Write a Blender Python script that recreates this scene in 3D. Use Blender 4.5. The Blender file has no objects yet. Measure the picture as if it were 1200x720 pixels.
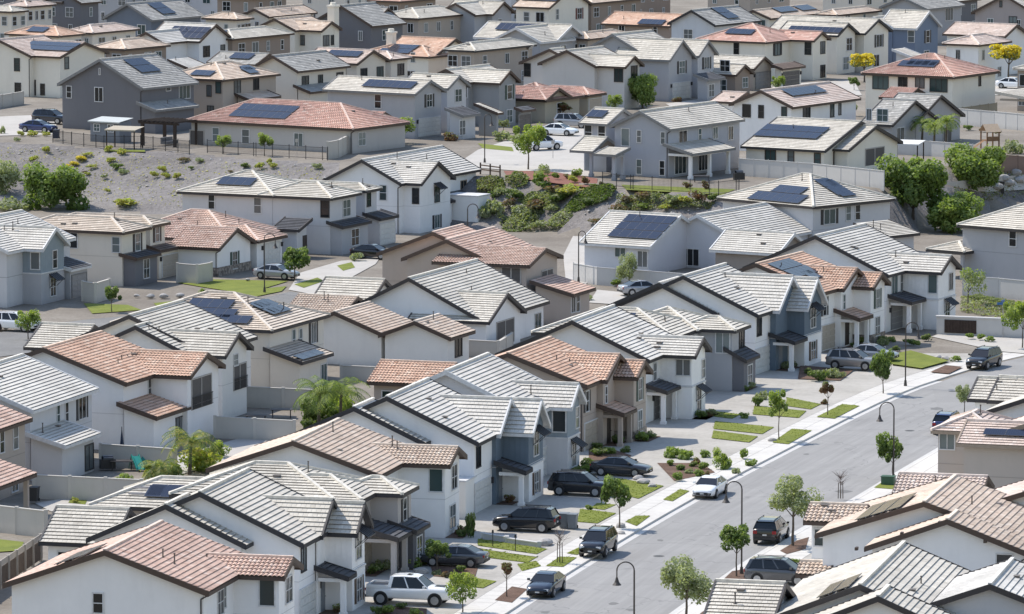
import bpy, bmesh, math, random
from mathutils import Vector, Matrix
random.seed(7)
R_ = math.radians
scene = bpy.context.scene
col = scene.collection

# ------------------------------------------------------------------ camera model (pixels of a 1200x720 frame)
F, CX, CY, YH, HC = 6500.0, 600.0, 360.0, -390.0, 62.8
TH = math.atan((CY - YH) / F); ST, CT = math.sin(TH), math.cos(TH)
def at(px, py, z):
    xc = (px - CX) / F; yc = -(py - CY) / F
    d = Vector((xc, CT + yc * ST, -ST + yc * CT))
    t = (z - HC) / d.z
    return Vector((d.x * t, d.y * t, z))
def raydir(px, py):
    xc = (px - CX) / F; yc = -(py - CY) / F
    return Vector((xc, CT + yc * ST, -ST + yc * CT))
CAM = Vector((0, 0, HC))
def depth(P): return P.y * CT - (P.z - HC) * ST
def proj(P):
    d = depth(P); u = P.y * ST + (P.z - HC) * CT
    return (CX + F * P.x / d, CY - F * u / d)

# ------------------------------------------------------------------ terrain: lower tract, bank, upper terrace
ZT, ZU = 0.8, 5.6
def interp(x, xs, ys):
    if x <= xs[0]: return ys[0]
    for i in range(1, len(xs)):
        if x <= xs[i]:
            t = (x - xs[i-1]) / (xs[i] - xs[i-1]); return ys[i-1] + t * (ys[i] - ys[i-1])
    return ys[-1]
_cr = [at(x, y, ZU) for x, y in [(-60,166),(0,168),(60,171),(180,178),(300,188),(390,192),(470,205),(560,207),(640,213),(690,219),(780,226),(870,228),(960,230),(1040,222),(1090,206),(1140,193),(1200,184),(1260,178)]]
_to = [at(x, y, ZT) for x, y in [(-60,250),(0,246),(60,243),(130,247),(230,252),(380,258),(560,268),(640,270),(700,275),(800,276),(900,272),(1000,268),(1060,256),(1110,244),(1200,236),(1260,232)]]
CRX, CRY = [p.x for p in _cr], [p.y for p in _cr]
TOX, TOY = [p.x for p in _to], [p.y for p in _to]
def bank(X, Y):
    c = interp(X, CRX, CRY); t = interp(X, TOX, TOY)
    if c < t + 7: t = c - 7
    return (Y - t) / (c - t)
def terr(X, Y):
    b = bank(X, Y)
    zl = ZT * min(1, max(0, (Y - 480) / 130.0))
    if b <= 0: return zl
    if b >= 1: return ZU
    return zl + (ZU - zl) * b
def gz(px, py, e=0.0):
    lo, hi = -1.0, 7.0
    for _ in range(40):
        z = (lo + hi) / 2; P = at(px, py, z + e)
        if z > terr(P.x, P.y): hi = z
        else: lo = z
    return hi
def onG(px, py, dz=0.0):
    z = gz(px, py); P = at(px, py, z); return Vector((P.x, P.y, z + dz))

# ------------------------------------------------------------------ node helpers and materials
MATS = {}
def newmat(name):
    m = bpy.data.materials.new(name); m.use_nodes = True
    nt = m.node_tree; bs = nt.nodes['Principled BSDF']
    return m, nt, bs
def N(nt, t, **kw):
    n = nt.nodes.new(t)
    for k, v in kw.items(): setattr(n, k, v)
    return n
def c4(c): return (c[0], c[1], c[2], 1.0)
def mathn(nt, op, a, b=None, c=None):
    n = N(nt, 'ShaderNodeMath', operation=op)
    for i, v in enumerate((a, b, c)):
        if v is None: continue
        if isinstance(v, (int, float)): n.inputs[i].default_value = v
        else: nt.links.new(v, n.inputs[i])
    return n.outputs[0]
def mixc(nt, fac, a, b, mode='MIX'):
    n = N(nt, 'ShaderNodeMix', data_type='RGBA', blend_type=mode)
    for i, v in ((0, fac), (6, a), (7, b)):
        if isinstance(v, (int, float)): n.inputs[i].default_value = v
        elif isinstance(v, tuple): n.inputs[i].default_value = c4(v)
        else: nt.links.new(v, n.inputs[i])
    return n.outputs[2]
def noise(nt, vec, scale, detail=4, rough=.6):
    n = N(nt, 'ShaderNodeTexNoise'); n.inputs['Scale'].default_value = scale
    n.inputs['Detail'].default_value = detail; n.inputs['Roughness'].default_value = rough
    if vec is not None: nt.links.new(vec, n.inputs['Vector'])
    return n.outputs['Fac']
def ramp(nt, fac, stops):
    n = N(nt, 'ShaderNodeValToRGB'); e = n.color_ramp.elements
    while len(e) < len(stops): e.new(.5)
    for i, (p, c) in enumerate(stops): e[i].position = p; e[i].color = c4(c) if isinstance(c, tuple) else (c, c, c, 1)
    nt.links.new(fac, n.inputs[0]); return n.outputs[0]
def bump(nt, bs, h, strength=.3, dist=.02):
    n = N(nt, 'ShaderNodeBump'); n.inputs['Strength'].default_value = strength; n.inputs['Distance'].default_value = dist
    nt.links.new(h, n.inputs['Height']); nt.links.new(n.outputs[0], bs.inputs['Normal'])
def coords(nt, kind='Object'): return N(nt, 'ShaderNodeTexCoord').outputs[kind]
def sepxyz(nt, v):
    n = N(nt, 'ShaderNodeSeparateXYZ'); nt.links.new(v, n.inputs[0]); return n.outputs

def m_plain(name, c, rough=.6, metal=0.0, var=.12, scale=3.0, coat=0.0):
    if name in MATS: return MATS[name]
    m, nt, bs = newmat(name)
    f = noise(nt, coords(nt), scale)
    lo = tuple(x * (1 - var) for x in c); hi = tuple(min(1, x * (1 + var)) for x in c)
    nt.links.new(ramp(nt, f, [(.3, lo), (.7, hi)]), bs.inputs['Base Color'])
    bs.inputs['Roughness'].default_value = rough; bs.inputs['Metallic'].default_value = metal
    if coat: bs.inputs['Coat Weight'].default_value = coat; bs.inputs['Coat Roughness'].default_value = .08
    MATS[name] = m; return m
def m_stucco(c):
    key = 'stucco_%.2f_%.2f_%.2f' % c
    if key in MATS: return MATS[key]
    m, nt, bs = newmat(key)
    geo = N(nt, 'ShaderNodeNewGeometry').outputs['Position']
    f1 = noise(nt, geo, .35, 5, .65); f2 = noise(nt, geo, 2.2, 6, .7); f3 = noise(nt, geo, 26, 3, .6)
    o = sepxyz(nt, coords(nt))
    # grime rising from the ground and faint streaks
    g = ramp(nt, mathn(nt, 'ADD', mathn(nt, 'MULTIPLY', o[2], .55), mathn(nt, 'MULTIPLY', f2, .5)), [(.2, .80), (.55, 1.0)])
    a = mixc(nt, f1, tuple(x * .86 for x in c), tuple(min(1, x * 1.06) for x in c))
    a = mixc(nt, mathn(nt, 'MULTIPLY', f2, .5), a, tuple(x * .86 for x in c))
    mp = N(nt, 'ShaderNodeMapping'); mp.inputs['Scale'].default_value = (1.1, 1.1, .22); nt.links.new(geo, mp.inputs['Vector'])
    stk = ramp(nt, noise(nt, mp.outputs[0], 1.0, 4, .6), [(.52, 1.0), (.80, .93)])
    a = mixc(nt, 1.0, a, g, 'MULTIPLY'); a = mixc(nt, 1.0, a, stk, 'MULTIPLY')
    nt.links.new(a, bs.inputs['Base Color']); bs.inputs['Roughness'].default_value = .9
    bump(nt, bs, f3, .25, .02); MATS[key] = m; return m
def m_board(c):
    key = 'board_%.2f_%.2f_%.2f' % c
    if key in MATS: return MATS[key]
    m, nt, bs = newmat(key)
    o = sepxyz(nt, coords(nt)); s = mathn(nt, 'ADD', o[0], o[1])
    fr = mathn(nt, 'FRACT', mathn(nt, 'MULTIPLY', s, 2.4))
    bat = mathn(nt, 'LESS_THAN', fr, .16)
    f = noise(nt, coords(nt), 1.5)
    a = mixc(nt, f, tuple(x * .85 for x in c), tuple(min(1, x * 1.1) for x in c))
    nt.links.new(a, bs.inputs['Base Color']); bs.inputs['Roughness'].default_value = .75
    bump(nt, bs, bat, 1.0, .05); MATS[key] = m; return m
def m_stone():
    if 'stone' in MATS: return MATS['stone']
    m, nt, bs = newmat('stone')
    v = N(nt, 'ShaderNodeTexVoronoi'); v.inputs['Scale'].default_value = 4; nt.links.new(coords(nt), v.inputs['Vector'])
    nt.links.new(ramp(nt, v.outputs['Color'], [(.2, (.12,.10,.09)), (.8, (.34,.30,.26))]), bs.inputs['Base Color'])
    bump(nt, bs, v.outputs['Distance'], .8, .08); MATS['stone'] = m; return m
TILES = {  # three tints each: common, pale, dark
 'gray':   ((.55,.53,.49),(.64,.62,.58),(.45,.435,.405)),
 'silver': ((.60,.57,.515),(.67,.64,.585),(.51,.48,.43)),
 'weather':((.57,.53,.46),(.66,.62,.545),(.45,.415,.355)),
 'dark':   ((.37,.36,.335),(.52,.50,.465),(.23,.225,.215)),
 'tan':    ((.56,.475,.39),(.68,.60,.51),(.42,.34,.27)),
 'sand':   ((.61,.485,.385),(.71,.61,.51),(.45,.33,.25)),
 'terra':  ((.61,.40,.29),(.71,.54,.42),(.45,.26,.175)),
 'pink':   ((.61,.425,.34),(.71,.56,.47),(.46,.295,.225)),
 'red':    ((.56,.34,.275),(.66,.49,.41),(.42,.23,.175)),
 'blush':  ((.62,.50,.43),(.72,.62,.55),(.47,.36,.30)),
 'brown':  ((.17,.125,.10),(.23,.17,.14),(.10,.075,.06)),
 'char':   ((.085,.088,.098),(.115,.118,.13),(.06,.06,.07)),
}
def m_tile(key):
    k = 'tile_' + key
    if k in MATS: return MATS[k]
    m, nt, bs = newmat(k)
    a, b, c = TILES[key]
    uv = N(nt, 'ShaderNodeUVMap').outputs[0]; o = sepxyz(nt, uv)
    row = mathn(nt, 'FLOOR', mathn(nt, 'ADD', o[1], .02))
    uu = mathn(nt, 'ADD', mathn(nt, 'DIVIDE', o[0], .33), mathn(nt, 'MULTIPLY', mathn(nt, 'FRACT', mathn(nt, 'MULTIPLY', row, .5)), 1.0))
    cell = N(nt, 'ShaderNodeCombineXYZ'); nt.links.new(mathn(nt, 'FLOOR', uu), cell.inputs[0]); nt.links.new(row, cell.inputs[1])
    wn = N(nt, 'ShaderNodeTexWhiteNoise', noise_dimensions='3D')
    oi = N(nt, 'ShaderNodeObjectInfo').outputs['Random']; nt.links.new(mathn(nt, 'MULTIPLY', oi, 97.0), cell.inputs[2])
    nt.links.new(cell.outputs[0], wn.inputs['Vector'])
    pos = N(nt, 'ShaderNodeNewGeometry').outputs['Position']
    big = noise(nt, pos, .22, 4, .6); mid = noise(nt, pos, 1.7, 5, .7)
    colr = ramp(nt, wn.outputs['Value'], [(0, c), (.09, a), (.80, a), (1.0, b)])
    w = ramp(nt, big, [(.32, .84), (.68, 1.12)]); colr = mixc(nt, 1.0, colr, w, 'MULTIPLY')
    w2 = ramp(nt, mid, [(.3, .88), (.62, 1.05)]); colr = mixc(nt, 1.0, colr, w2, 'MULTIPLY')
    # pale efflorescence spots
    sp = ramp(nt, noise(nt, pos, 2.6, 2, .4), [(.70, 0.0), (.76, .55)])
    colr = mixc(nt, sp, colr, tuple(min(.75, x * 1.15) for x in b))
    nt.links.new(colr, bs.inputs['Base Color']); bs.inputs['Roughness'].default_value = .85
    fr = mathn(nt, 'FRACT', uu)
    gap = mathn(nt, 'SMOOTH_MIN', mathn(nt, 'MULTIPLY', mathn(nt, 'MINIMUM', fr, mathn(nt, 'SUBTRACT', 1.0, fr)), 9.0), 1.0, .1)
    h = mathn(nt, 'ADD', gap, mathn(nt, 'MULTIPLY', wn.outputs['Value'], .7))
    bump(nt, bs, h, .8, .025); MATS[k] = m; return m
def m_glass():
    if 'window_glass' in MATS: return MATS['window_glass']
    m, nt, bs = newmat('window_glass')
    oi = N(nt, 'ShaderNodeObjectInfo').outputs['Random']
    o = sepxyz(nt, coords(nt))
    blind = mathn(nt, 'FRACT', mathn(nt, 'MULTIPLY', oi, 7.13))
    st = mathn(nt, 'FRACT', mathn(nt, 'MULTIPLY', o[2], 14.0))
    base = ramp(nt, oi, [(0, (.006,.007,.009)), (.5, (.014,.019,.021)), (.8, (.04,.075,.075)), (1, (.12,.16,.16))])
    shade = mixc(nt, mathn(nt, 'MULTIPLY', mathn(nt, 'GREATER_THAN', blind, .66), .30), base, (.42,.45,.45))
    fin = mixc(nt, mathn(nt, 'MULTIPLY', mathn(nt, 'LESS_THAN', st, .3), .25), shade, (.02,.02,.02))
    nt.links.new(fin, bs.inputs['Base Color']); bs.inputs['Roughness'].default_value = .12
    bs.inputs['Specular IOR Level'].default_value = .6
    MATS['window_glass'] = m; return m
def m_solar():
    if 'solar_cells' in MATS: return MATS['solar_cells']
    m, nt, bs = newmat('solar_cells')
    o = sepxyz(nt, coords(nt))
    fx = mathn(nt, 'FRACT', mathn(nt, 'DIVIDE', o[0], .165)); fy = mathn(nt, 'FRACT', mathn(nt, 'DIVIDE', o[1], .165))
    ln = mathn(nt, 'MAXIMUM', mathn(nt, 'LESS_THAN', fx, .07), mathn(nt, 'LESS_THAN', fy, .07))
    nt.links.new(mixc(nt, mathn(nt, 'MULTIPLY', ln, .5), (.009,.012,.028), (.06,.08,.125)), bs.inputs['Base Color'])
    bs.inputs['Roughness'].default_value = .16; MATS['solar_cells'] = m; return m
def m_ground(name, cols, scale=.3, fine=6.0, bmp=.4, rough=.95, dist=.05):
    if name in MATS: return MATS[name]
    m, nt, bs = newmat(name)
    pos = N(nt, 'ShaderNodeNewGeometry').outputs['Position']
    f = noise(nt, pos, scale, 8, .68); f2 = noise(nt, pos, fine, 6, .7)
    s = mathn(nt, 'ADD', mathn(nt, 'MULTIPLY', f, .6), mathn(nt, 'MULTIPLY', f2, .4))
    k = len(cols); st = [(.3 + .4 * i / max(1, k - 1), c) for i, c in enumerate(cols)]
    nt.links.new(ramp(nt, s, st), bs.inputs['Base Color']); bs.inputs['Roughness'].default_value = rough
    bump(nt, bs, f2, bmp, dist); MATS[name] = m; return m
def m_concrete():
    if 'concrete' in MATS: return MATS['concrete']
    m = m_ground('concrete', [(.46,.44,.41),(.57,.55,.515),(.64,.62,.585)], .25, 3.0, .15)
    return m
def m_asphalt():
    if 'asphalt' in MATS: return MATS['asphalt']
    m, nt, bs = newmat('asphalt')
    pos = N(nt, 'ShaderNodeNewGeometry').outputs['Position']
    uv = N(nt, 'ShaderNodeUVMap').outputs[0]; o = sepxyz(nt, uv)
    f = noise(nt, pos, .12, 8, .7); f2 = noise(nt, pos, 14, 4, .7)
    mp = N(nt, 'ShaderNodeMapping'); mp.inputs['Scale'].default_value = (.04, 1.1, 1); nt.links.new(uv, mp.inputs['Vector'])
    tr = noise(nt, mp.outputs[0], 1.6, 5, .65)
    s = mathn(nt, 'ADD', mathn(nt, 'MULTIPLY', f, .35), mathn(nt, 'ADD', mathn(nt, 'MULTIPLY', f2, .2), mathn(nt, 'MULTIPLY', tr, .45)))
    colr = ramp(nt, s, [(.3, (.205,.20,.195)), (.5, (.265,.26,.253)), (.7, (.34,.333,.322))])
    # sealed crack lines
    w = N(nt, 'ShaderNodeTexVoronoi', feature='DISTANCE_TO_EDGE'); w.inputs['Scale'].default_value = .11
    wv = N(nt, 'ShaderNodeVectorMath', operation='ADD'); nt.links.new(pos, wv.inputs[0])
    nz = N(nt, 'ShaderNodeTexNoise'); nz.inputs['Scale'].default_value = .5; nt.links.new(pos, nz.inputs['Vector']); 
    sc = N(nt, 'ShaderNodeVectorMath', operation='SCALE'); nt.links.new(nz.outputs['Color'], sc.inputs[0]); sc.inputs['Scale'].default_value = 3.0
    nt.links.new(sc.outputs[0], wv.inputs[1]); nt.links.new(wv.outputs[0], w.inputs['Vector'])
    cr = mathn(nt, 'MULTIPLY', mathn(nt, 'LESS_THAN', w.outputs['Distance'], .006), .35)
    colr = mixc(nt, cr, colr, (.10,.10,.105))
    nt.links.new(colr, bs.inputs['Base Color']); bs.inputs['Roughness'].default_value = .9
    bump(nt, bs, f2, .3, .01); MATS['asphalt'] = m; return m
def m_leaf(name, c):
    if name in MATS: return MATS[name]
    m, nt, bs = newmat(name)
    f = noise(nt, coords(nt), 2.5, 4)
    nt.links.new(ramp(nt, f, [(.3, tuple(x * .6 for x in c)), (.7, tuple(x * 1.35 for x in c))]), bs.inputs['Base Color'])
    bs.inputs['Roughness'].default_value = .6
    tr = N(nt, 'ShaderNodeBsdfTranslucent'); tr.inputs[0].default_value = (c[0] * 1.4, c[1] * 1.5, c[2] * .7, 1)
    mx = N(nt, 'ShaderNodeMixShader'); mx.inputs[0].default_value = .45
    out = nt.nodes['Material Output']
    nt.links.new(bs.outputs[0], mx.inputs[1]); nt.links.new(tr.outputs[0], mx.inputs[2]); nt.links.new(mx.outputs[0], out.inputs[0])
    MATS[name] = m; return m
TRIM = {'brown': (.075,.05,.038), 'black': (.028,.028,.032), 'white': (.62,.62,.62), 'gray': (.20,.20,.20), 'tan': (.32,.25,.19), 'dk': (.045,.04,.04), 'cream': (.55,.50,.42)}
def m_trim(k): return m_plain('trim_' + k, TRIM[k], .6)
def M(name, c, rough=.5, metal=0.0, coat=0.0): return m_plain(name, c, rough, metal, .08, 4.0, coat)

# ------------------------------------------------------------------ mesh builder
class MB:
    def __init__(s): s.v = []; s.f = []; s.mi = []; s.uv = []
    def face(s, pts, mi=0, uv=None):
        b = len(s.v); s.v.extend([tuple(p) for p in pts]); s.f.append(tuple(range(b, b + len(pts)))); s.mi.append(mi)
        s.uv.append(uv if uv else [(p[0], p[1]) for p in pts])
    def box(s, x0, x1, y0, y1, z0, z1, mi=0):
        p = [Vector((x, y, z)) for z in (z0, z1) for y in (y0, y1) for x in (x0, x1)]
        for a in ((0,2,3,1),(4,5,7,6),(0,1,5,4),(2,6,7,3),(0,4,6,2),(1,3,7,5)): s.face([p[i] for i in a], mi)
    def prism(s, poly, z0, z1, mi=0):
        n = len(poly)
        s.face([(x, y, z1) for x, y in poly], mi)
        for i in range(n):
            a, b = poly[i], poly[(i + 1) % n]; s.face([(a[0],a[1],z0),(b[0],b[1],z0),(b[0],b[1],z1),(a[0],a[1],z1)], mi)
    def beam(s, P, Q, w, up, dn, mi=0):
        P, Q = Vector(P), Vector(Q); d = Q - P; h = Vector((-d.y, d.x, 0))
        if h.length < 1e-6: h = Vector((1, 0, 0))
        h = h.normalized() * w / 2; zu = Vector((0,0,up)); zd = Vector((0,0,-dn))
        a = [P-h+zd, P+h+zd, P+h+zu, P-h+zu]; b = [Q-h+zd, Q+h+zd, Q+h+zu, Q-h+zu]
        for i in range(4):
            j = (i + 1) % 4; s.face([a[i], a[j], b[j], b[i]], mi)
        s.face([a[3],a[2],a[1],a[0]], mi); s.face(b, mi)
    def tube(s, P, Q, r0, r1=None, n=8, mi=0, cap=True):
        P, Q = Vector(P), Vector(Q); r1 = r0 if r1 is None else r1
        d = (Q - P).normalized(); a = d.orthogonal().normalized(); b = d.cross(a)
        A = [P + (a * math.cos(t) + b * math.sin(t)) * r0 for t in [2*math.pi*i/n for i in range(n)]]
        B = [Q + (a * math.cos(t) + b * math.sin(t)) * r1 for t in [2*math.pi*i/n for i in range(n)]]
        for i in range(n):
            j = (i + 1) % n; s.face([A[i], A[j], B[j], B[i]], mi)
        if cap: s.face(A[::-1], mi); s.face(B, mi)
    def mesh(s, name, mats, smooth=False, merge=False):
        me = bpy.data.meshes.new(name); me.from_pydata(s.v, [], s.f)
        for m in mats: me.materials.append(m)
        me.polygons.foreach_set('material_index', s.mi)
        ul = me.uv_layers.new(name='UVMap'); flat = [c for f in s.uv for uv in f for c in uv]
        ul.data.foreach_set('uv', flat)
        if merge:
            bm = bmesh.new(); bm.from_mesh(me); bmesh.ops.remove_doubles(bm, verts=bm.verts, dist=.0005)
            bmesh.ops.recalc_face_normals(bm, faces=bm.faces); bm.to_mesh(me); bm.free()
        if smooth: me.polygons.foreach_set('use_smooth', [True] * len(me.polygons))
        me.update(); return me
    def build(s, name, mats, parent=None, smooth=False, merge=False):
        if not isinstance(mats, (list, tuple)): mats = [mats]
        return link(name, s.mesh(name, mats, smooth, merge), parent)
def link(name, me, parent=None, loc=None, rz=None):
    o = bpy.data.objects.new(name, me); col.objects.link(o)
    if parent: o.parent = parent
    if loc is not None: o.location = loc
    if rz is not None: o.rotation_euler = (0, 0, rz)
    return o
def tag(o, label=None, cat=None, group=None, kind=None):
    if label: o['label'] = label
    if cat: o['category'] = cat
    if group: o['group'] = group
    if kind: o['kind'] = kind
    return o
def thing(name, label, cat, loc=(0,0,0), rz=0.0, group=None):
    o = link(name, None, None, loc, rz); tag(o, label, cat, group); return o
def copy_tree(o, parent=None):
    c = o.copy(); col.objects.link(c)
    if parent: c.parent = parent
    for ch in o.children: copy_tree(ch, c)
    return c

# ------------------------------------------------------------------ windows, shutters, doors (shared meshes facing -Y, origin at centre)
WM = {}
def wmesh(kind, w, h, fc):
    key = (kind, round(w, 2), round(h, 2), fc)
    if key in WM: return WM[key]
    f = MB(); g = MB(); t = .09
    f.box(-w/2-t, w/2+t, -.07, .0, h/2, h/2+t); f.box(-w/2-t, w/2+t, -.09, 0, -h/2-t, -h/2)
    f.box(-w/2-t, -w/2, -.07, 0, -h/2, h/2); f.box(w/2, w/2+t, -.07, 0, -h/2, h/2)
    if kind == 'slide' or w > 1.0:
        n = 1 if w < 2.0 else 2
        for i in range(n):
            x = -w/2 + w * (i + 1) / (n + 1); f.box(x-.03, x+.03, -.055, 0, -h/2, h/2)
    if kind == 'hung': f.box(-w/2, w/2, -.055, 0, -.03, .03)
    if kind == 'grid':
        f.box(-w/2, w/2, -.05, 0, -.025, .025); f.box(-.025, .025, -.05, 0, -h/2, h/2)
    g.face([(-w/2,-.02,-h/2),(w/2,-.02,-h/2),(w/2,-.02,h/2),(-w/2,-.02,h/2)])
    WM[key] = (f.mesh('window_frame', [m_trim(fc)]), g.mesh('window_pane', [m_glass()])); return WM[key]
def shutter_mesh(h, c):
    key = ('sh', round(h, 2), c)
    if key in WM: return WM[key]
    b = MB(); b.box(-.2, .2, -.05, 0, -h/2, h/2)
    z = -h/2 + .1
    while z < h/2 - .08: b.box(-.15, .15, -.065, -.05, z, z + .05); z += .11
    WM[key] = b.mesh('shutter', [M('shutter_' + c, {'g': (.035,.07,.06), 'k': (.03,.03,.035), 'r': (.14,.035,.03), 'b': (.09,.055,.035)}[c])]); return WM[key]
def garage_mesh(w, h, c):
    key = ('ga', round(w, 2), round(h, 2), c)
    if key in WM: return WM[key]
    b = MB(); n = 4
    for i in range(n): b.box(-w/2, w/2, -.05, 0, -h/2 + h*i/n + .015, -h/2 + h*(i+1)/n - .015)
    k = max(2, int(w / .9))
    for i in range(n):
        for j in range(k):
            x0 = -w/2 + w*j/k + .1; x1 = -w/2 + w*(j+1)/k - .1
            b.box(x0, x1, -.07, -.05, -h/2 + h*i/n + .12, -h/2 + h*(i+1)/n - .12)
    b.box(-w/2-.1, -w/2, -.09, 0, -h/2, h/2 + .1, 1); b.box(w/2, w/2+.1, -.09, 0, -h/2, h/2+.1, 1); b.box(-w/2, w/2, -.09, 0, h/2, h/2+.1, 1)
    cc = {'w': (.62,.62,.60), 'g': (.26,.26,.27), 't': (.42,.37,.31), 'd': (.09,.085,.085), 'k': (.03,.028,.028)}[c]
    WM[key] = b.mesh('garage_door', [M('garage_' + c, cc), m_trim('white' if c in 'wt' else 'gray')]); return WM[key]
def door_mesh(c):
    key = ('do', c)
    if key in WM: return WM[key]
    b = MB(); b.box(-.48, .48, -.05, 0, -1.05, 1.05)
    for z in (-.75, .1):
        for x in (-.36, .04): b.box(x, x + .32, -.07, -.05, z, z + .6)
    b.tube((.38, -.05, -.05), (.38, -.12, -.05), .035)
    WM[key] = b.mesh('door', [M('door_' + c, {'d': (.05,.04,.035), 'w': (.6,.6,.6), 'g': (.2,.22,.25), 'r': (.16,.05,.04)}[c])]); return WM[key]
def awning_mesh(w):
    key = ('aw', round(w, 2))
    if key in WM: return WM[key]
    b = MB(); d, h = .95, .62
    b.face([(-w/2,-d,0),(w/2,-d,0),(w/2,0,h),(-w/2,0,h)]); b.face([(-w/2,0,h-.06),(w/2,0,h-.06),(w/2,-d,-.06),(-w/2,-d,-.06)])
    b.face([(-w/2,-d,-.06),(w/2,-d,-.06),(w/2,-d,0),(-w/2,-d,0)])
    for x in (-w/2, w/2): b.face([(x,-d,-.06),(x,-d,0),(x,0,h),(x,0,h-.06)])
    k = int(w / .35)
    for i in range(k + 1):
        x = -w/2 + w * i / k; b.beam((x, -d, .0), (x, 0, h), .04, .05, 0)
    for x in (-w/2 + .1, w/2 - .1):
        b.beam((x, -d + .12, 0), (x, 0, -.75), .05, .03, .03)
        b.beam((x, -.04, h - .1), (x, -.03, -.8), .05, .03, .03)
    WM[key] = b.mesh('awning', [M('awning_metal', (.03,.03,.035), .45)]); return WM[key]
def panel_mesh(w, h):
    key = ('pv', w, h)
    if key in WM: return WM[key]
    b = MB(); b.box(-w/2, w/2, -h/2, h/2, 0, .035, 1)
    e = .026; b.face([(-w/2+e,-h/2+e,.0385),(w/2-e,-h/2+e,.0385),(w/2-e,h/2-e,.0385),(-w/2+e,h/2-e,.0385)])
    WM[key] = b.mesh('solar_panel', [m_solar(), M('panel_frame', (.12,.125,.14), .4, .6)]); return WM[key]
def pipe_mesh():
    if 'pipe' in WM: return WM['pipe']
    b = MB(); b.tube((0,0,-.2),(0,0,.75),.045,.045,8); b.tube((0,0,-.05),(0,0,.14),.16,.06,8); b.tube((0,0,.72),(0,0,.78),.07,.07,8)
    WM['pipe'] = b.mesh('vent_pipe', [M('vent_metal', (.10,.085,.075), .5)]); return WM['pipe']
def dorm_mesh():
    if 'vent' in WM: return WM['vent']
    b = MB(); b.box(-.22,.22,-.16,.16,-.1,.12); b.box(-.25,.25,-.19,.19,.12,.15)
    WM['vent'] = b.mesh('roof_vent', [M('vent_box', (.16,.14,.125), .6)]); return WM['vent']

# ------------------------------------------------------------------ roofs
def course_plane(mb, A, B, D, C, barrel, ti=0, far=False):
    """tiles in stepped courses on the quad eave A-B, top D(above A)-C(above B)"""
    A, B, C, D = map(Vector, (A, B, C, D))
    e = (B - A); Le = e.length; e.normalize()
    mid = ((D + C) - (A + B)) / 2; up = mid - e * mid.dot(e); Ls = up.length; up.normalize()
    nr = e.cross(up)
    if nr.z < 0: nr = -nr
    n = max(2, int(round(Ls / .405))); v0 = random.randint(0, 50) * 2
    for i in range(n):
        t0, t1 = i / n, (i + 1) / n
        P0, P1 = A.lerp(D, t0), B.lerp(C, t0); Q0, Q1 = A.lerp(D, t1), B.lerp(C, t1)
        if barrel:
            per = .30; a0 = (P0 - A).dot(e); a1 = (P1 - A).dot(e); b0 = (Q0 - A).dot(e); b1 = (Q1 - A).dot(e)
            k = max(1, int(math.ceil(max(a1 - a0, b1 - b0) / (per / 4))))
            row0, row1, rowb, us = [], [], [], []
            for j in range(k + 1):
                f = j / k; x0 = a0 + (a1 - a0) * f; x1 = b0 + (b1 - b0) * f
                ph = .10 * abs(math.cos(math.pi * x0 / per)) ** .8; ph1 = .10 * abs(math.cos(math.pi * x1 / per)) ** .8
                p = P0.lerp(P1, f); q = Q0.lerp(Q1, f)
                row0.append(p + nr * (.04 + ph)); row1.append(q + nr * (.002 + ph1 * .8)); rowb.append(p + nr * .0 + up * .06); us.append((x0, x1))
            for j in range(k):
                mb.face([row0[j], row0[j+1], row1[j+1], row1[j]], ti, [(us[j][0], v0+i+.2), (us[j+1][0], v0+i+.2), (us[j+1][1], v0+i+.8), (us[j][1], v0+i+.8)])
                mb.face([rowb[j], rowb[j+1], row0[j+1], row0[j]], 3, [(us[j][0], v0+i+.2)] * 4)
        else:
            h = (.045 if far else .07); off = nr * h; bk = up * (.03 if far else .06)
            a0 = (P0 - A).dot(e); a1 = (P1 - A).dot(e); b0 = (Q0 - A).dot(e); b1 = (Q1 - A).dot(e)
            dj = up * random.uniform(-.02, .02)
            mb.face([P0 + off + dj, P1 + off + dj, Q1 + nr * .004, Q0 + nr * .004], ti, [(a0, v0+i+.2), (a1, v0+i+.2), (b1, v0+i+.8), (b0, v0+i+.8)])
            mb.face([P0 + off + dj, P0 + nr * (h - (.02 if far else .03)) + dj, P1 + nr * (h - (.02 if far else .03)) + dj, P1 + off + dj], ti, [(a0, v0+i+.2)] * 4)
            mb.face([P0 + bk, P1 + bk, P1 + nr * (h - (.02 if far else .03)) + dj, P0 + nr * (h - (.02 if far else .03)) + dj], 3, [(a0, v0+i+.2), (a1, v0+i+.2), (a1, v0+i+.2), (a0, v0+i+.2)])
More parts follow.
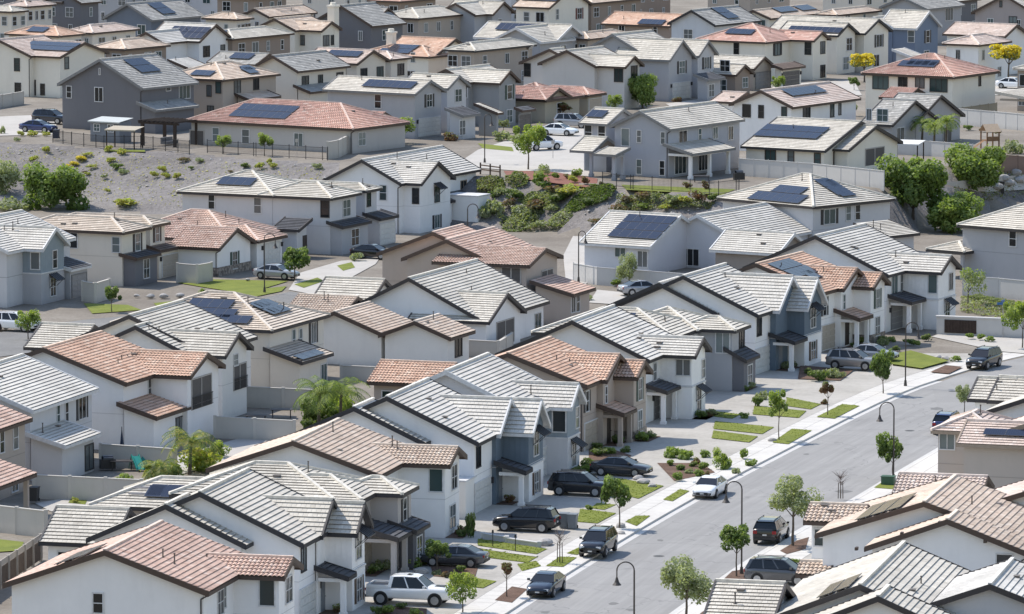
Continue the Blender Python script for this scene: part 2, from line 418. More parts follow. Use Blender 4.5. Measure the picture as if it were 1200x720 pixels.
def roof_planes(k, u0, u1, v0, v1, e, p):
    """list of (face, A, B, D, C), ridge/hip edge list, rake list"""
    um, vm = (u0 + u1) / 2, (v0 + v1) / 2; P = []; caps = []; rakes = []; eaves = []
    V = lambda u, v, z: Vector((u, v, z))
    if k == 'gs':
        z = e + p * (vm - v0)
        P = [('p', V(u0,v0,e), V(u1,v0,e), V(u0,vm,z), V(u1,vm,z)), ('b', V(u1,v1,e), V(u0,v1,e), V(u1,vm,z), V(u0,vm,z))]
        caps = [(V(u0,vm,z), V(u1,vm,z))]
        for u in (u0, u1): rakes += [(V(u,v0,e), V(u,vm,z)), (V(u,v1,e), V(u,vm,z))]
    elif k == 'gp':
        z = e + p * (um - u0)
        P = [('s', V(u0,v1,e), V(u0,v0,e), V(um,v1,z), V(um,v0,z)), ('n', V(u1,v0,e), V(u1,v1,e), V(um,v0,z), V(um,v1,z))]
        caps = [(V(um,v0,z), V(um,v1,z))]
        for v in (v0, v1): rakes += [(V(u0,v,e), V(um,v,z)), (V(u1,v,e), V(um,v,z))]
    elif k == 'hip':
        h = min(um - u0, vm - v0); z = e + p * h
        if (u1 - u0) >= (v1 - v0): r0, r1 = V(u0 + h, vm, z), V(u1 - h, vm, z)
        else: r0, r1 = V(um, v0 + h, z), V(um, v1 - h, z)
        a, b, c, d = V(u0,v0,e), V(u1,v0,e), V(u1,v1,e), V(u0,v1,e)
        if (u1 - u0) >= (v1 - v0):
            P = [('p', a, b, r0, r1), ('n', b, c, r1, r1), ('b', c, d, r1, r0), ('s', d, a, r0, r0)]
            caps = [(a, r0), (d, r0), (b, r1), (c, r1), (r0, r1)]
        else:
            P = [('p', a, b, r0, r0), ('n', b, c, r0, r1), ('b', c, d, r1, r1), ('s', d, a, r1, r0)]
            caps = [(a, r0), (b, r0), (c, r1), (d, r1), (r0, r1)]
    elif k == 'shp':
        z = e + p * (v1 - v0)
        P = [('p', V(u0,v0,e), V(u1,v0,e), V(u0,v1,z), V(u1,v1,z))]
        rakes = [(V(u,v0,e), V(u,v1,z)) for u in (u0, u1)]
    elif k == 'shs':
        z = e + p * (u1 - u0)
        P = [('s', V(u0,v1,e), V(u0,v0,e), V(u1,v1,z), V(u1,v0,z))]
        rakes = [(V(u0,v,e), V(u1,v,z)) for v in (v0, v1)]
    for pl in P: eaves.append((pl[1], pl[2]))
    return P, caps, rakes, eaves
def roof_mesh(k, u0, u1, v0, v1, e, p, tile, trim, barrel, far=False):
    P, caps, rakes, eaves = roof_planes(k, u0, u1, v0, v1, e, p)
    mb = MB(); dn = Vector((0, 0, -.13))
    for f, A, B, D, C in P:
        vis = f in 'sp'
        course_plane(mb, A, B, D, C, barrel and vis, 0, far)
        q = [A + dn, B + dn, C + dn] + ([D + dn] if (C - D).length > .01 else [])
        mb.face(q[::-1], 2)
    for a, b in eaves: mb.beam(a, b, .07, .0, .24, 2)
    for a, b in rakes:
        mb.beam(a, b, .13, .10, .26, 2)
    for a, b in caps:
        mb.beam(a, b, .24, .17, .02, 1)
    return mb, P

# ------------------------------------------------------------------ houses
HOUSES = []
class House:
    def __init__(s, name, label, yaw, wall=(.7,.7,.7), tile='gray', trim='black', barrel=False, win='white', group=None, far=False, sd=0):
        s.yaw = R_(yaw); s.s = Vector((math.sin(s.yaw), math.cos(s.yaw), 0)); s.wv = Vector((-math.cos(s.yaw), math.sin(s.yaw), 0))
        s.wall, s.tile, s.trim, s.barrel, s.win, s.far = wall, tile, trim, barrel, win, far
        s.root = None; s.name = name; s.label = label; s.group = group; s.bl = []; s.gz = 0; s.O = None; s.wallmb = {}
        s.rng = random.Random(sd or hash_s(label)); HOUSES.append(s)
    def loc(s, P):
        d = P - s.O; return d.dot(s.s), d.dot(s.wv)
    def world(s, u, v, z): return s.O + s.s * u + s.wv * v + Vector((0, 0, z))
    def b(s, k, NP, L, R, e=5.5, p=.4, wall=None, tile=None, trim=None, barrel=None, open=False, oh=.45, base=None, board=False, cols=2):
        if s.root is None:
            z = gz(NP[0], NP[1], e)
            P = at(NP[0], NP[1], z + e); s.gz = z; s.O = Vector((P.x, P.y, z))
            s.root = thing(s.name, s.label, 'house', s.O, math.pi / 2 - s.yaw, s.group)
        P = at(NP[0], NP[1], s.gz + e)
        def solve(X, d):
            dd = Vector((d.x, d.y, 0)); wd = dd.y * CT
            return ((X - CX) * depth(P) - F * P.x) / (F * dd.x - (X - CX) * wd)
        lv = solve(L, s.wv) if isinstance(L, int) else L
        lu = solve(R, s.s) if isinstance(R, int) else R
        u0, v0 = s.loc(P)
        return s.bl_(k, u0, u0 + lu, v0, v0 + lv, e, p, wall, tile, trim, barrel, open, oh, base, board, cols)
    def bl_(s, k, u0, u1, v0, v1, e=5.5, p=.4, wall=None, tile=None, trim=None, barrel=None, open=False, oh=.45, base=None, board=False, cols=2):
        i = len(s.bl); tile = tile or s.tile; trim = trim or s.trim; barrel = s.barrel if barrel is None else barrel
        w = wall or s.wall; j = .004 * i
        u1 = max(u1, u0 + 1.2); v1 = max(v1, v0 + 1.2)
        a0, a1, c0, c1 = u0 + oh + j, u1 - oh - j, v0 + oh + j, v1 - oh - j
        if k == 'flat': a0, a1, c0, c1 = u0, u1, v0, v1
        B = dict(k=k, u0=u0, u1=u1, v0=v0, v1=v1, a0=a0, a1=a1, c0=c0, c1=c1, e=e, p=p, planes=[], i=i, open=open)
        key = (w, board); mb = s.wallmb.setdefault((w, board, i), MB()); z0 = -.4 if base is None else base
        um, vm = (u0 + u1) / 2, (v0 + v1) / 2
        zt = e + p * oh - .13
        def quad(pts): mb.face(pts)
        if not open:
            if k == 'gs':
                zr = e + p * (vm - v0) - .14
                for u in (a0, a1): quad([(u,c1,z0),(u,c0,z0),(u,c0,zt),(u,vm,zr),(u,c1,zt)])
                for v in (c0, c1): quad([(a0,v,z0),(a1,v,z0),(a1,v,zt),(a0,v,zt)])
            elif k == 'gp':
                zr = e + p * (um - u0) - .14
                for v in (c0, c1): quad([(a0,v,z0),(a1,v,z0),(a1,v,zt),(um,v,zr),(a0,v,zt)])
                for u in (a0, a1): quad([(u,c1,z0),(u,c0,z0),(u,c0,zt),(u,c1,zt)])
            elif k == 'shp':
                zh = e + p * (c1 - v0) - .14
                for u in (a0, a1): quad([(u,c1,z0),(u,c0,z0),(u,c0,zt),(u,c1,zh)])
                quad([(a0,c0,z0),(a1,c0,z0),(a1,c0,zt),(a0,c0,zt)])
            elif k == 'shs':
                zh = e + p * (a1 - u0) - .14
                for v in (c0, c1): quad([(a0,v,z0),(a1,v,z0),(a1,v,zh),(a0,v,zt)])
                quad([(a0,c1,z0),(a0,c0,z0),(a0,c0,zt),(a0,c1,zt)])
            else:
                zt2 = e if k == 'flat' else zt
                mb.box(a0, a1, c0, c1, z0, zt2)
        else:
            for q in range(cols):
                x = a0 + .15 + (a1 - a0 - .3) * q / max(1, cols - 1)
                pm = MB(); pm.box(x - .17, x + .17, c0 - .02, c0 + .32, -.3, e - .1); pm.box(x - .24, x + .24, c0 - .09, c0 + .39, -.3, .35); pm.box(x - .22, x + .22, c0 - .07, c0 + .37, e - .3, e - .12)
                pm.build('porch_column', m_stucco(w), s.root)
            hb = MB(); hb.box(a0, a1, c0, c0 + .3, e - .38, e - .13)
            if k in ('shp', 'hip'): hb.box(a0, a0 + .28, c0 + .3, c1, e - .38, e - .13)
            hb.build('porch_beam', m_stucco(w), s.root)
        if k == 'flat':
            cm = MB(); cm.box(a0 - .06, a1 + .06, c0 - .06, c1 + .06, e + .002, e + .12); cm.build('parapet_cap', m_trim('white'), s.root)
        else:
            rm, B['planes'] = roof_mesh(k, u0, u1, v0, v1, e, p, tile, trim, barrel, s.far)
            capm = m_plain('cap_' + tile, tuple(min(.75, x * (1.0 if tile in ('silver','weather','gray','dark') else .96)) for x in TILES[tile][1]), .8, 0, .2, 2.5)
            rm.build('roof', [m_tile(tile), capm, m_trim(trim), m_plain('tile_edge_shade', (.17,.15,.13) if not s.far else (.26,.24,.22), .9) if not s.far else m_plain('tile_edge_shade_far', (.26,.24,.22), .9)], s.root)  # course undercuts get a darker colour, painting the shade under tile lips
        s.bl.append(B); return B
    def shed(s, m, u0, w, d, e=2.9, p=.3, **kw):
        return s.bl_('shp', m['u0'] + u0, m['u0'] + u0 + w, m['c0'] - d, m['c0'] + .3, e, p, **kw)
    def done(s):
        if not s.far:
            for B in s.bl:
                if B['open'] or B['e'] < 5 or B['k'] == 'flat': continue
                m = MB(); z = 2.93
                m.box(B['a0'] - .012, B['a0'] + .01, B['c0'], B['c1'], z, z + .045); m.box(B['a0'], B['a1'], B['c0'] - .012, B['c0'] + .01, z, z + .045)
                m.build('control_joint', m_stucco(tuple(x * .72 for x in s.wall)), s.root)
        for (w, board, _i), mb in s.wallmb.items():
            if mb.f: mb.build('wall', m_board(w) if board else m_stucco(w), s.root)
        if not s.far or s.rng.random() < .8: s.pipes(3 if not s.far else 2)
    # put a mesh on a wall
    def face_pt(s, B, f, px, py):
        d = raydir(px, py); nrm = s.s if f == 's' else s.wv
        c = s.world(B['a0'], B['c0'], 0); t = (c - CAM).dot(nrm) / d.dot(nrm)
        P = CAM + d * t; u, v = s.loc(P); return u, v, P.z - s.gz
    def put(s, B, f, u, v, z, me, name, proud=.0, parent=None):
        if name == 'garage_door' and f == 'p':
            hw = max(abs(q.co.x) for q in me.vertices) + .3
            for d in (-hw, hw):
                if B['a0'] + .1 < u + d < B['a1'] - .1:
                    k = 'wl'
                    if k not in WM: b_ = MB(); b_.box(-.08, .08, -.2, 0, -.2, .2); b_.box(-.11, .11, -.23, 0, .2, .25); WM[k] = b_.mesh('wall_light', [m_trim('black')])
                    o = link('wall_light', WM[k], s.root, (u + d, B['c0'], 2.0))
        o = link(name, me, s.root)
        if f == 's': o.location = (B['a0'] - proud, v, z); o.rotation_euler = (0, 0, -math.pi / 2)
        else: o.location = (u, B['c0'] - proud, z)
        return o
    def w(s, B, f, px, py, w=.9, h=1.4, kind='hung', sh=None, aw=False, fc=None):
        u, v, z = s.face_pt(B, f, px, py)
        if f == 's': v = min(max(v, B['c0'] + w/2 + .15), B['c1'] - w/2 - .15)
        else: u = min(max(u, B['a0'] + w/2 + .15), B['a1'] - w/2 - .15)
        s.wl(B, f, u, v, z, w, h, kind, sh, aw, fc)
    def wl(s, B, f, u, v, z, w=.9, h=1.4, kind='hung', sh=None, aw=False, fc=None):
        z = max(z, h / 2 + .25)
        fr, gl = wmesh(kind, w, h, fc or s.win)
        o = s.put(B, f, u, v, z, fr, 'window'); link('pane', gl, o)
        if sh:
            for d in (-1, 1):
                q = d * (w / 2 + .3); s.put(B, f, u + (q if f == 'p' else 0), v + (q if f == 's' else 0), z, shutter_mesh(h + .1, sh), 'shutter')
        if aw: s.put(B, f, u, v, z + h / 2 - .1, awning_mesh(w + .5), 'awning')
    def garage(s, B, px, py, w=4.8, c='w', f='p', h=2.2):
        u, v, z = s.face_pt(B, f, px, py)
        if f == 'p': u = min(max(u, B['a0'] + w/2 + .2), B['a1'] - w/2 - .1)
        else: v = min(max(v, B['c0'] + w/2 + .2), B['c1'] - w/2 - .1)
        s.put(B, f, u, v, h / 2 + .13, garage_mesh(w, h, c), 'garage_door')
    def door(s, B, f, px, py, c='d'):
        u, v, z = s.face_pt(B, f, px, py); s.put(B, f, u, v, 1.18, door_mesh(c), 'door')
    def dark(s, B, f, px, py, w, h, z=None, rail=False):
        """a balcony or patio opening: flat panel, inner shade as its colour, with jambs and an optional railing"""
        u, v, zz = s.face_pt(B, f, px, py); z = zz if z is None else z
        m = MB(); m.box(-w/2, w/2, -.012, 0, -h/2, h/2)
        for x in (-w/2, w/2 - .12): m.box(x, x + .12, -.06, -.012, -h/2, h/2, 1)
        m.box(-w/2 + .12, w/2 - .12, -.06, -.012, h/2 - .12, h/2, 1)
        m.box(-.06, .06, -.05, -.012, -h/2, h/2 - .12, 1)
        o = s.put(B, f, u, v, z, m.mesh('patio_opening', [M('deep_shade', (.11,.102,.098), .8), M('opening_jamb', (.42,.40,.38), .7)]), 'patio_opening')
        if rail:
            r = MB(); r.box(-w/2, w/2, -.16, -.12, -h/2 + 1.0, -h/2 + 1.06); r.box(-w/2, w/2, -.16, -.12, -h/2 + .08, -h/2 + .12)
            x = -w/2
            while x <= w/2: r.box(x - .012, x + .012, -.15, -.13, -h/2 + .1, -h/2 + 1.02); x += .14
            s.put(B, f, u, v, z, r.mesh('balcony_railing', [m_trim('black')]), 'balcony_railing')
    def auto(s, B, f, n=2, floors=(4.0, 1.4), sizes=((.9,1.3),(1.4,1.4),(.6,1.3)), kinds=('hung','slide','grid'), sh=None):
        lo, hi = (B['c0'], B['c1']) if f == 's' else (B['a0'], B['a1'])
        for z in floors:
            for q in range(n):
                t = (q + .5 + s.rng.uniform(-.18, .18)) / n; x = lo + (hi - lo) * t
                w, h = s.rng.choice(sizes); k = s.rng.choice(kinds); w = min(w, (hi - lo) * .7)
                if f == 's': s.wl(B, f, 0, x, z, w, h, k, sh if s.rng.random() < .5 else None)
                else: s.wl(B, f, x, 0, z, w, h, k, sh if s.rng.random() < .5 else None)
    def plane_pt(s, B, f, px, py):
        for pl in B['planes']:
            if pl[0] == f:
                A, Bv, D, C = pl[1:]; e = (Bv - A).normalized(); mid = (D + C) / 2 - (A + Bv) / 2; up = (mid - e * mid.dot(e)).normalized(); n = e.cross(up)
                if n.z < 0: n = -n
                mw = s.root.matrix_basis if False else (Matrix.Translation(s.O) @ Matrix.Rotation(math.pi/2 - s.yaw, 4, 'Z'))
                inv = mw.inverted(); o = inv @ CAM; d = (inv.to_3x3() @ raydir(px, py))
                t = (A - o).dot(n) / d.dot(n); return o + d * t, e, up, n, [A, Bv, C, D]
    def solar(s, B, f, px, py, nc, nr, w=1.65, h=1.0, skip=()):
        P, e, up, n, poly = s.plane_pt(B, f, px, py)
        rot = Matrix((e, up, n)).transposed().to_4x4()
        W, H = nc * (w + .02), nr * (h + .09)
        for _ in range(40):   # slide the array inward until it fits the roof face
            c_ = [P + e * (sx * W / 2) + up * (sy * H / 2) for sx in (-1, 1) for sy in (-1, 1)]
            if all(inside(q, poly, e, up) for q in c_): break
            P = P.lerp(sum(poly, Vector()) / 4, .06)
        while nc > 1 and not all(inside(P + e * (sx * W / 2) + up * (sy * H * .3), poly, e, up) for sx in (-1, 1) for sy in (-1, 1)): nc -= 1; W = nc * (w + .02)
        arr = MB()
        for r in range(nr):
            for yy in (-.28, .28):
                y = -H/2 + (r + .5) * (h + .09) + yy * h; arr.box(-W/2 - .05, W/2 + .05, y - .025, y + .025, .06, .12)
        a = arr.build('solar_array', M('rail_metal', (.3,.3,.31), .4, .8), s.root)
        a.matrix_local = Matrix.Translation(P + n * .06) @ rot
        for r in range(nr):
            for c in range(nc):
                if (c, r) in skip: continue
                x, y = -W/2 + (c + .5) * (w + .02), -H/2 + (r + .5) * (h + .09)
                if not all(inside(P + e * (x + sx * w * .5) + up * (y + sy * h * .5), poly, e, up) for sx in (-1, 1) for sy in (-1, 1)): continue
                o = link('solar_panel', panel_mesh(w, h), a); o.location = (x, y, .122)
    def pipes(s, n):
        for B in s.bl[:3]:
            if B['open'] or B['e'] < 2.5: continue
            for pl in B['planes']:
                if pl[0] in 'sp' and n > 0 and s.rng.random() < .75:
                    A, Bv, D, C = pl[1:]
                    for q in range(1 if s.far else 2):
                        a, b = s.rng.uniform(.2, .7), s.rng.uniform(.35, .9)
                        P = A.lerp(Bv, a).lerp(D.lerp(C, a), b)
                        nm = s.rng.random() < .6
                        o = link('vent_pipe' if nm else 'roof_vent', pipe_mesh() if nm else dorm_mesh(), s.root, P); n -= 1
                        if not nm:
                            e = (Bv - A).normalized(); o.rotation_euler = (0, 0, math.atan2(e.y, e.x))
                        else: o.scale = (1, 1, s.rng.uniform(.5, 1.15) if not s.far else .6)
    def chimney(s, u, v, zt, sz=.6):
        m = MB(); m.box(u - sz, u + sz, v - sz, v + sz, 2, zt - .3); m.box(u - sz - .12, u + sz + .12, v - sz - .12, v + sz + .12, zt - .3, zt - .05)
        m.tube((u, v, zt - .05), (u, v, zt + .35), .45, .4, 10); m.build('chimney', m_stucco(s.wall), s.root)
    def spout(s, B, f='s'):
        m = MB(); x, y = (B['a0'] - .06, B['c0'] + .15) if f == 's' else (B['a0'] + .15, B['c0'] - .06)
        m.tube((x, y, 0), (x, y, B['e'] - .5), .05, .05, 6); m.tube((x, y, B['e'] - .5), (x + (-.0), B['v0'] + .05, B['e'] - .2), .05, .05, 6)
        m.build('downspout', M('spout_metal', (.06,.055,.055), .5), s.root)
def inside(p, poly, e, up):
    q = [((v - p).dot(e), (v - p).dot(up)) for v in poly]; sg = 0
    for i in range(4):
        a, b = q[i], q[(i + 1) % 4]; c = a[0] * b[1] - a[1] * b[0]
        if abs(c) < 1e-6: continue
        if sg and c * sg < 0: return False
        sg = c
    return True
def hash_s(t):
    h = 7
    for ch in t: h = (h * 131 + ord(ch)) % 1000003
    return h
# ================================================================== houses (roof-corner pixels are turned into positions on the ground)
WH = (.89,.885,.88); IV = (.86,.835,.79); LG = (.62,.62,.635); MG = (.44,.445,.465); DG = (.18,.18,.195); BE = (.78,.72,.63); TN = (.46,.40,.345)
BL = (.13,.175,.225); SB = (.26,.31,.35); MV = (.42,.375,.365); CR = (.84,.795,.70); BR = (.33,.265,.22); GT = (.48,.45,.43)
G_ST = 'two-storey houses facing the main street'
def farm(name, label, yaw, Np, wing, bay, tile='gray', up=WH, wall=WH, side=None, Rw=404, Rb=437, L=14.2, low=None):
    h = House(name, label, yaw, wall, tile, 'black', group=G_ST)
    m = h.b('gs', Np, L, 11.2, 5.5, .45)
    if side: h.b('gs', side, 11.0, 5.0, 5.5, .45)
    wg = h.b('gp', wing, 7.0, Rw, 5.5, .73, wall=up, board=True, trim='white' if up is BL else 'black')
    by = h.b('gp', bay, 4.5, Rb, 5.4, .88, wall=up, board=True, base=2.75, trim='white' if up is BL else 'black')
    # storey below the bay, set 3 cm proud of it
    h.bl_('flat', by['a0'] - .03, by['a1'] + .03, by['c0'] - .03, by['c1'], 2.75, 0, wall=low or wall)
    lo = h.bl[-1]
    pr = h.bl_('shp', wg['u0'] + .1, by['u0'] + .3, by['v0'] + .1, by['v0'] + 2.6, 2.75, .28, tile='char', open=True, oh=.3, cols=1)
    return h, m, wg, by, lo, pr
def mid(B, f): return ((B['a0'] + B['a1']) / 2, (B['c0'] + B['c1']) / 2)
def farm_trim(h, m, wg, by, lo, green=False):
    u, v = mid(by, 'p'); h.wl(by, 'p', u, 0, 4.3, 1.3, 1.7, 'grid', aw=True); h.wl(lo, 'p', u, 0, 1.35, 1.2, 1.6, 'hung', sh='b')
    h.wl(m, 'p', 1.5, 0, 4.3, 1.1, 1.5, 'slide', fc='black'); h.wl(wg, 's', 0, wg['c0'] + .9, 4.1, .55, 1.6, 'hung')
    h.wl(m, 's', 0, 5.0, 4.2, .8, 1.2); h.wl(m, 's', 0, 9.0, 1.5, 1.2, 1.2, 'slide')
    o = h.put(m, 'p', 2.6, 0, 1.2, garage_mesh(4.2, 2.25, 'w'), 'garage_door')
    h.put(wg, 'p', wg['a0'] + 1.2, 0, 1.18, door_mesh('g'), 'door')

# ---- front row along the street, near to far
h = House('spanish_house', 'white stucco house with pinkish barrel tile roof and brown eaves, nearest of the front row', 13.3, WH, 'pink', 'brown', True, group=G_ST)
m = h.b('gs', (244,695), 3, 12.3, 5.5, .35); g = h.b('gp', (332.5,677), 9.0, 355, 5.5, .38)
h.w(m, 's', 115, 707, .6, 1.2); h.w(m, 'p', 258, 706, 1.3, 1.5, 'grid'); h.w(m, 'p', 263, 700, .45, 1.3); h.w(g, 's', 313, 695, .95, 1.6, 'one'); h.w(g, 'p', 338, 691, 1.5, 1.6, 'grid', fc='white')
h.wl(m, 's', 0, 9, 1.5, 1.2, 1.2, 'slide'); h.wl(g, 'p', mid(g,'p')[0], 0, 1.4, 1.6, 1.6, 'grid'); h.solar(m, 'b', 95, 655, 3, 2); h.spout(m); h.done()
a1 = h
h, m, wg, by, lo, pr = farm('farmhouse', 'white board-and-batten house with pale grey tiles and twin steep gables, beside the pinkish-roofed house', 14, (355.6,639), (377.5,628.5), (418,626.5), 'weather', side=(288,640))
farm_trim(h, m, wg, by, lo)
rw = h.b('gp', (132,639), 46, 7.6, 2.9, .5); h.wl(rw, 's', 0, rw['c1'] - 1.2, 1.6, .9, 1.2); h.spout(wg); h.done()
h = House('hip_house', 'greyish taupe house with stepped hip roofs of pale grey tile and small dark porch roofs', 14.5, GT, 'weather', 'dk', group=G_ST)
m = h.b('hip', (392,587), 12.0, 9.6, 5.5, .36); w1 = h.b('hip', (424,587), 8.0, 6.5, 5.5, .36); w2 = h.b('hip', (471.5,580), 5.0, 491, 5.5, .38)
rw = h.b('hip', (285,600), 103, 8.4, 2.9, .38); h.solar(rw, 's', 166, 586, 5, 1, 1.2, 1.65); h.solar(rw, 's', 196, 571, 5, 1, 1.2, 1.65)
pr = h.bl_('shp', w1['u0'] + .2, w2['u0'] + .6, w2['v0'] - .6, w2['v0'] + 3.0, 2.9, .25, tile='char', open=True, oh=.3, cols=2)
p2 = h.bl_('shp', w2['u0'] + .4, w2['u1'] - .3, w2['v0'] - .9, w2['v0'] + 1.2, 2.9, .3, tile='char', wall=(.13,.13,.14), oh=.3)
h.w(w2, 'p', 474, 597, .8, 1.5, 'hung', sh='k'); h.wl(p2, 'p', mid(p2,'p')[0], 0, 1.4, 1.3, 1.7, 'grid'); h.wl(w1, 'p', w1['a0'] + .6, 0, 4.2, .5, 1.3)
h.put(w1, 'p', w1['a0'] + 2.2, 0, 1.2, garage_mesh(3.6, 2.25, 't'), 'garage_door'); h.done()
h = House('spanish_house', 'white stucco house with sandy barrel tile roof, next to the taupe hip-roofed house', 13.8, WH, 'sand', 'brown', True, group=G_ST)
m = h.b('gs', (446,558), 13.0, 12.3, 5.5, .34); g = h.b('gp', (526.8,546), 9.0, 547, 5.5, .38)
h.w(g, 's', 511, 563, .95, 1.6, 'one'); h.w(g, 'p', 532, 559, 1.5, 1.7, 'grid'); h.wl(g, 'p', mid(g,'p')[0], 0, 1.4, 1.6, 1.7, 'grid'); h.wl(m, 'p', 3.2, 0, 4.2, .5, 1.3)
h.w(m, 's', 415, 570, .6, 1.2); h.put(m, 'p', 3.6, 0, 1.2, garage_mesh(4.6, 2.25, 'w'), 'garage_door'); h.done()
h, m, wg, by, lo, pr = farm('farmhouse', 'white house with slate blue board gables, facing the black SUV on its driveway', 15.3, (560.8,520), (586,510), (624.5,509), 'silver', up=BL, side=(498,520), Rw=612, Rb=645)
farm_trim(h, m, wg, by, lo)
fl = h.bl_('flat', -1.9, 1.0, .47, 4.0, 2.85, 0, wall=IV); h.done()
h = House('farmhouse', 'house with grey-blue boarded upper gable over grey stucco, beside the tan terracotta-roofed house', 16.5, LG, 'silver', 'white', group=G_ST)
m = h.b('gs', (624,487), 14.0, 11.5, 5.5, .45); g = h.b('gp', (669.5,478.7), 9.0, 687, 5.5, .75, wall=SB, board=True, base=3.0); lo = h.bl_('flat', g['a0']-.03, g['a1']+.03, g['c0']-.03, g['c1'], 3.0, 0, wall=LG)
h.w(g, 's', 655.5, 494, 1.0, 1.6, 'one'); h.w(g, 'p', 677, 489, .9, 1.6, 'hung'); h.wl(lo, 'p', mid(lo,'p')[0], 0, 1.5, 1.1, 1.7, 'grid', aw=True); h.put(m, 'p', 3, 0, 1.2, garage_mesh(4.4, 2.25, 'w'), 'garage_door'); h.done()
def spanish2(label, yaw, Np, wing, Rw, bay, Rb, wall, tile, L=13.4, stone=True, lowc='brown'):
    h = House('spanish_house', label, yaw, wall, tile, 'brown', True, group=G_ST)
    m = h.b('gs', Np, L, 11.5, 5.5, .35); wg = h.b('gp', wing, 8.0, Rw, 5.5, .45); by = h.b('gp', bay, 5.0, Rb, 5.4, .5)
    pr = h.bl_('shp', wg['u0'] + .2, by['u0'] + .5, by['v0'] + .2, by['v0'] + 3.0, 2.8, .3, open=True, oh=.3, cols=2)
    u = mid(by,'p')[0]; h.wl(by, 'p', u, 0, 4.2, .9, 1.7, 'grid', sh='g'); h.wl(by, 'p', u, 0, 1.6, 1.1, 1.7, 'grid'); h.wl(m, 'p', 1.4, 0, 4.1, .8, 1.6, 'hung', sh='k'); h.wl(wg, 'p', wg['a0'] + .8, 0, 4.2, .5, 1.3)
    st = MB(); st.box(by['a0'] - .08, by['a1'] + .08, by['c0'] - .08, by['c0'] + 2.2, -.3, .95); st.build('stone_base', m_stone(), h.root)
    h.put(m, 'p', 2.7, 0, 1.2, garage_mesh(4.0, 2.25, 't'), 'garage_door'); h.put(wg, 'p', wg['a0'] + 1.6, 0, 1.18, door_mesh('d'), 'door'); h.wl(m, 's', 0, 6.0, 4.1, .8, 1.2); h.spout(m)
    return h, m, wg, by
h, m, wg, by = spanish2('tan stucco house with terracotta barrel tile roof and stone base, behind the dark sedan', 18, (688,453), (711,446.7), 742, (747,443.4), 765, (.47,.40,.345), 'terra')
rw = h.b('gp', (520,452), 430, 7.0, 2.9, .4); h.wl(rw, 's', 0, rw['c1'] - 1.2, 1.6, .9, 1.1); h.done()
h = House('farmhouse', 'white gabled house with grey boarded front and pale tiles, behind the leafy planting bed', 18, WH, 'silver', 'dk', group=G_ST)
m = h.b('gs', (761,423), 13.5, 12.0, 5.5, .45); g = h.b('gp', (815,418), 10.0, 834, 5.5, .5, board=True, base=2.8); lo = h.bl_('flat', g['a0']-.03, g['a1']+.03, g['c0']-.03, g['c1'], 2.8, 0)
h.w(g, 's', 805, 431, 1.2, 1.3, 'slide'); h.w(g, 'p', 824, 432, .9, 1.5, 'hung'); h.wl(lo, 'p', mid(lo,'p')[0], 0, 1.5, 1.2, 1.7, 'grid', aw=True)
pr = h.bl_('shp', g['u0'] - 3.6, g['u0'] + .6, m['c0'] - 1.9, m['c0'] + .3, 2.9, .28, tile='char', open=True, oh=.3, cols=2)
h.put(m, 'p', 5.2, 0, 1.2, garage_mesh(4.6, 2.25, 'd'), 'garage_door'); h.wl(m, 'p', 3, 0, 4.2, .9, 1.4); h.done()
h = House('hip_house', 'grey house with stepped hip roof and dark solar panels, behind two small street trees', 19.5, LG, 'weather', 'dk', group=G_ST)
m = h.b('hip', (790,397), 13.0, 10.0, 5.5, .36); w1 = h.b('hip', (818,388), 8.0, 8.0, 5.5, .36); w2 = h.b('hip', (862,388), 5.5, 880, 5.5, .38, wall=MG)
h.solar(m, 's', 712, 361, 4, 1, 1.05, 1.7)
h.w(w2, 's', 847, 402, 1.2, 1.7, 'one'); h.w(w2, 'p', 872, 398, 1.4, 1.6, 'grid', fc='black'); p2 = h.bl_('shp', w2['u0']+.3, w2['u1']-.2, w2['v0']-.9, w2['v0']+1.2, 2.9, .5, tile='char', wall=DG, oh=.3)
h.wl(p2, 'p', mid(p2,'p')[0], 0, 1.4, 1.3, 1.7, 'grid'); h.put(w1, 'p', w1['a0'] + 2.6, 0, 1.2, garage_mesh(4.2, 2.25, 'w'), 'garage_door'); h.done()
h, m, wg, by, lo, pr = farm('farmhouse', 'white house with slate blue board gables, facing the beige crossover on its driveway', 22, (888.5,370), (913,365), (946.5,362.6), 'silver', up=BL, side=(840,368), Rw=945, Rb=970)
farm_trim(h, m, wg, by, lo); h.done()
h, m, wg, by = spanish2('white stucco house with terracotta tiles and solar panels, beyond the slate blue house', 25, (965,343.8), (988.6,339.7), 1021, (1023.6,338), 1044, WH, 'terra')
h.solar(m, 'p', 929, 316, 5, 2, 1.05, 1.6); h.solar(m, 'p', 950, 324, 2, 1, 1.05, 1.6); h.done()
h = House('farmhouse', 'white boarded house with dark awning at the far end of the front row', 26, WH, 'silver', 'dk', group=G_ST)
m = h.b('gs', (1041,323), 15.0, 12.5, 5.5, .45); g = h.b('gp', (1103,320), 10.0, 1127, 5.5, .5, board=True, base=2.8); lo = h.bl_('flat', g['a0']-.03, g['a1']+.03, g['c0']-.03, g['c1'], 2.8, 0)
h.w(m, 'p', 1048, 334, 1.4, 1.8, 'slide'); h.w(m, 'p', 1057, 331, .8, 1.6); h.w(g, 's', 1094, 333, .85, 1.7, 'one'); h.w(g, 'p', 1114, 330, 1.0, 1.6, 'slide'); h.wl(lo, 'p', mid(lo,'p')[0], 0, 1.5, 1.1, 1.7, 'grid', aw=True)
pr = h.bl_('shp', m['u0']+1.0, g['u0']+.4, m['v0']-2.0, m['v0']+.6, 2.9, .25, tile='char', open=True, oh=.3); h.put(m, 'p', 4.2, 0, 1.2, garage_mesh(4.6, 2.25, 'g'), 'garage_door'); h.done()

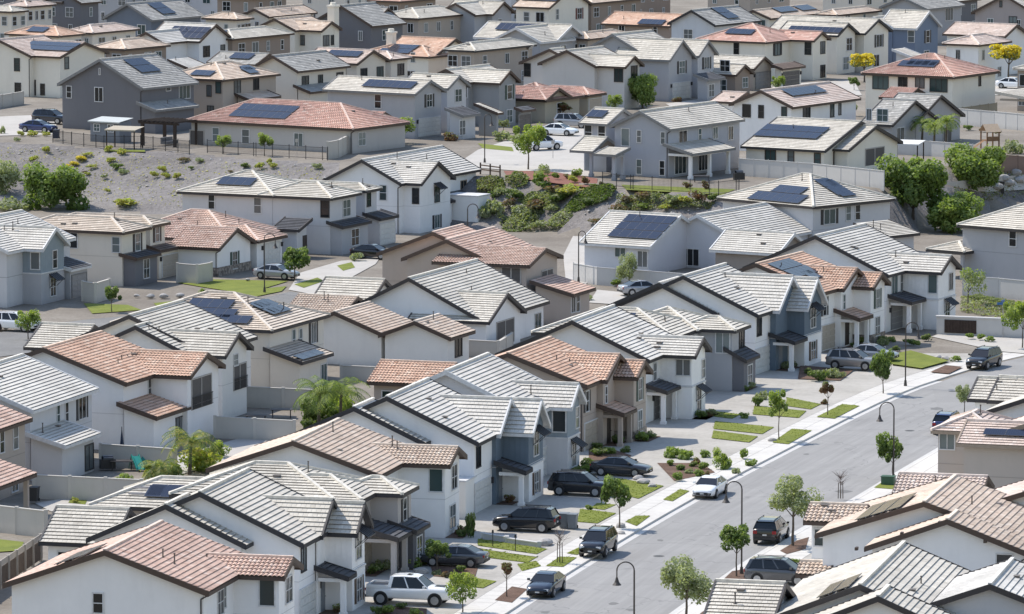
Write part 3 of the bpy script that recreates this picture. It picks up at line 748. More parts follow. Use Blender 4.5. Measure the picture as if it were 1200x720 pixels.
# ---- houses behind the front row (their backs towards it)
G_B = 'houses on the lots behind the front row'
h = House('spanish_house', 'tan two-storey house with terracotta tiles and an open balcony, beyond the white single-storey gabled house', 21, (.50,.43,.375), 'pink', 'brown', True, group=G_B)
m = h.b('gs', (576,308), 470, 13.0, 5.5, .42); bk = h.b('gs', (574,303), 441, 8.0, 5.6, .38); g = h.b('gp', (620,312), 10.0, 660, 5.5, .25)
h.dark(g, 'p', 641, 330, 3.2, 2.4, rail=True); h.dark(g, 's', 599, 325, 2.1, 2.0); h.dark(g, 'p', 641, 361, 2.6, 2.4)
lo = h.b('shp', (672,346), 4.5, 698, 2.9, .26); h.w(lo, 'p', 668, 356, 1.0, 1.8, 'slide'); h.w(lo, 'p', 677, 354, .8, 1.8); h.w(m, 's', 572, 318, .6, 1.2); h.done()
h = House('gabled_house', 'white single-storey house with pale grey tiles and a gabled patio opening', 21, WH, 'weather', 'dk', group=G_B)
m = h.b('gs', (566,377), 393, 644, 2.9, .5); lw = h.b('gp', (430,362), 360, 9.0, 2.9, .5); g = h.b('gp', (573,378), 8.0, 617, 2.9, .44)
h.dark(g, 'p', 592, 389, 4.6, 2.3); h.w(m, 'p', 630, 378, 1.6, 1.7, 'slide'); h.done()
h = House('spanish_house', 'white single-storey house with sandy orange barrel tiles, behind the grey-tiled roofs of the front row', 21, IV, 'sand', 'brown', True, group=G_B)
m = h.b('gs', (450,393), 334, 491, 2.9, .38); g = h.b('gs', (528,397), 7.0, 557, 2.9, .38); bk = h.b('gp', (400,372), 330, 8.0, 3.2, .35)
h.w(m, 'p', 458, 412, 1.0, 1.6, 'slide', fc='dk'); h.w(m, 'p', 469, 411, 1.0, 1.6, 'slide', fc='dk'); h.w(g, 'p', 537, 407, 1.6, 1.6, 'slide', fc='dk'); h.done()
h = House('hip_house', 'beige two-storey house with tan hip roof carrying two solar arrays', 21, BE, 'tan', 'dk', group=G_B)
m = h.b('hip', (319,388), 15.5, 387, 5.5, .36); lo = h.shed(m, -.3, 7.0, 3.4)
h.solar(m, 's', 255, 360, 8, 2, 1.02, 1.7); h.solar(m, 's', 268, 376, 4, 1, 1.02, 1.5); h.solar(m, 'p', 315, 361, 3, 2, 1.02, 1.2); h.solar(m, 'p', 346, 369, 8, 2, 1.02, 1.2); h.solar(lo, 'p', 372, 424, 3, 1)
h.w(m, 'p', 344, 398, .6, 1.7); h.w(m, 'p', 352, 397, .6, 1.7); h.w(m, 'p', 367, 390, 1.0, 1.8, 'slide', sh='k'); h.w(lo, 'p', 380, 442, 1.2, 1.8, 'slide'); h.done()
h = House('gabled_house', 'pale house with grey tiled gables and iron balcony, next to the beige solar house', 19, IV, 'weather', 'dk', group=G_B)
m = h.b('gs', (240,414), 64, 12.0, 5.5, .42); f = h.b('gs', (222,417), 96, 3.0, 5.5, .46); g = h.b('gp', (264,418), 9.0, 297, 5.5, .5); lw = h.b('gp', (90,410), 28, 8.0, 2.9, .42, wall=MG)
h.w(g, 'p', 276, 422, .9, .9, 'grid'); h.dark(g, 'p', 281, 441, 3.0, 2.2, rail=True); h.w(lw, 's', 41, 411, 1.2, .9, 'slide'); h.done()
h = House('spanish_house', 'white two-storey house with orange terracotta tiles, balcony and small brown tiled lower roof', 19, WH, 'terra', 'brown', True, group=G_B)
m = h.b('gs', (148,450), 14.5, 12.0, 5.5, .35); g = h.b('gp', (223,442), 10.0, 264, 5.5, .38); lo = h.shed(m, -.3, 7.5, 3.2)
h.w(m, 'p', 175, 455, .55, 1.8); h.dark(g, 'p', 236, 459, 4.4, 2.6, rail=True); h.w(lo, 'p', 210, 507, 1.4, 1.9, 'slide', fc='dk'); h.done()
h = House('gabled_house', 'light grey house with silvery striped roof, by the yard with the closed parasol', 17, LG, 'silver', 'white', group=G_B)
m = h.b('gs', (39,482), 13.0, 116, 5.5, .38); lo = h.shed(m, -.3, 7.6, 3.2, 2.9, .28)
h.w(m, 'p', 68, 486, .6, 1.7); h.w(m, 'p', 78, 484, .6, 1.7); h.w(m, 'p', 96, 478, 1.5, 1.7, 'slide', sh='k'); h.w(lo, 'p', 105, 542, 1.7, 1.9, 'slide', fc='dk'); h.done()
h = House('spanish_house', 'tan house with reddish tiled roofs cut by the frame edge, above the block wall', 17, (.46,.40,.35), 'pink', 'brown', True, group=G_B)
m = h.b('gs', (-12,508), 10.0, 38, 5.5, .35); lo = h.b('shp', (-2,572), 6.0, 43, 2.9, .3, open=True)
h.w(m, 'p', 2, 518, .8, 1.6); h.w(m, 'p', 18, 513, .9, 1.7); h.w(m, 'p', 17, 572, 1.2, 1.0, 'slide'); h.done()

# ---- row along the back street at the foot of the bank
G_D = 'houses along the back street below the bank'
h = House('gabled_house', 'grey house with blue-grey boarded gable and dark metal awning at the frame edge', 22, MG, 'silver', 'white', group=G_D)
m = h.b('gs', (10,296), 12.0, 89, 5.5, .42, wall=LG); g = h.b('gp', (50,293), 9.0, 82, 5.5, .62, wall=SB, board=True, base=3.0); lo = h.bl_('flat', g['a0']-.03, g['a1']+.03, g['c0']-.03, g['c1'], 3.0, 0, wall=MG)
lf = h.b('gp', (8,292), 6.0, 6.0, 5.4, .6, wall=MG)
h.w(g, 's', 42, 306, .9, 1.6, 'one'); h.w(g, 'p', 64, 304, .9, 1.7, 'hung'); h.wl(lo, 'p', mid(lo,'p')[0], 0, 1.5, 1.1, 1.7, 'grid', aw=True); p = h.bl_('shp', g['u1']-.5, g['u1']+4, m['v0']-2.4, m['v0']+.6, 3.0, .25, tile='char', wall=MG, oh=.3)
h.put(p, 'p', (p['a0']+p['a1'])/2, 0, 1.2, garage_mesh(3.2, 2.2, 'g'), 'garage_door'); h.done()
h = House('hip_house', 'beige two-storey house with tan hip roof and black shutters, beside the white terracotta bungalow', 24, BE, 'tan', 'brown', group=G_D)
m = h.b('hip', (145,273), 12.5, 178, 5.5, .36); bk = h.b('hip', (178,265), 12.0, 200, 5.5, .33); p2 = h.bl_('shp', m['u0']+.4, m['u1']-.3, m['v0']-1.2, m['v0']+.8, 2.9, .2, tile='char', wall=DG, oh=.3)
p3 = h.bl_('shp', bk['u0']+.2, bk['u1']+1.5, m['v0']-.2, bk['v0']+.8, 2.95, .3, tile='brown', wall=BE, oh=.3)
h.w(m, 's', 136, 287, .8, 1.5); h.w(m, 'p', 161, 284, 1.0, 1.7, 'hung', sh='k'); h.w(bk, 'p', 184, 274, .8, 1.6, 'hung', sh='k'); h.wl(p2, 'p', mid(p2,'p')[0], 0, 1.6, 1.2, 1.9, 'grid'); h.put(p3, 'p', mid(p3,'p')[0], 0, 1.2, garage_mesh(3.4, 2.2, 't'), 'garage_door'); h.w(m, 's', 86, 282, .9, 1.5, 'one'); h.done()
h = House('spanish_house', 'white single-storey house with terracotta tile roof and stone base, green shuttered front window', 25, WH, 'pink', 'brown', True, group=G_D)
m = h.b('gp', (257,292), 197, 300, 2.9, .42); g = h.b('hip', (272,283), 14.0, 12.0, 2.9, .40); r = h.b('hip', (303,283), 14.0, 337, 2.9, .36)
h.w(m, 'p', 275, 305, 1.0, 1.7, 'grid', sh='g'); st = MB(); st.box(m['a0']-.08, m['a1']+.08, m['c0']-.08, m['c0']+2.0, -.3, .9); st.build('stone_base', m_stone(), h.root)
h.put(r, 'p', mid(r,'p')[0]+.5, 0, 1.2, garage_mesh(3.6, 2.2, 'w'), 'garage_door'); h.spout(m); h.done()
h = House('hip_house', 'grey house with sprawling pale hip roof and one solar array, below the gravel bank', 25, LG, 'weather', 'dk', group=G_D)
m = h.b('hip', (321,230), 207, 11.0, 6.0, .36); w1 = h.b('hip', (389,233), 9.0, 424, 6.0, .36); w2 = h.b('hip', (430,224), 12.0, 448, 6.0, .3)
h.solar(m, 's', 277, 214, 8, 1, 1.02, 2.0); h.w(m, 's', 248, 236, .7, 1.6, 'hung'); h.w(m, 's', 302, 241, .8, 1.6, 'hung'); h.w(m, 'p', 332, 241, .7, 1.5); h.w(w1, 's', 382, 245, .9, 1.7, fc='dk'); h.w(w1, 'p', 406, 244, 1.7, 1.7, 'grid'); h.w(w2, 'p', 432, 234, .8, 1.4, fc='dk')
en = h.b('shs', (350,270), 318, 3.2, 3.0, .3, tile='char'); h.door(en, 'p', 357, 284, 'd'); p2 = h.bl_('shp', w1['u0']+.2, w1['u1'], w1['v0']-1.2, w1['v0']+.8, 3.0, .25, tile='char', wall=MG, oh=.3); h.wl(p2, 'p', mid(p2,'p')[0], 0, 1.6, 1.7, 1.7, 'grid')
p3 = h.bl_('shp', w2['u0']+.3, w2['u1']+1, w2['v0']-1.5, w2['v0']+.7, 3.0, .25, tile='char', wall=LG, oh=.3); h.put(p3, 'p', mid(p3,'p')[0], 0, 1.2, garage_mesh(3.6, 2.2, 'w'), 'garage_door'); h.done()
h = House('gabled_house', 'white gabled house with pale tiles and small black awning, below the planted bank', 26, WH, 'silver', 'dk', group=G_D)
m = h.b('gs', (470,216), 378, 564, 5.5, .5); g = h.b('gp', (494,216), 7.0, 534, 5.5, .5); fl = h.b('flat', (560,231), 4.0, 574, 3.4, 0)
h.w(g, 's', 488, 230, .7, 1.6, 'hung', fc='dk'); h.w(g, 'p', 512, 228, 1.1, 1.6, 'slide', aw=True, fc='dk'); h.w(m, 'p', 543, 221, 1.4, 1.7, 'slide', fc='tan'); h.w(g, 'p', 512, 263, 1.2, 1.4, 'slide', sh='k'); h.w(m, 's', 449, 226, .8, 1.6)
p2 = h.bl_('shp', g['u1']-.2, m['u1']-1.5, m['v0']-1.6, m['v0']+.6, 2.9, .3, tile='char', open=True, oh=.3); h.put(m, 'p', m['a1']-3.2, 0, 1.2, garage_mesh(4.4, 2.25, 'w'), 'garage_door'); h.spout(m); h.done()
h = House('gabled_house', 'grey single-storey house with three solar rows, behind the white vinyl fence', 31, (.66,.67,.71), 'silver', 'white', group=G_D)
m = h.b('gs', (874,286), 760, 15.0, 2.9, .46); l = h.b('gp', (762,290), 678, 13.0, 2.9, .42); g = h.b('gp', (912,298), 8.0, 950, 2.9, .5, wall=(.30,.27,.25))
h.solar(l, 's', 770, 266, 5, 3, 1.15, 1.6)
h.w(m, 's', 778, 306, .9, 1.6, 'hung'); h.w(m, 's', 809, 306, 2.0, 1.7, 'slide'); h.w(l, 's', 756, 304, 1.1, 1.6, 'slide'); h.w(l, 's', 727, 296, 1.2, .9, 'slide'); h.done()
h = House('hip_house', 'grey house with pale hip roof bearing three solar arrays, beside the big green trees', 46, LG, 'weather', 'dk', group=G_D)
m = h.b('hip', (953,243), 840, 1050, 5.5, .40); lo = h.b('shp', (1037,278), 1000, 1078, 2.9, .25, open=False)
h.solar(m, 's', 912, 233, 7, 1, 1.05, 1.9); h.solar(m, 's', 926, 224, 4, 1, 1.05, 1.7); h.solar(m, 'p', 972, 215, 2, 2, 1.1, 1.9); h.solar(m, 'p', 988, 223, 2, 2, 1.1, 1.9)
h.w(m, 'p', 972, 254, 1.7, 1.5, 'slide', sh='k'); h.w(m, 'p', 994, 250, .7, 1.5); h.w(m, 'p', 1005, 249, .7, 1.5); h.wl(lo, 'p', 2, 0, 1.5, 1.6, 1.6, 'slide'); h.done()
h = House('hip_house', 'plain grey two-storey house cut by the frame edge, above the vinyl fence', 40, MG, 'weather', 'dk', group=G_D)
m = h.b('hip', (1262,275), 1121, 13.0, 5.5, .42); lo = h.b('hip', (1130,296), 1085, 6.0, 2.9, .3, open=True)
h.w(m, 's', 1187, 280, .8, 1.5, 'hung'); h.done()

# ---- houses across the street, seen from behind
G_R = 'houses across the street seen from behind'
h = House('spanish_house', 'white stucco house with sandy barrel tiles and brown rafter ends, across the street', 14, WH, 'sand', 'brown', True, group=G_R)
m = h.b('gs', (1211,637), 955, 12.5, 5.5, .33); f = h.b('gs', (1207,650), 1013, 4.0, 5.5, .37); wl = h.b('gp', (1010,614), 942, 4.6, 5.5, .38); lo = h.b('gp', (972,675), 933, 3.0, 2.9, .42)
h.w(f, 's', 1177, 660, 1.0, 1.1, 'one'); h.solar(m, 'b', 1040, 600, 4, 3); h.spout(f); h.w(wl, 's', 960, 630, .6, 1.1)
for v in (2.5, 5.5, 8.0, 11): 
    k = MB(); k.box(f['a0'] - .45, f['a0'], v - .09, v + .09, 5.3 + .37 * min(v, 11.3 - v) - .1, 5.3 + .37 * min(v, 11.3 - v) + .1); k.build('rafter_end', m_trim('brown'), h.root)
h.done()
h = House('spanish_house', 'white house with pale terracotta tile wings, between the sandy-tiled and the tan hip-roofed houses', 15, WH, 'blush', 'brown', True, group=G_R)
m = h.b('gs', (1290,612), 1110, 9.0, 5.5, .34); wl = h.b('gp', (1150,583), 1046, 5.0, 5.5, .42); h.done()
h = House('gabled_house', 'white house with grey striped tile roof, beside the dark grey driveway SUV', 13, WH, 'weather', 'dk', group=G_R)
m = h.b('gs', (1131,741), 885, 1177, 5.5, .40); f = h.b('gs', (1152,757), 906, 4.0, 5.5, .42); wl = h.b('gp', (905,733), 822, 9.0, 5.5, .40); h.solar(m, 'b', 985, 690, 3, 2); h.done()
h = House('gabled_house', 'grey-tiled house cut off at the bottom corner, its ridge running out of frame', 13, LG, 'gray', 'dk', group=G_R)
m = h.b('gs', (1285,736), 1035, 10.0, 5.5, .36); h.done()
h = House('hip_house', 'tan house with pale brown hip roofs, beside the parked blue car', 17, (.50,.44,.39), 'blush', 'tan', group=G_R)
m = h.b('gs', (1330,522), 1150, 10.0, 5.5, .36); wl = h.b('hip', (1170,508), 1091, 7.0, 5.5, .40); w2 = h.b('gp', (1240,525), 1121, 7.0, 5.4, .36)
h.solar(w2, 's', 1192, 510, 3, 1); h.w(wl, 's', 1110, 514, 1.1, 1.6, 'one'); h.done()
h = House('gabled_house', 'white house with cream striped tile roofs at the frame edge, nearest the street bend', 20, WH, 'weather', 'dk', group=G_R)
m = h.b('gs', (1350,494), 1150, 10.0, 5.5, .36); wl = h.b('gp', (1180,470), 1134, 6.0, 5.5, .45); w2 = h.b('gp', (1250,474), 1157, 7.0, 5.5, .42); h.done()

# ---- upper terrace: everything beyond the bank
G_U = 'houses on the upper terrace'
def U(name, label, wall, tile, trim='brown', yaw=33, win='white', barrel=False):
    return House(name, label, yaw, wall, tile, trim, barrel, win, G_U, True)
h = U('gabled_house', 'big dark grey gabled house with white windows, above the gravel bank beside the pergola', DG, 'dark', 'gray')
m = h.b('gs', (167,104), 67, 233, 5.5, .5); lo = h.shed(m, -.3, 9.0, 2.7, 2.9, .3)
h.w(m, 's', 81, 108, .7, 1.4); h.w(m, 's', 116, 111, 1.2, 1.7, 'slide'); h.w(m, 'p', 197, 104, .9, .5, 'one'); h.w(m, 'p', 216, 108, 2.2, 1.6, 'slide'); h.w(m, 's', 117, 84, .12, .7, 'one'); h.solar(m, 'p', 166, 78, 4, 2, 1.0, 1.6); h.spout(m); h.done()
h = U('spanish_house', 'white two-storey house with pink tiles and solar panels, above the upper road', CR, 'blush', 'brown')
m = h.b('gs', (36,66), -40, 10.0, 5.5, .36); g = h.b('gp', (71,67), 9.0, 128, 5.5, .3)
h.solar(g, 's', 64, 54, 8, 2, 1.02, 1.5); h.w(m, 's', 20, 76, .8, 1.6, fc='dk'); h.w(m, 's', 21, 103, .9, 1.2, fc='dk'); h.w(g, 's', 50, 105, .6, 1.4, fc='dk'); h.w(g, 's', 38, 73, .4, .9, fc='dk'); h.w(g, 'p', 78, 74, .8, 1.5, fc='dk'); h.door(g, 's', 39, 110, 'd'); h.spout(m); h.done()
def quick(name, label, wall, tile, trim, specs, aus=((0,'p',3),), **kw):
    h = U(name, label, wall, tile, trim, **kw); bs = [h.b(*s[:6], **(s[6] if len(s) > 6 else {})) for s in specs]
    for i, f, n in aus: h.auto(bs[i], f, n)
    if not any(f == 's' for _, f, _n in aus): h.auto(bs[0], 's', 2)
    return h, bs
h, b = quick('hip_house', 'low tan hip-roofed house behind the dark grey gabled house', BR, 'sand', 'brown', [('hip',(147,58),105,200,5.5,.33)]); h.done()
h, b = quick('hip_house', 'pale pink hip-roofed house between the orange solar roof and the blue-grey gable', BE, 'blush', 'brown', [('hip',(109,39),75,164,5.5,.33)]); h.done()
h, b = quick('spanish_house', 'bright orange tiled house with one solar array, behind the white pink-tiled house', BE, 'terra', 'brown', [('hip',(69,42.5),5,100,5.5,.34)]); h.solar(b[0], 's', 46, 33, 8, 1, 1.02, 1.8); h.done()
h, b = quick('gabled_house', 'house with dusty blue gable and broad grey roof bearing a tall solar array', (.17,.20,.25), 'dark', 'gray', [('gs',(178,24),120,240,5.5,.5)], ((0,'s',2),)); h.solar(b[0], 'p', 189, 11, 3, 2, 1.1, 1.6); h.done()
h, b = quick('farmhouse', 'white house with bright gable and solar panels on grey tiles, behind the dark grey house', WH, 'gray', 'brown', [('gs',(192,51),150,9.0,5.5,.45),('gp',(234,49),9.0,273,5.5,.55)], ((1,'p',2),(1,'s',1)), win='black'); h.solar(b[1], 's', 224, 36, 6, 1, 1.05, 1.6); h.solar(b[1], 's', 226, 43, 4, 1, 1.05, 1.6); lo = h.b('shp',(220,80),196,245,2.9,.3); h.done()
h, b = quick('hip_house', 'brown two-tone house under a whitish hip roof beside the white gable', BR, 'weather', 'brown', [('hip',(273,46),232,345,5.5,.33)], ((0,'p',4),)); h.solar(b[0], 's', 268, 35, 3, 1, 1.05, 1.6); h.done()
h, b = quick('gabled_house', 'cream house with tan gabled roof and a round-topped chimney', CR, 'sand', 'brown', [('gs',(346,36),297,9.0,5.5,.42),('gp',(377,36.5),7.0,401,5.5,.45)], ((1,'s',1),(1,'p',2),(0,'p',1)), win='dk'); h.chimney(b[1]['u1']-.8, b[1]['v0']+1.0, 9.0); h.done()
h, b = quick('gabled_house', 'beige gabled house in the back with tan roof and wide dark solar array', BE, 'sand', 'brown', [('gs',(315,20),281,372,5.5,.4)], ((0,'s',1),)); h.solar(b[0], 'p', 350, 9, 4, 2, 1.1, 1.6); h.done()
h, b = quick('hip_house', 'tan hip-roofed house with ridge light behind the white solar gable', BE, 'sand', 'brown', [('hip',(278,23),236,298,5.5,.33)]); h.done()
h, b = quick('gabled_house', 'dark grey house with steep front gable over a black awning', DG, 'dark', 'brown', [('gs',(436,31),362,9.0,5.5,.5),('gp',(439,28),9.0,471,5.5,.6)], ((0,'p',1),(1,'p',1)), win='white'); h.w(b[1],'p',454,35,1.6,1.2,'slide',aw=True); h.done()
h, b = quick('spanish_house', 'white low house with red-orange tiles, solar array and a white gabled end', CR, 'terra', 'brown', [('hip',(503,67),418,7.0,4.2,.33),('gp',(510,66),9.0,558,4.2,.4)], ((1,'p',2),)); h.solar(b[0],'s',449,51,8,2,1.02,1.5); h.chimney(4.0, 9.0, 7.2, .5); h.done()
h, b = quick('gabled_house', 'beige house with blush tan roof and dark solar panels beside the round-vented roof', BE, 'blush', 'brown', [('gp',(419,75),9.0,457,5.5,.4),('hip',(459,70),8.0,483,5.5,.33)], ((0,'p',2),(1,'p',1)), win='dk'); h.solar(b[0],'s',404,64,5,1,1.02,1.7); h.done()
h, b = quick('gabled_house', 'house with dark grey gable end and mottled weathered roof, beige front with wide windows', BE, 'dark', 'brown', [('gs',(349,84),290,411,5.5,.46,dict(wall=BE)),('gp',(300,76),8.0,6.0,5.3,.4)], ((0,'p',3),(0,'s',1)), win='dk'); h.solar(b[1],'s',284,67,3,1,1.1,1.7); lo = h.shed(b[0], 0, 8, 2.4); h.done()
h, b = quick('hip_house', 'brown stucco house with pale tan hip roof, beside the dark grey gabled house', TN, 'sand', 'brown', [('hip',(262,94),9.5,329,5.5,.36)], (), win='dk'); h.solar(b[0],'p',292,84,2,1,1.1,1.8); h.solar(b[0],'p',304,80,2,1,1.1,1.4); h.solar(b[0],'s',238,87,3,1,1.05,1.6); h.w(b[0],'s',256,102,.7,1.5); h.w(b[0],'p',278,102,1.3,1.7,'grid'); h.w(b[0],'p',300,98,1.1,1.5,'slide'); lo = h.shed(b[0], 3, 7, 2.2); h.done()
h = U('spanish_house', 'long single-storey house with red tile roof and a large solar array, above the gravel bank', (.52,.50,.48), 'red', 'brown', barrel=True)
m = h.b('hip', (414,152), 218, 12.0, 2.9, .40); g = h.b('gp', (437,145), 9.0, 466, 2.9, .42)
h.solar(m, 's', 310, 132, 8, 2, 1.02, 1.7); h.w(m, 's', 253, 158, .9, 1.6, 'hung'); h.w(m, 's', 288, 160, 1.0, 1.6, 'hung'); h.w(m, 's', 350, 164, 1.2, 1.5, 'slide'); h.w(m, 'p', 424, 163, 1.4, 1.5, 'grid'); h.dark(m, 's', 231, 163, 2.2, 2.2); h.spout(m); h.done()
h = U('gabled_house', 'light grey house with white garage and shuttered gables on a pale hip-ended roof', LG, 'weather', 'gray')
m = h.b('gp', (487,110.5), 378, 523, 5.5, .42, dict and MG); g = h.b('gp', (525,104), 7.0, 552, 5.5, .55, wall=LG); lo = h.b('shp', (543,136), 521, 563, 2.9, .3, tile='char', wall=LG)
h.solar(m, 's', 457, 100, 7, 1, 1.02, 1.9); h.w(m, 's', 443, 119, .9, 1.6, 'hung'); h.w(m, 'p', 503, 118, 1.1, 1.5, 'hung', sh='k'); h.w(g, 'p', 537, 112, 1.4, 1.5, 'grid'); h.garage(m, 503, 150, 4.6, 'w'); h.wl(lo,'p',3,0,1.4,1.2,1.7,'grid'); h.done()
h = U('gabled_house', 'grey two-storey house with dark green shutters and weathered roof, beside the salmon bungalow', (.33,.34,.35), 'weather', 'brown')
m = h.b('gs', (550,97), 495, 10.0, 5.5, .42); g = h.b('gp', (586,98), 9.0, 610, 5.5, .6); p1 = h.b('shp', (583,133), 555, 590, 2.9, .3); p2 = h.b('shp', (612,130), 604, 628, 2.9, .3, tile='char')
h.w(m, 's', 576, 108, 1.2, 1.7, 'one'); h.w(g, 'p', 597, 108, 1.0, 1.7, 'hung', sh='g'); h.w(g, 'p', 597, 136, 1.2, 1.5, 'grid'); h.garage(p2, 618, 143, 2.6, 'd'); h.done()
h = U('spanish_house', 'single-storey house with salmon tile roof and olive tan walls, beside the cul-de-sac', (.44,.40,.32), 'red', 'brown', barrel=True)
m = h.b('hip', (640,118), 9.0, 9.0, 2.9, .38); g = h.b('gp', (640,118), 7.0, 671, 2.9, .42); r = h.b('hip', (690,112), 9.0, 711, 2.9, .36)
h.garage(r, 700, 119, 3.0, 't'); h.w(g, 'p', 655, 127, 1.0, 1.3); h.done()
h = U('gabled_house', 'white house with twin gabled ends and whitish tiles, behind the bright green tree', (.62,.60,.58), 'weather', 'brown', win='dk')
m = h.b('gs', (698,78), 630, 9.0, 5.5, .42); f = h.b('gs', (680,77), 608, 3.5, 5.3, .4); g = h.b('gp', (733,79), 7.0, 755, 5.5, .55)
h.w(f, 's', 614, 82, .9, 1.6); h.w(f, 's', 642, 85, .9, 1.6); h.w(f, 's', 658, 87, 1.5, 2.0, 'slide'); h.w(f, 'p', 674, 85, .9, 2.0); h.w(g, 's', 725, 88, 1.2, 1.7, 'one'); h.w(g, 's', 695, 88, 1.2, 1.7, 'one'); h.w(g, 'p', 743, 85, 1.4, 1.6, 'slide'); h.wl(g,'s',0,2.5,1.4,1.6,1.6,'slide'); h.done()
h = U('gabled_house', 'grey house with two tall front gables and white garage, behind bright green tree', MG, 'weather', 'gray')
m = h.b('gs', (762,69), 12.0, 10.0, 5.5, .5); g = h.b('gp', (785,71), 9.0, 816, 5.5, .72); g2 = h.b('gp', (819,66), 6.0, 842, 5.5, .75, wall=LG); lo = h.b('shp', (830,94), 812, 850, 2.9, .3, tile='char', wall=MG)
h.w(g, 'p', 799, 79, 1.4, 1.6, 'hung', sh='k'); h.w(g2, 'p', 828, 74, 1.3, 1.5, 'slide', sh='k'); h.garage(g, 798, 106, 4.4, 'w'); h.wl(lo,'p',3,0,1.4,1.3,1.6,'grid'); h.done()
h = U('hip_house', 'cream two-storey house with red hip roof, solar array and dark garage', CR, 'red', 'brown', win='dk')
m = h.b('hip', (898,50), 815, 11.0, 5.5, .38); g = h.b('gp', (954,48), 7.0, 974, 5.5, .45); lo = h.b('shp', (917,81), 903, 944, 2.9, .3, tile='brown')
h.solar(m, 's', 864, 41, 7, 1, 1.05, 1.7); h.w(m, 's', 863, 57, .7, 1.5); h.w(m, 'p', 911, 58, 1.4, 1.6, 'slide', sh='k'); h.w(g, 's', 947, 57, .9, 1.6); h.w(g, 'p', 964, 56, 1.2, 1.6, 'slide'); h.w(g, 'p', 964, 85, 1.2, 1.6, 'slide'); h.garage(lo, 927, 91, 4.2, 'd'); h.done()
h, b = quick('gabled_house', 'low brown bungalow with two small gables and grey garage door', BR, 'weather', 'brown', [('gp',(863,88),9.0,884,2.9,.5),('gp',(884,81),10.0,909,3.0,.5,dict(wall=TN))], ()); h.garage(b[1],894,93,4.0,'g'); h.w(b[0],'p',873,97,1.3,1.3,'grid'); h.done()
h = U('gabled_house', 'cream house with black rafter brackets on two small gables, behind the yellow-flowered tree', CR, 'weather', 'black', win='white')
g = h.b('gp', (982,42), 10.0, 1007, 5.5, .5); g2 = h.b('gp', (1014,39.5), 16.0, 1046, 5.5, .45)
h.solar(g, 's', 958, 37.5, 8, 1, 1.05, 1.5); h.w(g,'p',995,52,1.5,1.7,'grid'); h.w(g2,'p',1030,48,1.6,1.7,'slide',sh='k'); h.wl(g,'p',mid(g,'p')[0],0,1.4,1.5,1.7,'grid'); h.wl(g2,'p',mid(g2,'p')[0],0,1.4,1.6,1.6,'slide'); h.done()
h = U('gabled_house', 'slate blue house with white trimmed gable, beyond the yellow-flowered tree', (.20,.25,.34), 'weather', 'white')
m = h.b('gs', (1047,33), 1000, 9.0, 5.5, .42); g = h.b('gp', (1074,34), 1028, 1104, 5.5, .6); lo = h.b('shp', (1066,66), 1045, 1080, 2.9, .3, wall=LG)
h.w(g, 's', 1068, 43, 1.0, 1.6, 'hung'); h.w(g, 'p', 1087, 43, 1.0, 1.7, 'hung', sh='k'); h.wl(g,'p',mid(g,'p')[0],0,1.4,1.4,1.4,'grid'); h.done()
h, b = quick('hip_house', 'white house with pink hip roof and solar panels, near the farther yellow tree', WH, 'blush', 'brown', [('hip',(1148,53),1104,9.5,5.5,.36),('gp',(1178,43),10.0,1206,5.5,.4)], ((0,'p',2),(0,'s',1))); h.solar(b[0],'s',1115,38,3,1,1.05,1.7); h.done()
h = U('hip_house', 'big cream and tan two-storey house with red hip roof and two solar arrays', CR, 'red', 'brown', win='dk', barrel=True)
m = h.b('hip', (1118,91), 1009, 1172, 5.5, .38); h.solar(m,'s',1068,80,9,1,1.05,1.7); h.solar(m,'s',1087,73,4,1,1.05,1.7); h.w(m,'s',1032,96,2.2,1.8,'slide'); h.w(m,'s',1058,96,1.2,1.3,'slide'); h.w(m,'s',1078,97,1.2,1.3,'slide'); h.w(m,'s',1100,100,2.4,1.6,'slide'); h.w(m,'p',1148,95,.5,1.2); lo = h.b('gp',(1062,116),1030,6.0,2.9,.35); h.done()
h, b = quick('gabled_house', 'grey single-storey house with dark weathered roof and double rear gables, beside the queen palms', MG, 'dark', 'dk', [('gp',(1046,147),1007,1100,2.9,.44),('gp',(1075,143),6.0,1131,2.9,.46)], ()); h.w(b[0],'p',1055,157,1.8,1.4,'slide'); h.dark(b[1],'p',1110,158,2.2,2.0); h.done()
h = U('spanish_house', 'white house with blush tile roof and one long solar array, behind the pale single-storey roof', WH, 'blush', 'brown', win='dk')
m = h.b('gs', (929,126), 854, 1009, 5.5, .4); l = h.b('gp', (860,120), 832, 6.0, 5.5, .3); h.solar(m,'p',942,108,8,1,1.02,1.8)
h.w(m,'s',875,130,1.0,1.4,'one'); h.w(m,'s',892,131,.6,1.4); h.w(m,'s',919,133,.6,1.4); h.w(m,'p',945,134,1.6,1.9,'slide'); h.w(m,'p',975,129,.8,1.6); h.w(m,'p',984,127,.5,1.5); h.done()
h = U('gabled_house', 'cream single-storey house with pale tiles and two solar rows, patio with blue parasol', CR, 'weather', 'dk', win='brown')
m = h.b('gp', (967,177), 868, 1050, 2.9, .33); g = h.b('gp', (995,176), 6.0, 1058, 2.9, .36)
h.solar(m,'s',902,152,8,2,1.02,1.7); h.w(m,'s',903,183,1.3,1.3,'slide'); h.w(m,'s',927,184,.7,1.3); h.w(m,'s',958,187,.7,1.3); h.w(m,'p',981,187,1.7,1.7,'slide'); h.dark(g,'p',1025,183,4.5,2.0); h.done()
h = U('gabled_house', 'grey two-storey house with white windows and covered patio, at the crest above the planted bank', (.43,.45,.50), 'weather', 'gray')
m = h.b('gs', (785,152), 714, 873, 5.5, .46); l = h.b('gp', (712,146), 678, 7.0, 5.5, .42); lo = h.shed(m, -.3, 9.5, 3.6, 2.9, .25, open=True, cols=3, wall=WH)
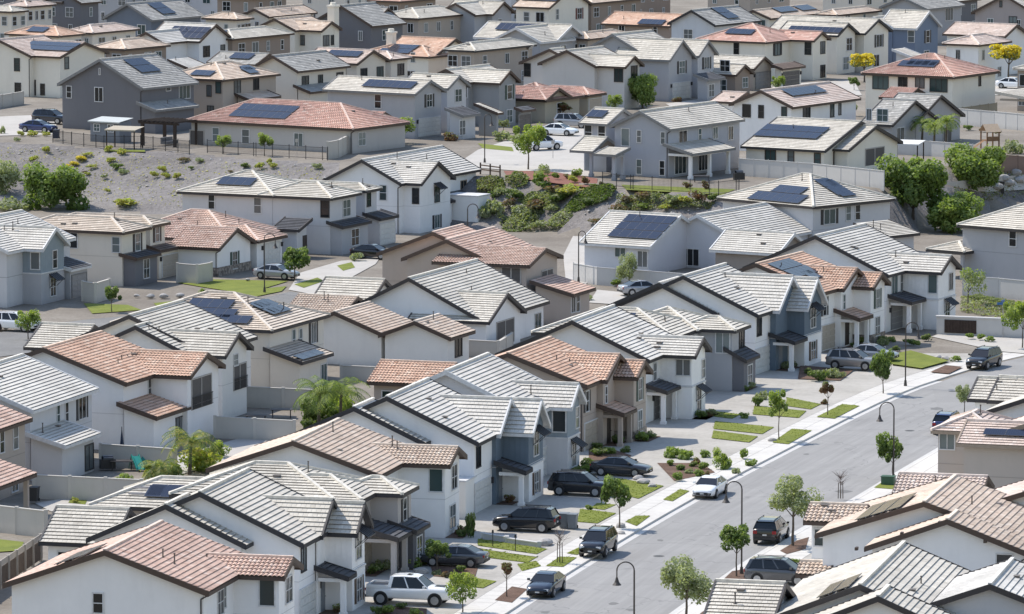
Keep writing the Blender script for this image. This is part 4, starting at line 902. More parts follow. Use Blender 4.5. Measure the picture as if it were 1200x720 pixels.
h.solar(l,'s',700,135,2,1,1.1,1.7); h.w(l,'s',689,155,.9,1.6); h.w(l,'s',717,157,.9,1.7); h.w(m,'s',733,161,1.0,1.9,'one'); h.w(m,'s',749,160,.5,1.3); h.w(m,'s',777,162,.5,1.3); h.w(m,'s',749,196,.6,1.6); h.w(m,'s',776,198,.6,1.6); h.w(m,'p',800,162,1.7,1.6,'slide'); h.w(m,'p',820,158,.6,1.3); h.w(m,'p',838,156,1.0,1.3,'slide'); h.w(m,'p',856,156,1.0,1.5,'slide'); h.wl(m,'p',3,0,1.3,2.4,2.0,'slide'); h.wl(m,'p',8,0,1.3,2.0,2.0,'slide')
pg = h.b('gp', (695,178), 668, 6.0, 2.9, .45, open=True, cols=2); pr = h.b('shs', (722,182), 696, 3.0, 2.9, .2, open=True); h.door(l,'s',690,190,'g'); h.spout(m); h.done()
# back rows
h, b = quick('hip_house', 'beige house with whitish roof at the top corner, dark windows below its eave', BE, 'weather', 'brown', [('hip',(14,14),-30,34,5.5,.3)], ((0,'p',2),)); h.done()
h, b = quick('spanish_house', 'beige house with low pink roof in the top row, two small square windows', BE, 'blush', 'brown', [('hip',(32,8),4,66,5.5,.3)], ((0,'p',4),)); h.done()
h, b = quick('gabled_house', 'cream house with bracketed gable in the top row beside the pink roof', BE, 'sand', 'brown', [('gp',(73,3),9.0,96,5.5,.45)], ((0,'p',1),(0,'s',1))); h.done()
h, b = quick('gabled_house', 'plain grey house in the top row with a large sash window', DG, 'dark', 'brown', [('gs',(95,4),8.0,120,5.5,.45)], ((0,'p',1),)); h.done()
h, b = quick('hip_house', 'brown two-tone house with broad whitish hip roof in the back row', TN, 'weather', 'brown', [('hip',(491,22),440,556,5.5,.3)], ((0,'p',4),(0,'s',2))); h.done()
h, b = quick('gabled_house', 'grey house with front gable and dark shutters in the back row', MG, 'weather', 'brown', [('gs',(557,18),510,8.0,5.5,.45),('gp',(578,17),9.0,604,5.5,.55)], ((1,'p',1),(1,'s',1))); h.done()
h, b = quick('gabled_house', 'cream gabled house with dark red shutters and a solar array in the back row', CR, 'sand', 'brown', [('gp',(644,9.5),600,694,5.5,.42)], ((0,'s',2),)); h.w(b[0],'p',679,16,1.2,1.6,'hung',sh='r'); h.w(b[0],'p',653,17,.7,1.5); h.solar(b[0],'s',634,2,6,1,1.05,1.7); h.done()
h, b = quick('hip_house', 'dark brown house with pale eave in the back row', BR, 'sand', 'brown', [('hip',(694,4),8.0,755,5.5,.3)], ((0,'p',4),)); h.done()
h, b = quick('gabled_house', 'grey gabled house with wide solar array on a weathered roof, in the back rows', MG, 'weather', 'white', [('gs',(634,50),575,9.0,5.5,.45),('gp',(653,48),14.0,688,5.5,.5)], ((1,'p',2),(1,'s',1))); h.solar(b[1],'s',606,33,6,1,1.05,1.9); h.done()
h, b = quick('hip_house', 'tan-roofed house with solar panels behind the white twin-gabled house', TN, 'sand', 'brown', [('hip',(690,46),660,742,5.5,.33)], ((0,'p',3),)); h.solar(b[0],'s',683,37,3,2,1.05,1.5); h.done()
h, b = quick('hip_house', 'brown house with whitish mottled hip roof, solar panels and tall green-tinted windows', TN, 'weather', 'dk', [('hip',(557,60),520,629,5.5,.33)], ((0,'p',3),)); h.solar(b[0],'s',547,50,3,2,1.05,1.5); d = MB(); d.tube((0,0,0),(0,.1,.1),.5,.06,14); o = d.build('satellite_dish', M('dish_white',(.6,.6,.6)), h.root); o.location=(b[0]['a1']-1,b[0]['c0']-.5,5.2); h.done()
h, b = quick('spanish_house', 'brown house with red-orange tile roof and solar panels below the white gable roof', BR, 'terra', 'brown', [('gp',(785,31),704,816,4.6,.4)], ((0,'p',1),)); h.solar(b[0],'s',764,27,4,1,1.05,1.7); h.done()
h, b = quick('farmhouse', 'white house with dark trimmed gables and wide grey roof with tall solar array', (.60,.63,.67), 'dark', 'black', [('gs',(838,30),782,893,5.5,.5)], ((0,'p',2),(0,'s',1))); h.solar(b[0],'p',841,9,3,2,1.1,1.6); h.done()
h, b = quick('hip_house', 'cream house with sandy roof and one flat solar array in the back row', CR, 'sand', 'brown', [('gs',(903,22),862,965,5.0,.36)], ((0,'p',2),)); h.solar(b[0],'p',912,9,5,1,1.05,1.8); h.solar(b[0],'p',950,9,4,1,1.05,1.8); h.done()
h, b = quick('hip_house', 'tan hip-roofed house between two solar roofs in the back row', BE, 'sand', 'brown', [('hip',(981,18),955,1034,5.0,.33)], ((0,'p',2),)); h.solar(b[0],'s',966,8,3,1,1.05,1.7); h.done()
h, b = quick('gabled_house', 'grey house with triple white-framed window in the back row', MG, 'dark', 'gray', [('gs',(1086,11),1030,1131,5.5,.4)], ()); h.w(b[0],'p',1112,17,2.4,1.8,'slide'); h.done()
h, b = quick('gabled_house', 'mauve house with tall gable end at the top corner', MV, 'weather', 'brown', [('gs',(1216,18),1138,9.0,5.5,.5)], ()); h.w(b[0],'s',1187,27,1.2,1.8,'hung',fc='dk'); h.w(b[0],'s',1173,5,.3,.8,'one',fc='dk'); h.done()
h, b = quick('hip_house', 'grey-brown house with flat patio roof at the frame edge, above the vinyl fence', TN, 'weather', 'cream', [('hip',(1222,82),1187,9.0,5.5,.3),('shp',(1215,117),1166,10.0,2.9,.12,dict(open=True))], ()); h.done()
h, b = quick('hip_house', 'dark brown roofed house peeking out in the top row behind the tan solar roofs', BR, 'char', 'brown', [('hip',(300,-2),250,340,5.5,.3)], ((0,'p',3),)); h.done()
h, b = quick('hip_house', 'red-roofed house peeking out at the top edge behind the whitish hip roof', BR, 'red', 'brown', [('hip',(470,2),430,515,5.5,.3)], ((0,'p',2),)); h.done()
h, b = quick('hip_house', 'small dark-walled house behind the mauve gable at the top edge', DG, 'weather', 'brown', [('hip',(1120,2),1100,1150,5.5,.3)], ((0,'p',2),)); h.done()

for q_ in (('gabled_house','pale house whose roof just shows at the top edge over the blue-grey gable',MG,'dark',(150,-9),110,190),('hip_house','tan roof strip showing at the top edge behind the dark grey steep gable',BE,'sand',(405,-10),350,440),('gabled_house','grey roof strip at the top edge between the brown and cream back-row houses',LG,'weather',(600,-12),550,640),('hip_house','dark brown wall and roof strip at the top edge beside the dark-trimmed white gables',BR,'blush',(745,-12),705,790),('gabled_house','brown roofed strip of a house at the top edge behind the sandy solar roof',TN,'dark',(880,-10),825,930),('hip_house','pinkish roof strip at the top edge beside the triple-windowed grey house',BE,'blush',(1015,-10),960,1060),('hip_house','dark house strip at the top edge above the whitish corner roof',DG,'sand',(40,-12),-20,90),('hip_house','grey roof strip at the top edge beyond the tan solar roofs',LG,'gray',(262,-11),200,305)):
    h, b = quick(q_[0], q_[1], q_[2], q_[3], 'brown', [('gs' if q_[0][0]=='g' else 'hip', q_[4], q_[5], q_[6], 5.5, .4)], ((0,'p',3),(0,'s',2))); h.done()
for H_ in ():
    pass
# ================================================================== ground
def grid_ground():
    xs = [-4000,-1500,-600,-300,-200] + [-140 + 2.5*i for i in range(113)] + [200,300,600,1500,4000]
    ys = [-300,0,150,250,300] + [330 + 2.5*i for i in range(140)] + [700 + 12*i for i in range(40)] + [1250,1600,2500,5000,12000]
    mb_v = []; f = []; mi = []
    for y in ys:
        for x in xs:
            z = terr(x, y); b = bank(x, y)
            if 0.02 < b < 1: z += .22 * math.sin(x*.9 + y*.5) * math.sin(y*.7 - x*.3) * min(1, 6*b*(1-b)) + random.uniform(-.06,.06)
            mb_v.append((x, y, z - .03))
    n = len(xs)
    for j in range(len(ys) - 1):
        for i in range(n - 1):
            f.append((j*n+i, j*n+i+1, (j+1)*n+i+1, (j+1)*n+i))
            b = bank((xs[i]+xs[i+1])/2, (ys[j]+ys[j+1])/2); mi.append(1 if -.02 < b < 1.04 else 0)
    me = bpy.data.meshes.new('ground'); me.from_pydata(mb_v, [], f)
    me.materials.append(m_ground('yard_dirt', [(.12,.10,.08),(.20,.175,.145),(.31,.28,.24)], .12, 3.0, .4))
    me.materials.append(m_ground('bank_gravel', [(.095,.085,.08),(.175,.16,.152),(.265,.245,.235),(.37,.35,.335)], .09, 1.6, 1.0, .95, .35))
    me.polygons.foreach_set('material_index', mi); me.polygons.foreach_set('use_smooth', [True]*len(f)); me.update()
    tag(link('ground', me), kind='structure')
grid_ground()
def strip_mesh(line, d0, d1, z0, name, mat, thick=0.0, zf=None):
    """ribbon between two offsets (metres, + to the far/uphill side) of a ground polyline"""
    mb = MB(); n = len(line); nr = []
    for i in range(n):
        a = line[max(0, i-1)]; b = line[min(n-1, i+1)]; d = (b - a).normalized(); nr.append(Vector((-d.y, d.x, 0)))
    run = 0
    for i in range(n - 1):
        L = (line[i+1] - line[i]).length
        p = [line[i] + nr[i]*d0, line[i+1] + nr[i+1]*d0, line[i+1] + nr[i+1]*d1, line[i] + nr[i]*d1]
        zz = [z0 + (terr(q.x, q.y) if zf is None else zf) for q in p]
        mb.face([(q.x, q.y, z) for q, z in zip(p, zz)], 0, [(run, d0), (run+L, d0), (run+L, d1), (run, d1)])
        if thick:
            for k0, k1 in ((0,1),(2,3)):
                mb.face([(p[k0].x,p[k0].y,zz[k0]-thick),(p[k1].x,p[k1].y,zz[k1]-thick),(p[k1].x,p[k1].y,zz[k1]),(p[k0].x,p[k0].y,zz[k0])])
        run += L
    return tag(mb.build(name, mat), kind='structure')
def smooth_line(pts, k=3):
    for _ in range(k):
        q = [pts[0]]
        for a, b in zip(pts, pts[1:]): q += [a*.75 + b*.25, a*.25 + b*.75]
        pts = q + [pts[-1]]
    return pts
LK = smooth_line([onG(x, y) for x, y in [(470,806),(530,764),(594,720),(680,664),(800,592),(897,541),(1049,463),(1122,438),(1180,421),(1240,408)]], 2)
RK = smooth_line([onG(x, y) for x, y in [(690,795),(770,737),(839,687),(893,650),(1002,588),(1049,559),(1110,523),(1150,500),(1215,474),(1290,452)]], 2)
rd = MB(); nn = min(len(LK), len(RK)); run = 0
for i in range(nn - 1):
    L = (LK[i+1] - LK[i]).length; W = 11.0
    for j in range(6):
        a, b = j/6, (j+1)/6
        q = [RK[i].lerp(LK[i], a), RK[i+1].lerp(LK[i+1], a), RK[i+1].lerp(LK[i+1], b), RK[i].lerp(LK[i], b)]
        rd.face([(p.x, p.y, .004) for p in q], 0, [(run, W*a), (run+L, W*a), (run+L, W*b), (run, W*b)])
    run += L
tag(rd.build('street_road', m_asphalt()), kind='structure')
con = m_concrete(); m_gut = m_ground('gutter_concrete', [(.46,.45,.43),(.58,.57,.55)], .5, 4, .1)
strip_mesh(LK, -.55, 0, .012, 'gutter', m_gut, 0, 0); strip_mesh(LK, 0, .18, .15, 'kerb', con, .15, 0)
strip_mesh(RK, .55, 0, .012, 'gutter', m_gut, 0, 0); strip_mesh(RK, -.18, 0, .15, 'kerb', con, .15, 0)
strip_mesh(LK, .18, 3.35, .135, 'sidewalk', con, 0, 0); strip_mesh(LK, 3.35, 19.0, .13, 'driveway', m_ground('drive_concrete', [(.28,.265,.24),(.39,.37,.335),(.48,.455,.42)], .18, 2.5, .15), 0, 0)
strip_mesh(RK, -3.3, -.18, .135, 'sidewalk', con, 0, 0); strip_mesh(RK, -14.0, -3.3, .13, 'driveway', MATS['drive_concrete'], 0, 0)
# sidewalk control joints
jn = MB()
for K, sg in ((LK, 1), (RK, -1)):
    for a, b in zip(K, K[1:]):
        d = (b - a); L = d.length; d.normalize(); nrm = Vector((-d.y, d.x, 0)) * sg
        for q in range(int(L / 1.5)):
            p = a + d * (q * 1.5 + .4); jn.face([(p + nrm*1.75).to_tuple()[:2] + (.139,), (p + nrm*3.3).to_tuple()[:2] + (.139,), (p + d*.035 + nrm*3.3).to_tuple()[:2] + (.139,), (p + d*.035 + nrm*1.75).to_tuple()[:2] + (.139,)])
        for off in (1.72, 3.3):
            jn.face([(a + nrm*off).to_tuple()[:2] + (.140,), (b + nrm*off).to_tuple()[:2] + (.140,), (b + nrm*(off+.035)).to_tuple()[:2] + (.140,), (a + nrm*(off+.035)).to_tuple()[:2] + (.140,)])
tag(jn.build('sidewalk_joints', M('joint_grey', (.22,.21,.20), .9)), kind='structure')
def patch(name, pts, dz, mat, kind='structure', sub=True):
    w = [onG(x, y) for x, y in pts]
    me = bpy.data.meshes.new(name); bm = bmesh.new()
    vs = [bm.verts.new((p.x, p.y, p.z + dz)) for p in w]; bm.faces.new(vs); bmesh.ops.triangulate(bm, faces=bm.faces); bm.normal_update()
    for f in bm.faces:
        if f.normal.z < 0: f.normal_flip()
    bm.to_mesh(me); bm.free(); me.materials.append(mat); return tag(link(name, me), kind=kind)
m_grass = m_ground('lawn_grass', [(.085,.115,.012),(.155,.185,.02),(.23,.25,.04)], .5, 9.0, .9, .95, .06)
m_mulch = m_ground('bark_mulch', [(.06,.035,.025),(.13,.075,.05),(.21,.135,.10)], .8, 9.0, 1.0, .95, .08)
m_pave = m_ground('pale_paving', [(.37,.35,.32),(.50,.475,.44)], .25, 2.5, .15)
LAWNS = [[(838,484),(868,488),(858,493),(834,490)],[(700,592),(722,594),(708,600),(692,598)],[(606,664),(628,660),(634,666),(612,672)],[(560,634),(641,646),(629,652),(560,642)],[(545,642),(630,655),(618,662),(545,653)],[(664,651),(679,644),(692,646),(676,653)],[(640,666),(656,655),(676,656),(660,667)],[(733,614),(745,607),(762,607),(746,619)],
 [(680,599),(722,604),(700,616),(676,614)],[(556,680),(582,684),(566,692),(546,690)],[(724,563),(778,572),(748,587),(722,580)],[(777,588),(797,576),(808,578),(788,590)],[(922,468),(962,476),(950,482),(921,478)],[(884,478),(945,484),(936,492),(882,488)],
 [(957,491),(987,476),(1007,478),(978,493)],[(905,521),(928,505),(951,507),(924,523)],[(838,496),(907,503),(893,511),(836,505)],[(836,507),(888,514),(878,521),(834,516)],[(1043,418),(1067,413),(1112,425),(1080,434),(1045,429)]]
def grass_blades(pts, n=0): pass
for i_, L in enumerate(LAWNS): patch('front_lawn', L, .165 + .0012*i_, m_grass, 'structure')
for L in [[(580,706),(600,690),(618,693),(600,709)],[(843,686),(858,672),(884,668),(872,686)],[(914,648),(934,636),(948,632),(944,646),(922,652)],[(1090,438),(1108,430),(1128,432),(1112,440)],[(770,545),(822,545),(838,556),(790,566)],[(504,664),(560,668),(556,682),(508,678)],[(690,520),(740,536),(730,548),(690,544)],[(820,722),(840,708),(846,716),(836,728)],[(448,712),(500,716),(500,728),(440,728)],[(938,430),(1000,436),(985,448),(935,446)]]:
    patch('mulch_bed', L, .16, m_mulch)
for L in [[(560,643.2),(576,645.6),(573,647.4),(558,645)],[(578,646.2),(593,648.4),(590,650.2),(575,648)],[(595,648.8),(631,653.8),(628,655.6),(592,650.7)]]: patch('stepping_stone', L, .19, m_pave)
for L in [[(208,332),(250,328),(338,330),(288,345),(244,338)],[(98,356),(150,358),(166,364),(108,368)],[(560,168.5),(600,173),(602,178),(566,174.5)],[(728,217),(862,222.5),(846,229),(734,223)],[(-8,632),(28,636),(24,646),(-8,648)],[(88,577),(106,577),(100,592),(80,590)],[(205,290),(214,287),(220,292),(210,296)],[(122,176),(170,176.5),(170,178.5),(122,178)]]:
    patch('garden_lawn', L, .05, m_grass)
for L in [[(545,186),(560,176),(640,150),(700,150),(705,178),(690,207),(560,197)],[(-20,160),(-20,138),(66,134),(66,158)],[(338,340),(352,320),(400,306),(445,303),(440,310),(396,334),(380,348)],[(1092,395),(1130,380),(1215,392),(1215,416),(1170,412)],[(1150,96),(1200,92),(1210,110),(1165,112)],[(900,100),(1000,94),(1010,112),(920,112)],[(780,122),(850,112),(870,122),(800,134)],[(1100,215),(1200,205),(1210,222),(1150,226)]]:
    patch('back_street', L, .03, m_pave)
patch('mulch_bed', [(590,201),(640,201),(700,210),(700,222),(640,214),(595,208)], .06, m_ground('red_mulch', [(.16,.06,.04),(.27,.12,.09)], .8, 6, .8))
patch('yard_paving', [(190,540),(330,500),(340,520),(200,560)], .03, m_pave); patch('yard_paving', [(40,590),(90,583),(120,590),(60,600)], .03, m_pave); patch('yard_paving', [(700,340),(800,350),(790,362),(690,355)], .03, m_pave)

patch('street_road', [(1092,452),(1122,440),(1180,423),(1240,410),(1320,405),(1320,470),(1215,474),(1150,499),(1110,520)], -.008, m_ground('bend_asphalt', [(.205,.20,.195),(.265,.26,.253),(.34,.333,.322)], .12, 9, .2))
m_back = m_ground('back_asphalt', [(.12,.118,.115),(.18,.177,.172),(.25,.245,.235)], .2, 4, .3)
for L in [[(-10,392),(40,382),(110,374),(200,366),(300,352),(340,342),(380,348),(300,372),(200,392),(60,410),(-10,420)]]: patch('back_street', L, .02, m_back)
patch('yard_paving', [(660,300),(672,276),(688,278),(690,330),(676,344),(664,340)], .03, m_pave)
for L in [[(250,346),(300,340),(336,336),(330,342),(262,356)],[(180,356),(240,350),(250,358),(190,366)],[(345,334),(372,326),(380,330),(356,338)],[(395,312),(412,308),(416,314),(402,318)]]: patch('garden_lawn', L, .06, m_grass)
# grass blades that break the lawn edges
def lawn_blades():
    g = random.Random(5); mb = MB()
    for L in LAWNS:
        W = [onG(x, y) for x, y in L]; n = len(W); cx = sum(p.x for p in W)/n; cy = sum(p.y for p in W)/n; k = 0
        x0, x1 = min(p.x for p in W)-.1, max(p.x for p in W)+.1; y0, y1 = min(p.y for p in W)-.1, max(p.y for p in W)+.1
        P2 = [(cx+(p.x-cx)*1.03, cy+(p.y-cy)*1.03) for p in W]; m = int((x1-x0)*(y1-y0)*22)
        for _ in range(m):
            x, y = g.uniform(x0,x1), g.uniform(y0,y1); r = False; j = n-1
            for i in range(n):
                if (P2[i][1] > y) != (P2[j][1] > y) and x < (P2[j][0]-P2[i][0])*(y-P2[i][1])/(P2[j][1]-P2[i][1]) + P2[i][0]: r = not r
                j = i
            if not r: continue
            a = g.uniform(0,6.28); s = g.uniform(.05,.12); q = Vector((x,y,.165)); d = Vector((math.cos(a)*s, math.sin(a)*s, 0)); h = Vector((g.uniform(-.02,.02), g.uniform(-.02,.02), g.uniform(.015,.05)))
            mb.face([q-d, q+d, q+h+d*.3, q+h-d*.3], g.choice((0,1,1,2)))
    o = mb.build('lawn_grass', [m_leaf('blade_a',(.10,.135,.018)), m_leaf('blade_b',(.16,.195,.028)), m_leaf('blade_c',(.25,.26,.06))]); tag(o, 'short green lawn grass of the front yards', 'grass', kind='stuff')
lawn_blades()
for x, y, lab in ((1116,459,'dark round manhole cover in the street near the bend'),(1066,505,'dark round manhole cover in the street mid block'),(772,652,'dark round manhole cover in the street near the parked black SUV')):
    P = onG(x, y, .007); t = MB(); t.tube((0,0,-.01),(0,0,.004),.34,.34,20); t.tube((0,0,-.01),(0,0,.002),.42,.42,20,1); o = t.build('manhole_cover', [m_plain('cast_iron',(.05,.048,.045),.6), m_plain('manhole_ring',(.14,.135,.13),.8)]); o.location = P; tag(o, lab, 'manhole cover')
st_ = MB(); sg = random.Random(9)
for _ in range(16):   # old oil spots and patched trenches on the street and driveways
    i = sg.randrange(3, len(LK)-4); f = sg.uniform(.15,.85); p = RK[i].lerp(LK[i], f); r = sg.uniform(.25,.7); n = 10
    st_.face([(p.x + r*math.cos(6.283*k/n)*sg.uniform(.6,1.2), p.y + 1.6*r*math.sin(6.283*k/n)*sg.uniform(.7,1.1), .0072) for k in range(n)])
tag(st_.build('road_stains', M('oil_stain', (.15,.147,.143), .8)), kind='structure')

# ================================================================== vegetation
LEAF = {'dark': (.065,.105,.03), 'mid': (.13,.19,.05), 'light': (.24,.31,.085), 'lime': (.34,.40,.07), 'olive': (.23,.26,.12), 'gray': (.32,.35,.23), 'yellow': (.68,.54,.05), 'red': (.18,.10,.06), 'gold': (.42,.38,.10), 'drab': (.18,.165,.10)}
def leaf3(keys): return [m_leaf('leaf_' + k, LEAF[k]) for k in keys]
def crown_mesh(seed, n, keys, leaf=.14, lobes=7, flat=.85, spread=.62, hollow=.45, low=-1, rr=(.30,.52)):
    """leaf-sized faces scattered on and in several overlapping lobes, unit radius"""
    r = random.Random(seed); mb = MB(); L = []
    for i in range(lobes):
        a = 2*math.pi*i/lobes + r.uniform(-.5,.5); rad = spread * math.sqrt(r.random()); z = r.uniform(-.45,.55)*flat
        L.append((Vector((rad*math.cos(a), rad*math.sin(a), z)), r.uniform(*rr)))
    L.append((Vector((r.uniform(-.1,.1),r.uniform(-.1,.1),.1)), rr[1]-.04))
    for i in range(n):
        c, R = r.choice(L)
        d = Vector((r.gauss(0,1), r.gauss(0,1), r.gauss(0,1))).normalized()
        q = c + d * R * (hollow + (1-hollow)*r.random()**.6) * (1.15 if r.random() < .12 else 1)
        q.z *= flat
        if q.z < low: continue
        nrm = (d + Vector((r.gauss(0,.6), r.gauss(0,.6), r.gauss(.3,.6)))).normalized(); a = nrm.orthogonal().normalized(); b = nrm.cross(a)
        th = r.uniform(0, 6.28); a, b = a*math.cos(th)+b*math.sin(th), b*math.cos(th)-a*math.sin(th)
        s = leaf * r.uniform(.6,1.35)
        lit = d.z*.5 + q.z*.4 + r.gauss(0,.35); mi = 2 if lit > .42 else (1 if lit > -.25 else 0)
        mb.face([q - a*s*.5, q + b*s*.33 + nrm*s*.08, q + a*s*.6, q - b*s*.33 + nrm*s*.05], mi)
    return mb.mesh('crown', leaf3(keys))
BARK = m_ground('bark', [(.07,.055,.04),(.15,.12,.095)], 2.0, 12, .8); 
CR_ = {}
def crown(kind, v):
    k = (kind, v)
    if k not in CR_:
        P = dict(street=(2600,('dark','mid','light'),.14,14,1.0,.80), loose=(3800,('olive','gray','gray'),.095,18,.95,.78), fresh=(2200,('mid','light','lime'),.14,14,1.05,.80), big=(8000,('mid','mid','light'),.10,18,.95,.68), airy=(800,('gray','gray','light'),.15,8,.95,.66), bright=(7000,('mid','light','light'),.10,16,.95,.66),
             yellow=(1600,('olive','yellow','yellow'),.17,9,.75,.68), shrub=(420,('dark','mid','olive'),.24,5,.7,.55), bush=(420,('mid','light','light'),.26,5,.75,.55), ybush=(360,('olive','gold','lime'),.26,5,.7,.55), rbush=(360,('red','red','olive'),.26,5,.8,.55), gbush=(420,('gray','gray','olive'),.24,6,.75,.6), dbush=(330,('drab','drab','red'),.24,5,.6,.55),
             ygold=(1500,('light','lime','gold'),.17,9,.75,.66), reddy=(900,('red','red','olive'),.22,6,.9,.55), mat=(900,('dark','olive','olive'),.13,9,.3,.75), ball=(800,('mid','light','light'),.17,3,.95,.2))[kind]
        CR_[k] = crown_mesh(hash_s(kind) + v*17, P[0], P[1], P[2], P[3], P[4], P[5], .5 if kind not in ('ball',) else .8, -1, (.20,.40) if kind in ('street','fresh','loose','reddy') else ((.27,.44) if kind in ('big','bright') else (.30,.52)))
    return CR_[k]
rt = random.Random(3)
def trunk_mesh(h, r0, limbs, rc, rng):
    mb = MB(); p = Vector((0,0,-.1)); r = r0; k = 4; pts = [p]
    for i in range(k):
        q = p + Vector((rng.uniform(-.05,.05)*h*.4, rng.uniform(-.05,.05)*h*.4, (h+.1)/k)); mb.tube(p, q, r, r*.86, 7); p, r = q, r*.86; pts.append(q)
    for i in range(limbs):
        a = 2*math.pi*i/limbs + rng.uniform(-.4,.4); s = pts[-1 if i % 2 else -2]
        m = s + Vector((math.cos(a)*rc*.3, math.sin(a)*rc*.3, rc*.35)); e = m + Vector((math.cos(a)*rc*.35, math.sin(a)*rc*.35, rc*.4))
        mb.tube(s, m, r*.75, r*.5, 6); mb.tube(m, e, r*.5, r*.15, 5)
    return mb.mesh('trunk', [BARK])
def tree(name, label, bx, by, cx, cy, rx, ry, kind, group=None, cat='tree', tr=None):
    """base pixel, crown centre pixel and crown half sizes in pixels -> metres at the tree's own distance"""
    P = onG(bx, by, .1); sc = F / depth(P); rxm = rx / sc; rym = ry / sc; zc = (by - cy) / sc; xo = (cx - bx) / sc
    t = thing(name, label, cat, P, rt.uniform(0, 6.28) * 0, group)
    link('trunk', trunk_mesh(max(.5, zc - rym*.45), tr or max(.05, rxm*.055), 5, min(rxm, rym), rt), t)
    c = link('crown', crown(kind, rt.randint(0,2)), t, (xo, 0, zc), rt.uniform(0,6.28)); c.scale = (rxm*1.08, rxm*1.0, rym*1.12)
    return t
def bush(name, label, px, py, rx, ry, kind, group=None, cat='shrub'):
    P = onG(px, py); sc = F / depth(P); rxm = rx/sc; rym = ry/sc
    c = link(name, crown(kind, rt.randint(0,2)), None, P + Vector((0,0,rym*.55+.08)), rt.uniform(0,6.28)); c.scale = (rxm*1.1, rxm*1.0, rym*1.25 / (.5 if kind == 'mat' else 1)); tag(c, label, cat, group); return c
STG = 'young street trees along the kerbs'
tree('street_tree','dark green young tree in the kerb lawn near the black driveway SUV',726,621,721,579,19,22,'street',STG)
tree('street_tree','slim green young tree on the kerb lawn opposite the taupe-bracketed hip house',913,518,911,474,14,18,'fresh',STG)
tree('street_tree','young tree with bronze red foliage on the kerb lawn',970,489,968,456,11,12,'reddy',STG)
tree('street_tree','bushy green street tree before the beige crossover driveway',1035,463,1034,432,15,24,'street',STG)
tree('street_tree','green oval tree by the lamp and the green utility box across the street',1046,563,1041,528,17,21,'street',STG)
tree('street_tree','pale green tree half hidden behind the striped roof at the street bend',1130,485,1128,463,11,15,'loose',STG)
tree('olive_tree','large grey-green round tree behind the parked black SUV',929,642,930,582,35,31,'loose',STG)
tree('street_tree','green tree with a bare pale trunk right beside the tall lamp post',863,678,858,632,21,20,'street',STG)
tree('olive_tree','big loose pale green tree at the bottom edge of the street',804,730,800,680,35,34,'loose',STG)
tree('street_tree','lime green young tree beside the white pickup',542,720,541,691,18,19,'fresh',STG)
tree('street_tree','small browning tree staked in a bark mulch square',594,702,594,668,11,10,'reddy',STG)
tree('street_tree','round topped green tree in front of the parked grey sedan',512,674,513,646,16,14,'street',STG)
tree('street_tree','vase shaped bright tree at the corner behind the far black SUV',1198,408,1190,372,16,19,'fresh',STG)
tree('young_tree','airy silver green tree beside the white house at the end of the row',1134,360,1140,329,17,19,'airy')
tree('young_tree','round green tree beside the silver car on the back street',345,329,345,305,19,18,'street')
tree('young_tree','small dark tree on the lawn of the grey boarded house',131,366,132,346,11,11,'street')
tree('young_tree','yellow-green tree by the white car at the frame edge',33,398,33,377,14,13,'fresh')
tree('young_tree','slender olive tree beside the white vinyl fence and covered car',737,339,737,313,15,20,'loose')
tree('shade_tree','tall bright green tree between the grey gabled houses',753,127,753,104,25,23,'bright')
tree('young_tree','yellow-green tree beside the red-roofed bungalow',466,168,466,151,19,13,'fresh')
tree('yellow_tree','yellow-flowering tree before the black-bracketed house',1013,96,1012,71,21,14,'yellow','yellow-flowering trees')
tree('yellow_tree','yellow-flowering tree near the pink hip-roofed house at the frame edge',1181,100,1181,62,23,16,'yellow','yellow-flowering trees')
tree('young_tree','lanky light green tree at the cul-de-sac edge',619,199,620,165,20,19,'fresh')
tree('shade_tree','dense dark green tree on the slope beside the solar hip-roofed house',1070,258,1068,222,42,44,'big','big trees on the slope')
tree('shade_tree','broad rounded green tree on the slope below the queen palms',1141,224,1141,198,42,34,'bright','big trees on the slope')
tree('shade_tree','low spreading green tree above the plain grey house',1116,272,1118,252,40,30,'bright','big trees on the slope')
tree('young_tree','thin green sapling behind the iron fence, closer to the pergola',262,180,262,167,9,8,'fresh')
tree('young_tree','thin green sapling behind the iron fence, farther from the pergola',310,183,310,165,11,9,'fresh')
tree('young_tree','brown-green tree in front of the salmon bungalow',660,142,659,126,15,8,'reddy')
tree('young_tree','leafy green tree behind the white solar house of the upper terrace',988,145,988,138,11,6,'fresh')
tree('young_tree','small green tree near the white gabled bungalow with red-orange tiles',491,84,490,75,9,6,'street')
def bare(label, x, y, h, r):
    P = onG(x, y, .1); t = thing('bare_tree', label, 'tree', P); g = random.Random(int(x)); mb = MB()
    for s in (-.18,.18): mb.tube((s,0,0),(s*.9,0,h*.55),.035,.03,6)
    mb.tube((0,0,0),(0,0,h*.6),.045,.03,6); mb.build('trunk', BARK, t); m2 = MB()
    for i in range(46):
        a = g.uniform(0,6.28); z0 = h*g.uniform(.45,.75); q = Vector((math.cos(a)*r*g.uniform(.3,1), math.sin(a)*r*g.uniform(.3,1), z0 + g.uniform(.1,.5)*h*.6)); m2.tube((0,0,z0), q, .018, .006, 4, cap=False)
    m2.build('crown', [m_ground('twig_grey', [(.14,.11,.10),(.26,.22,.2)], 2, 8, .2)], t)
bare('leafless grey sapling tied between two stakes on the kerb lawn', 656, 662, 2.7, .8)
bare('leafless branching stub above the barrel tile wing across the street', 985, 586, 2.2, .9)
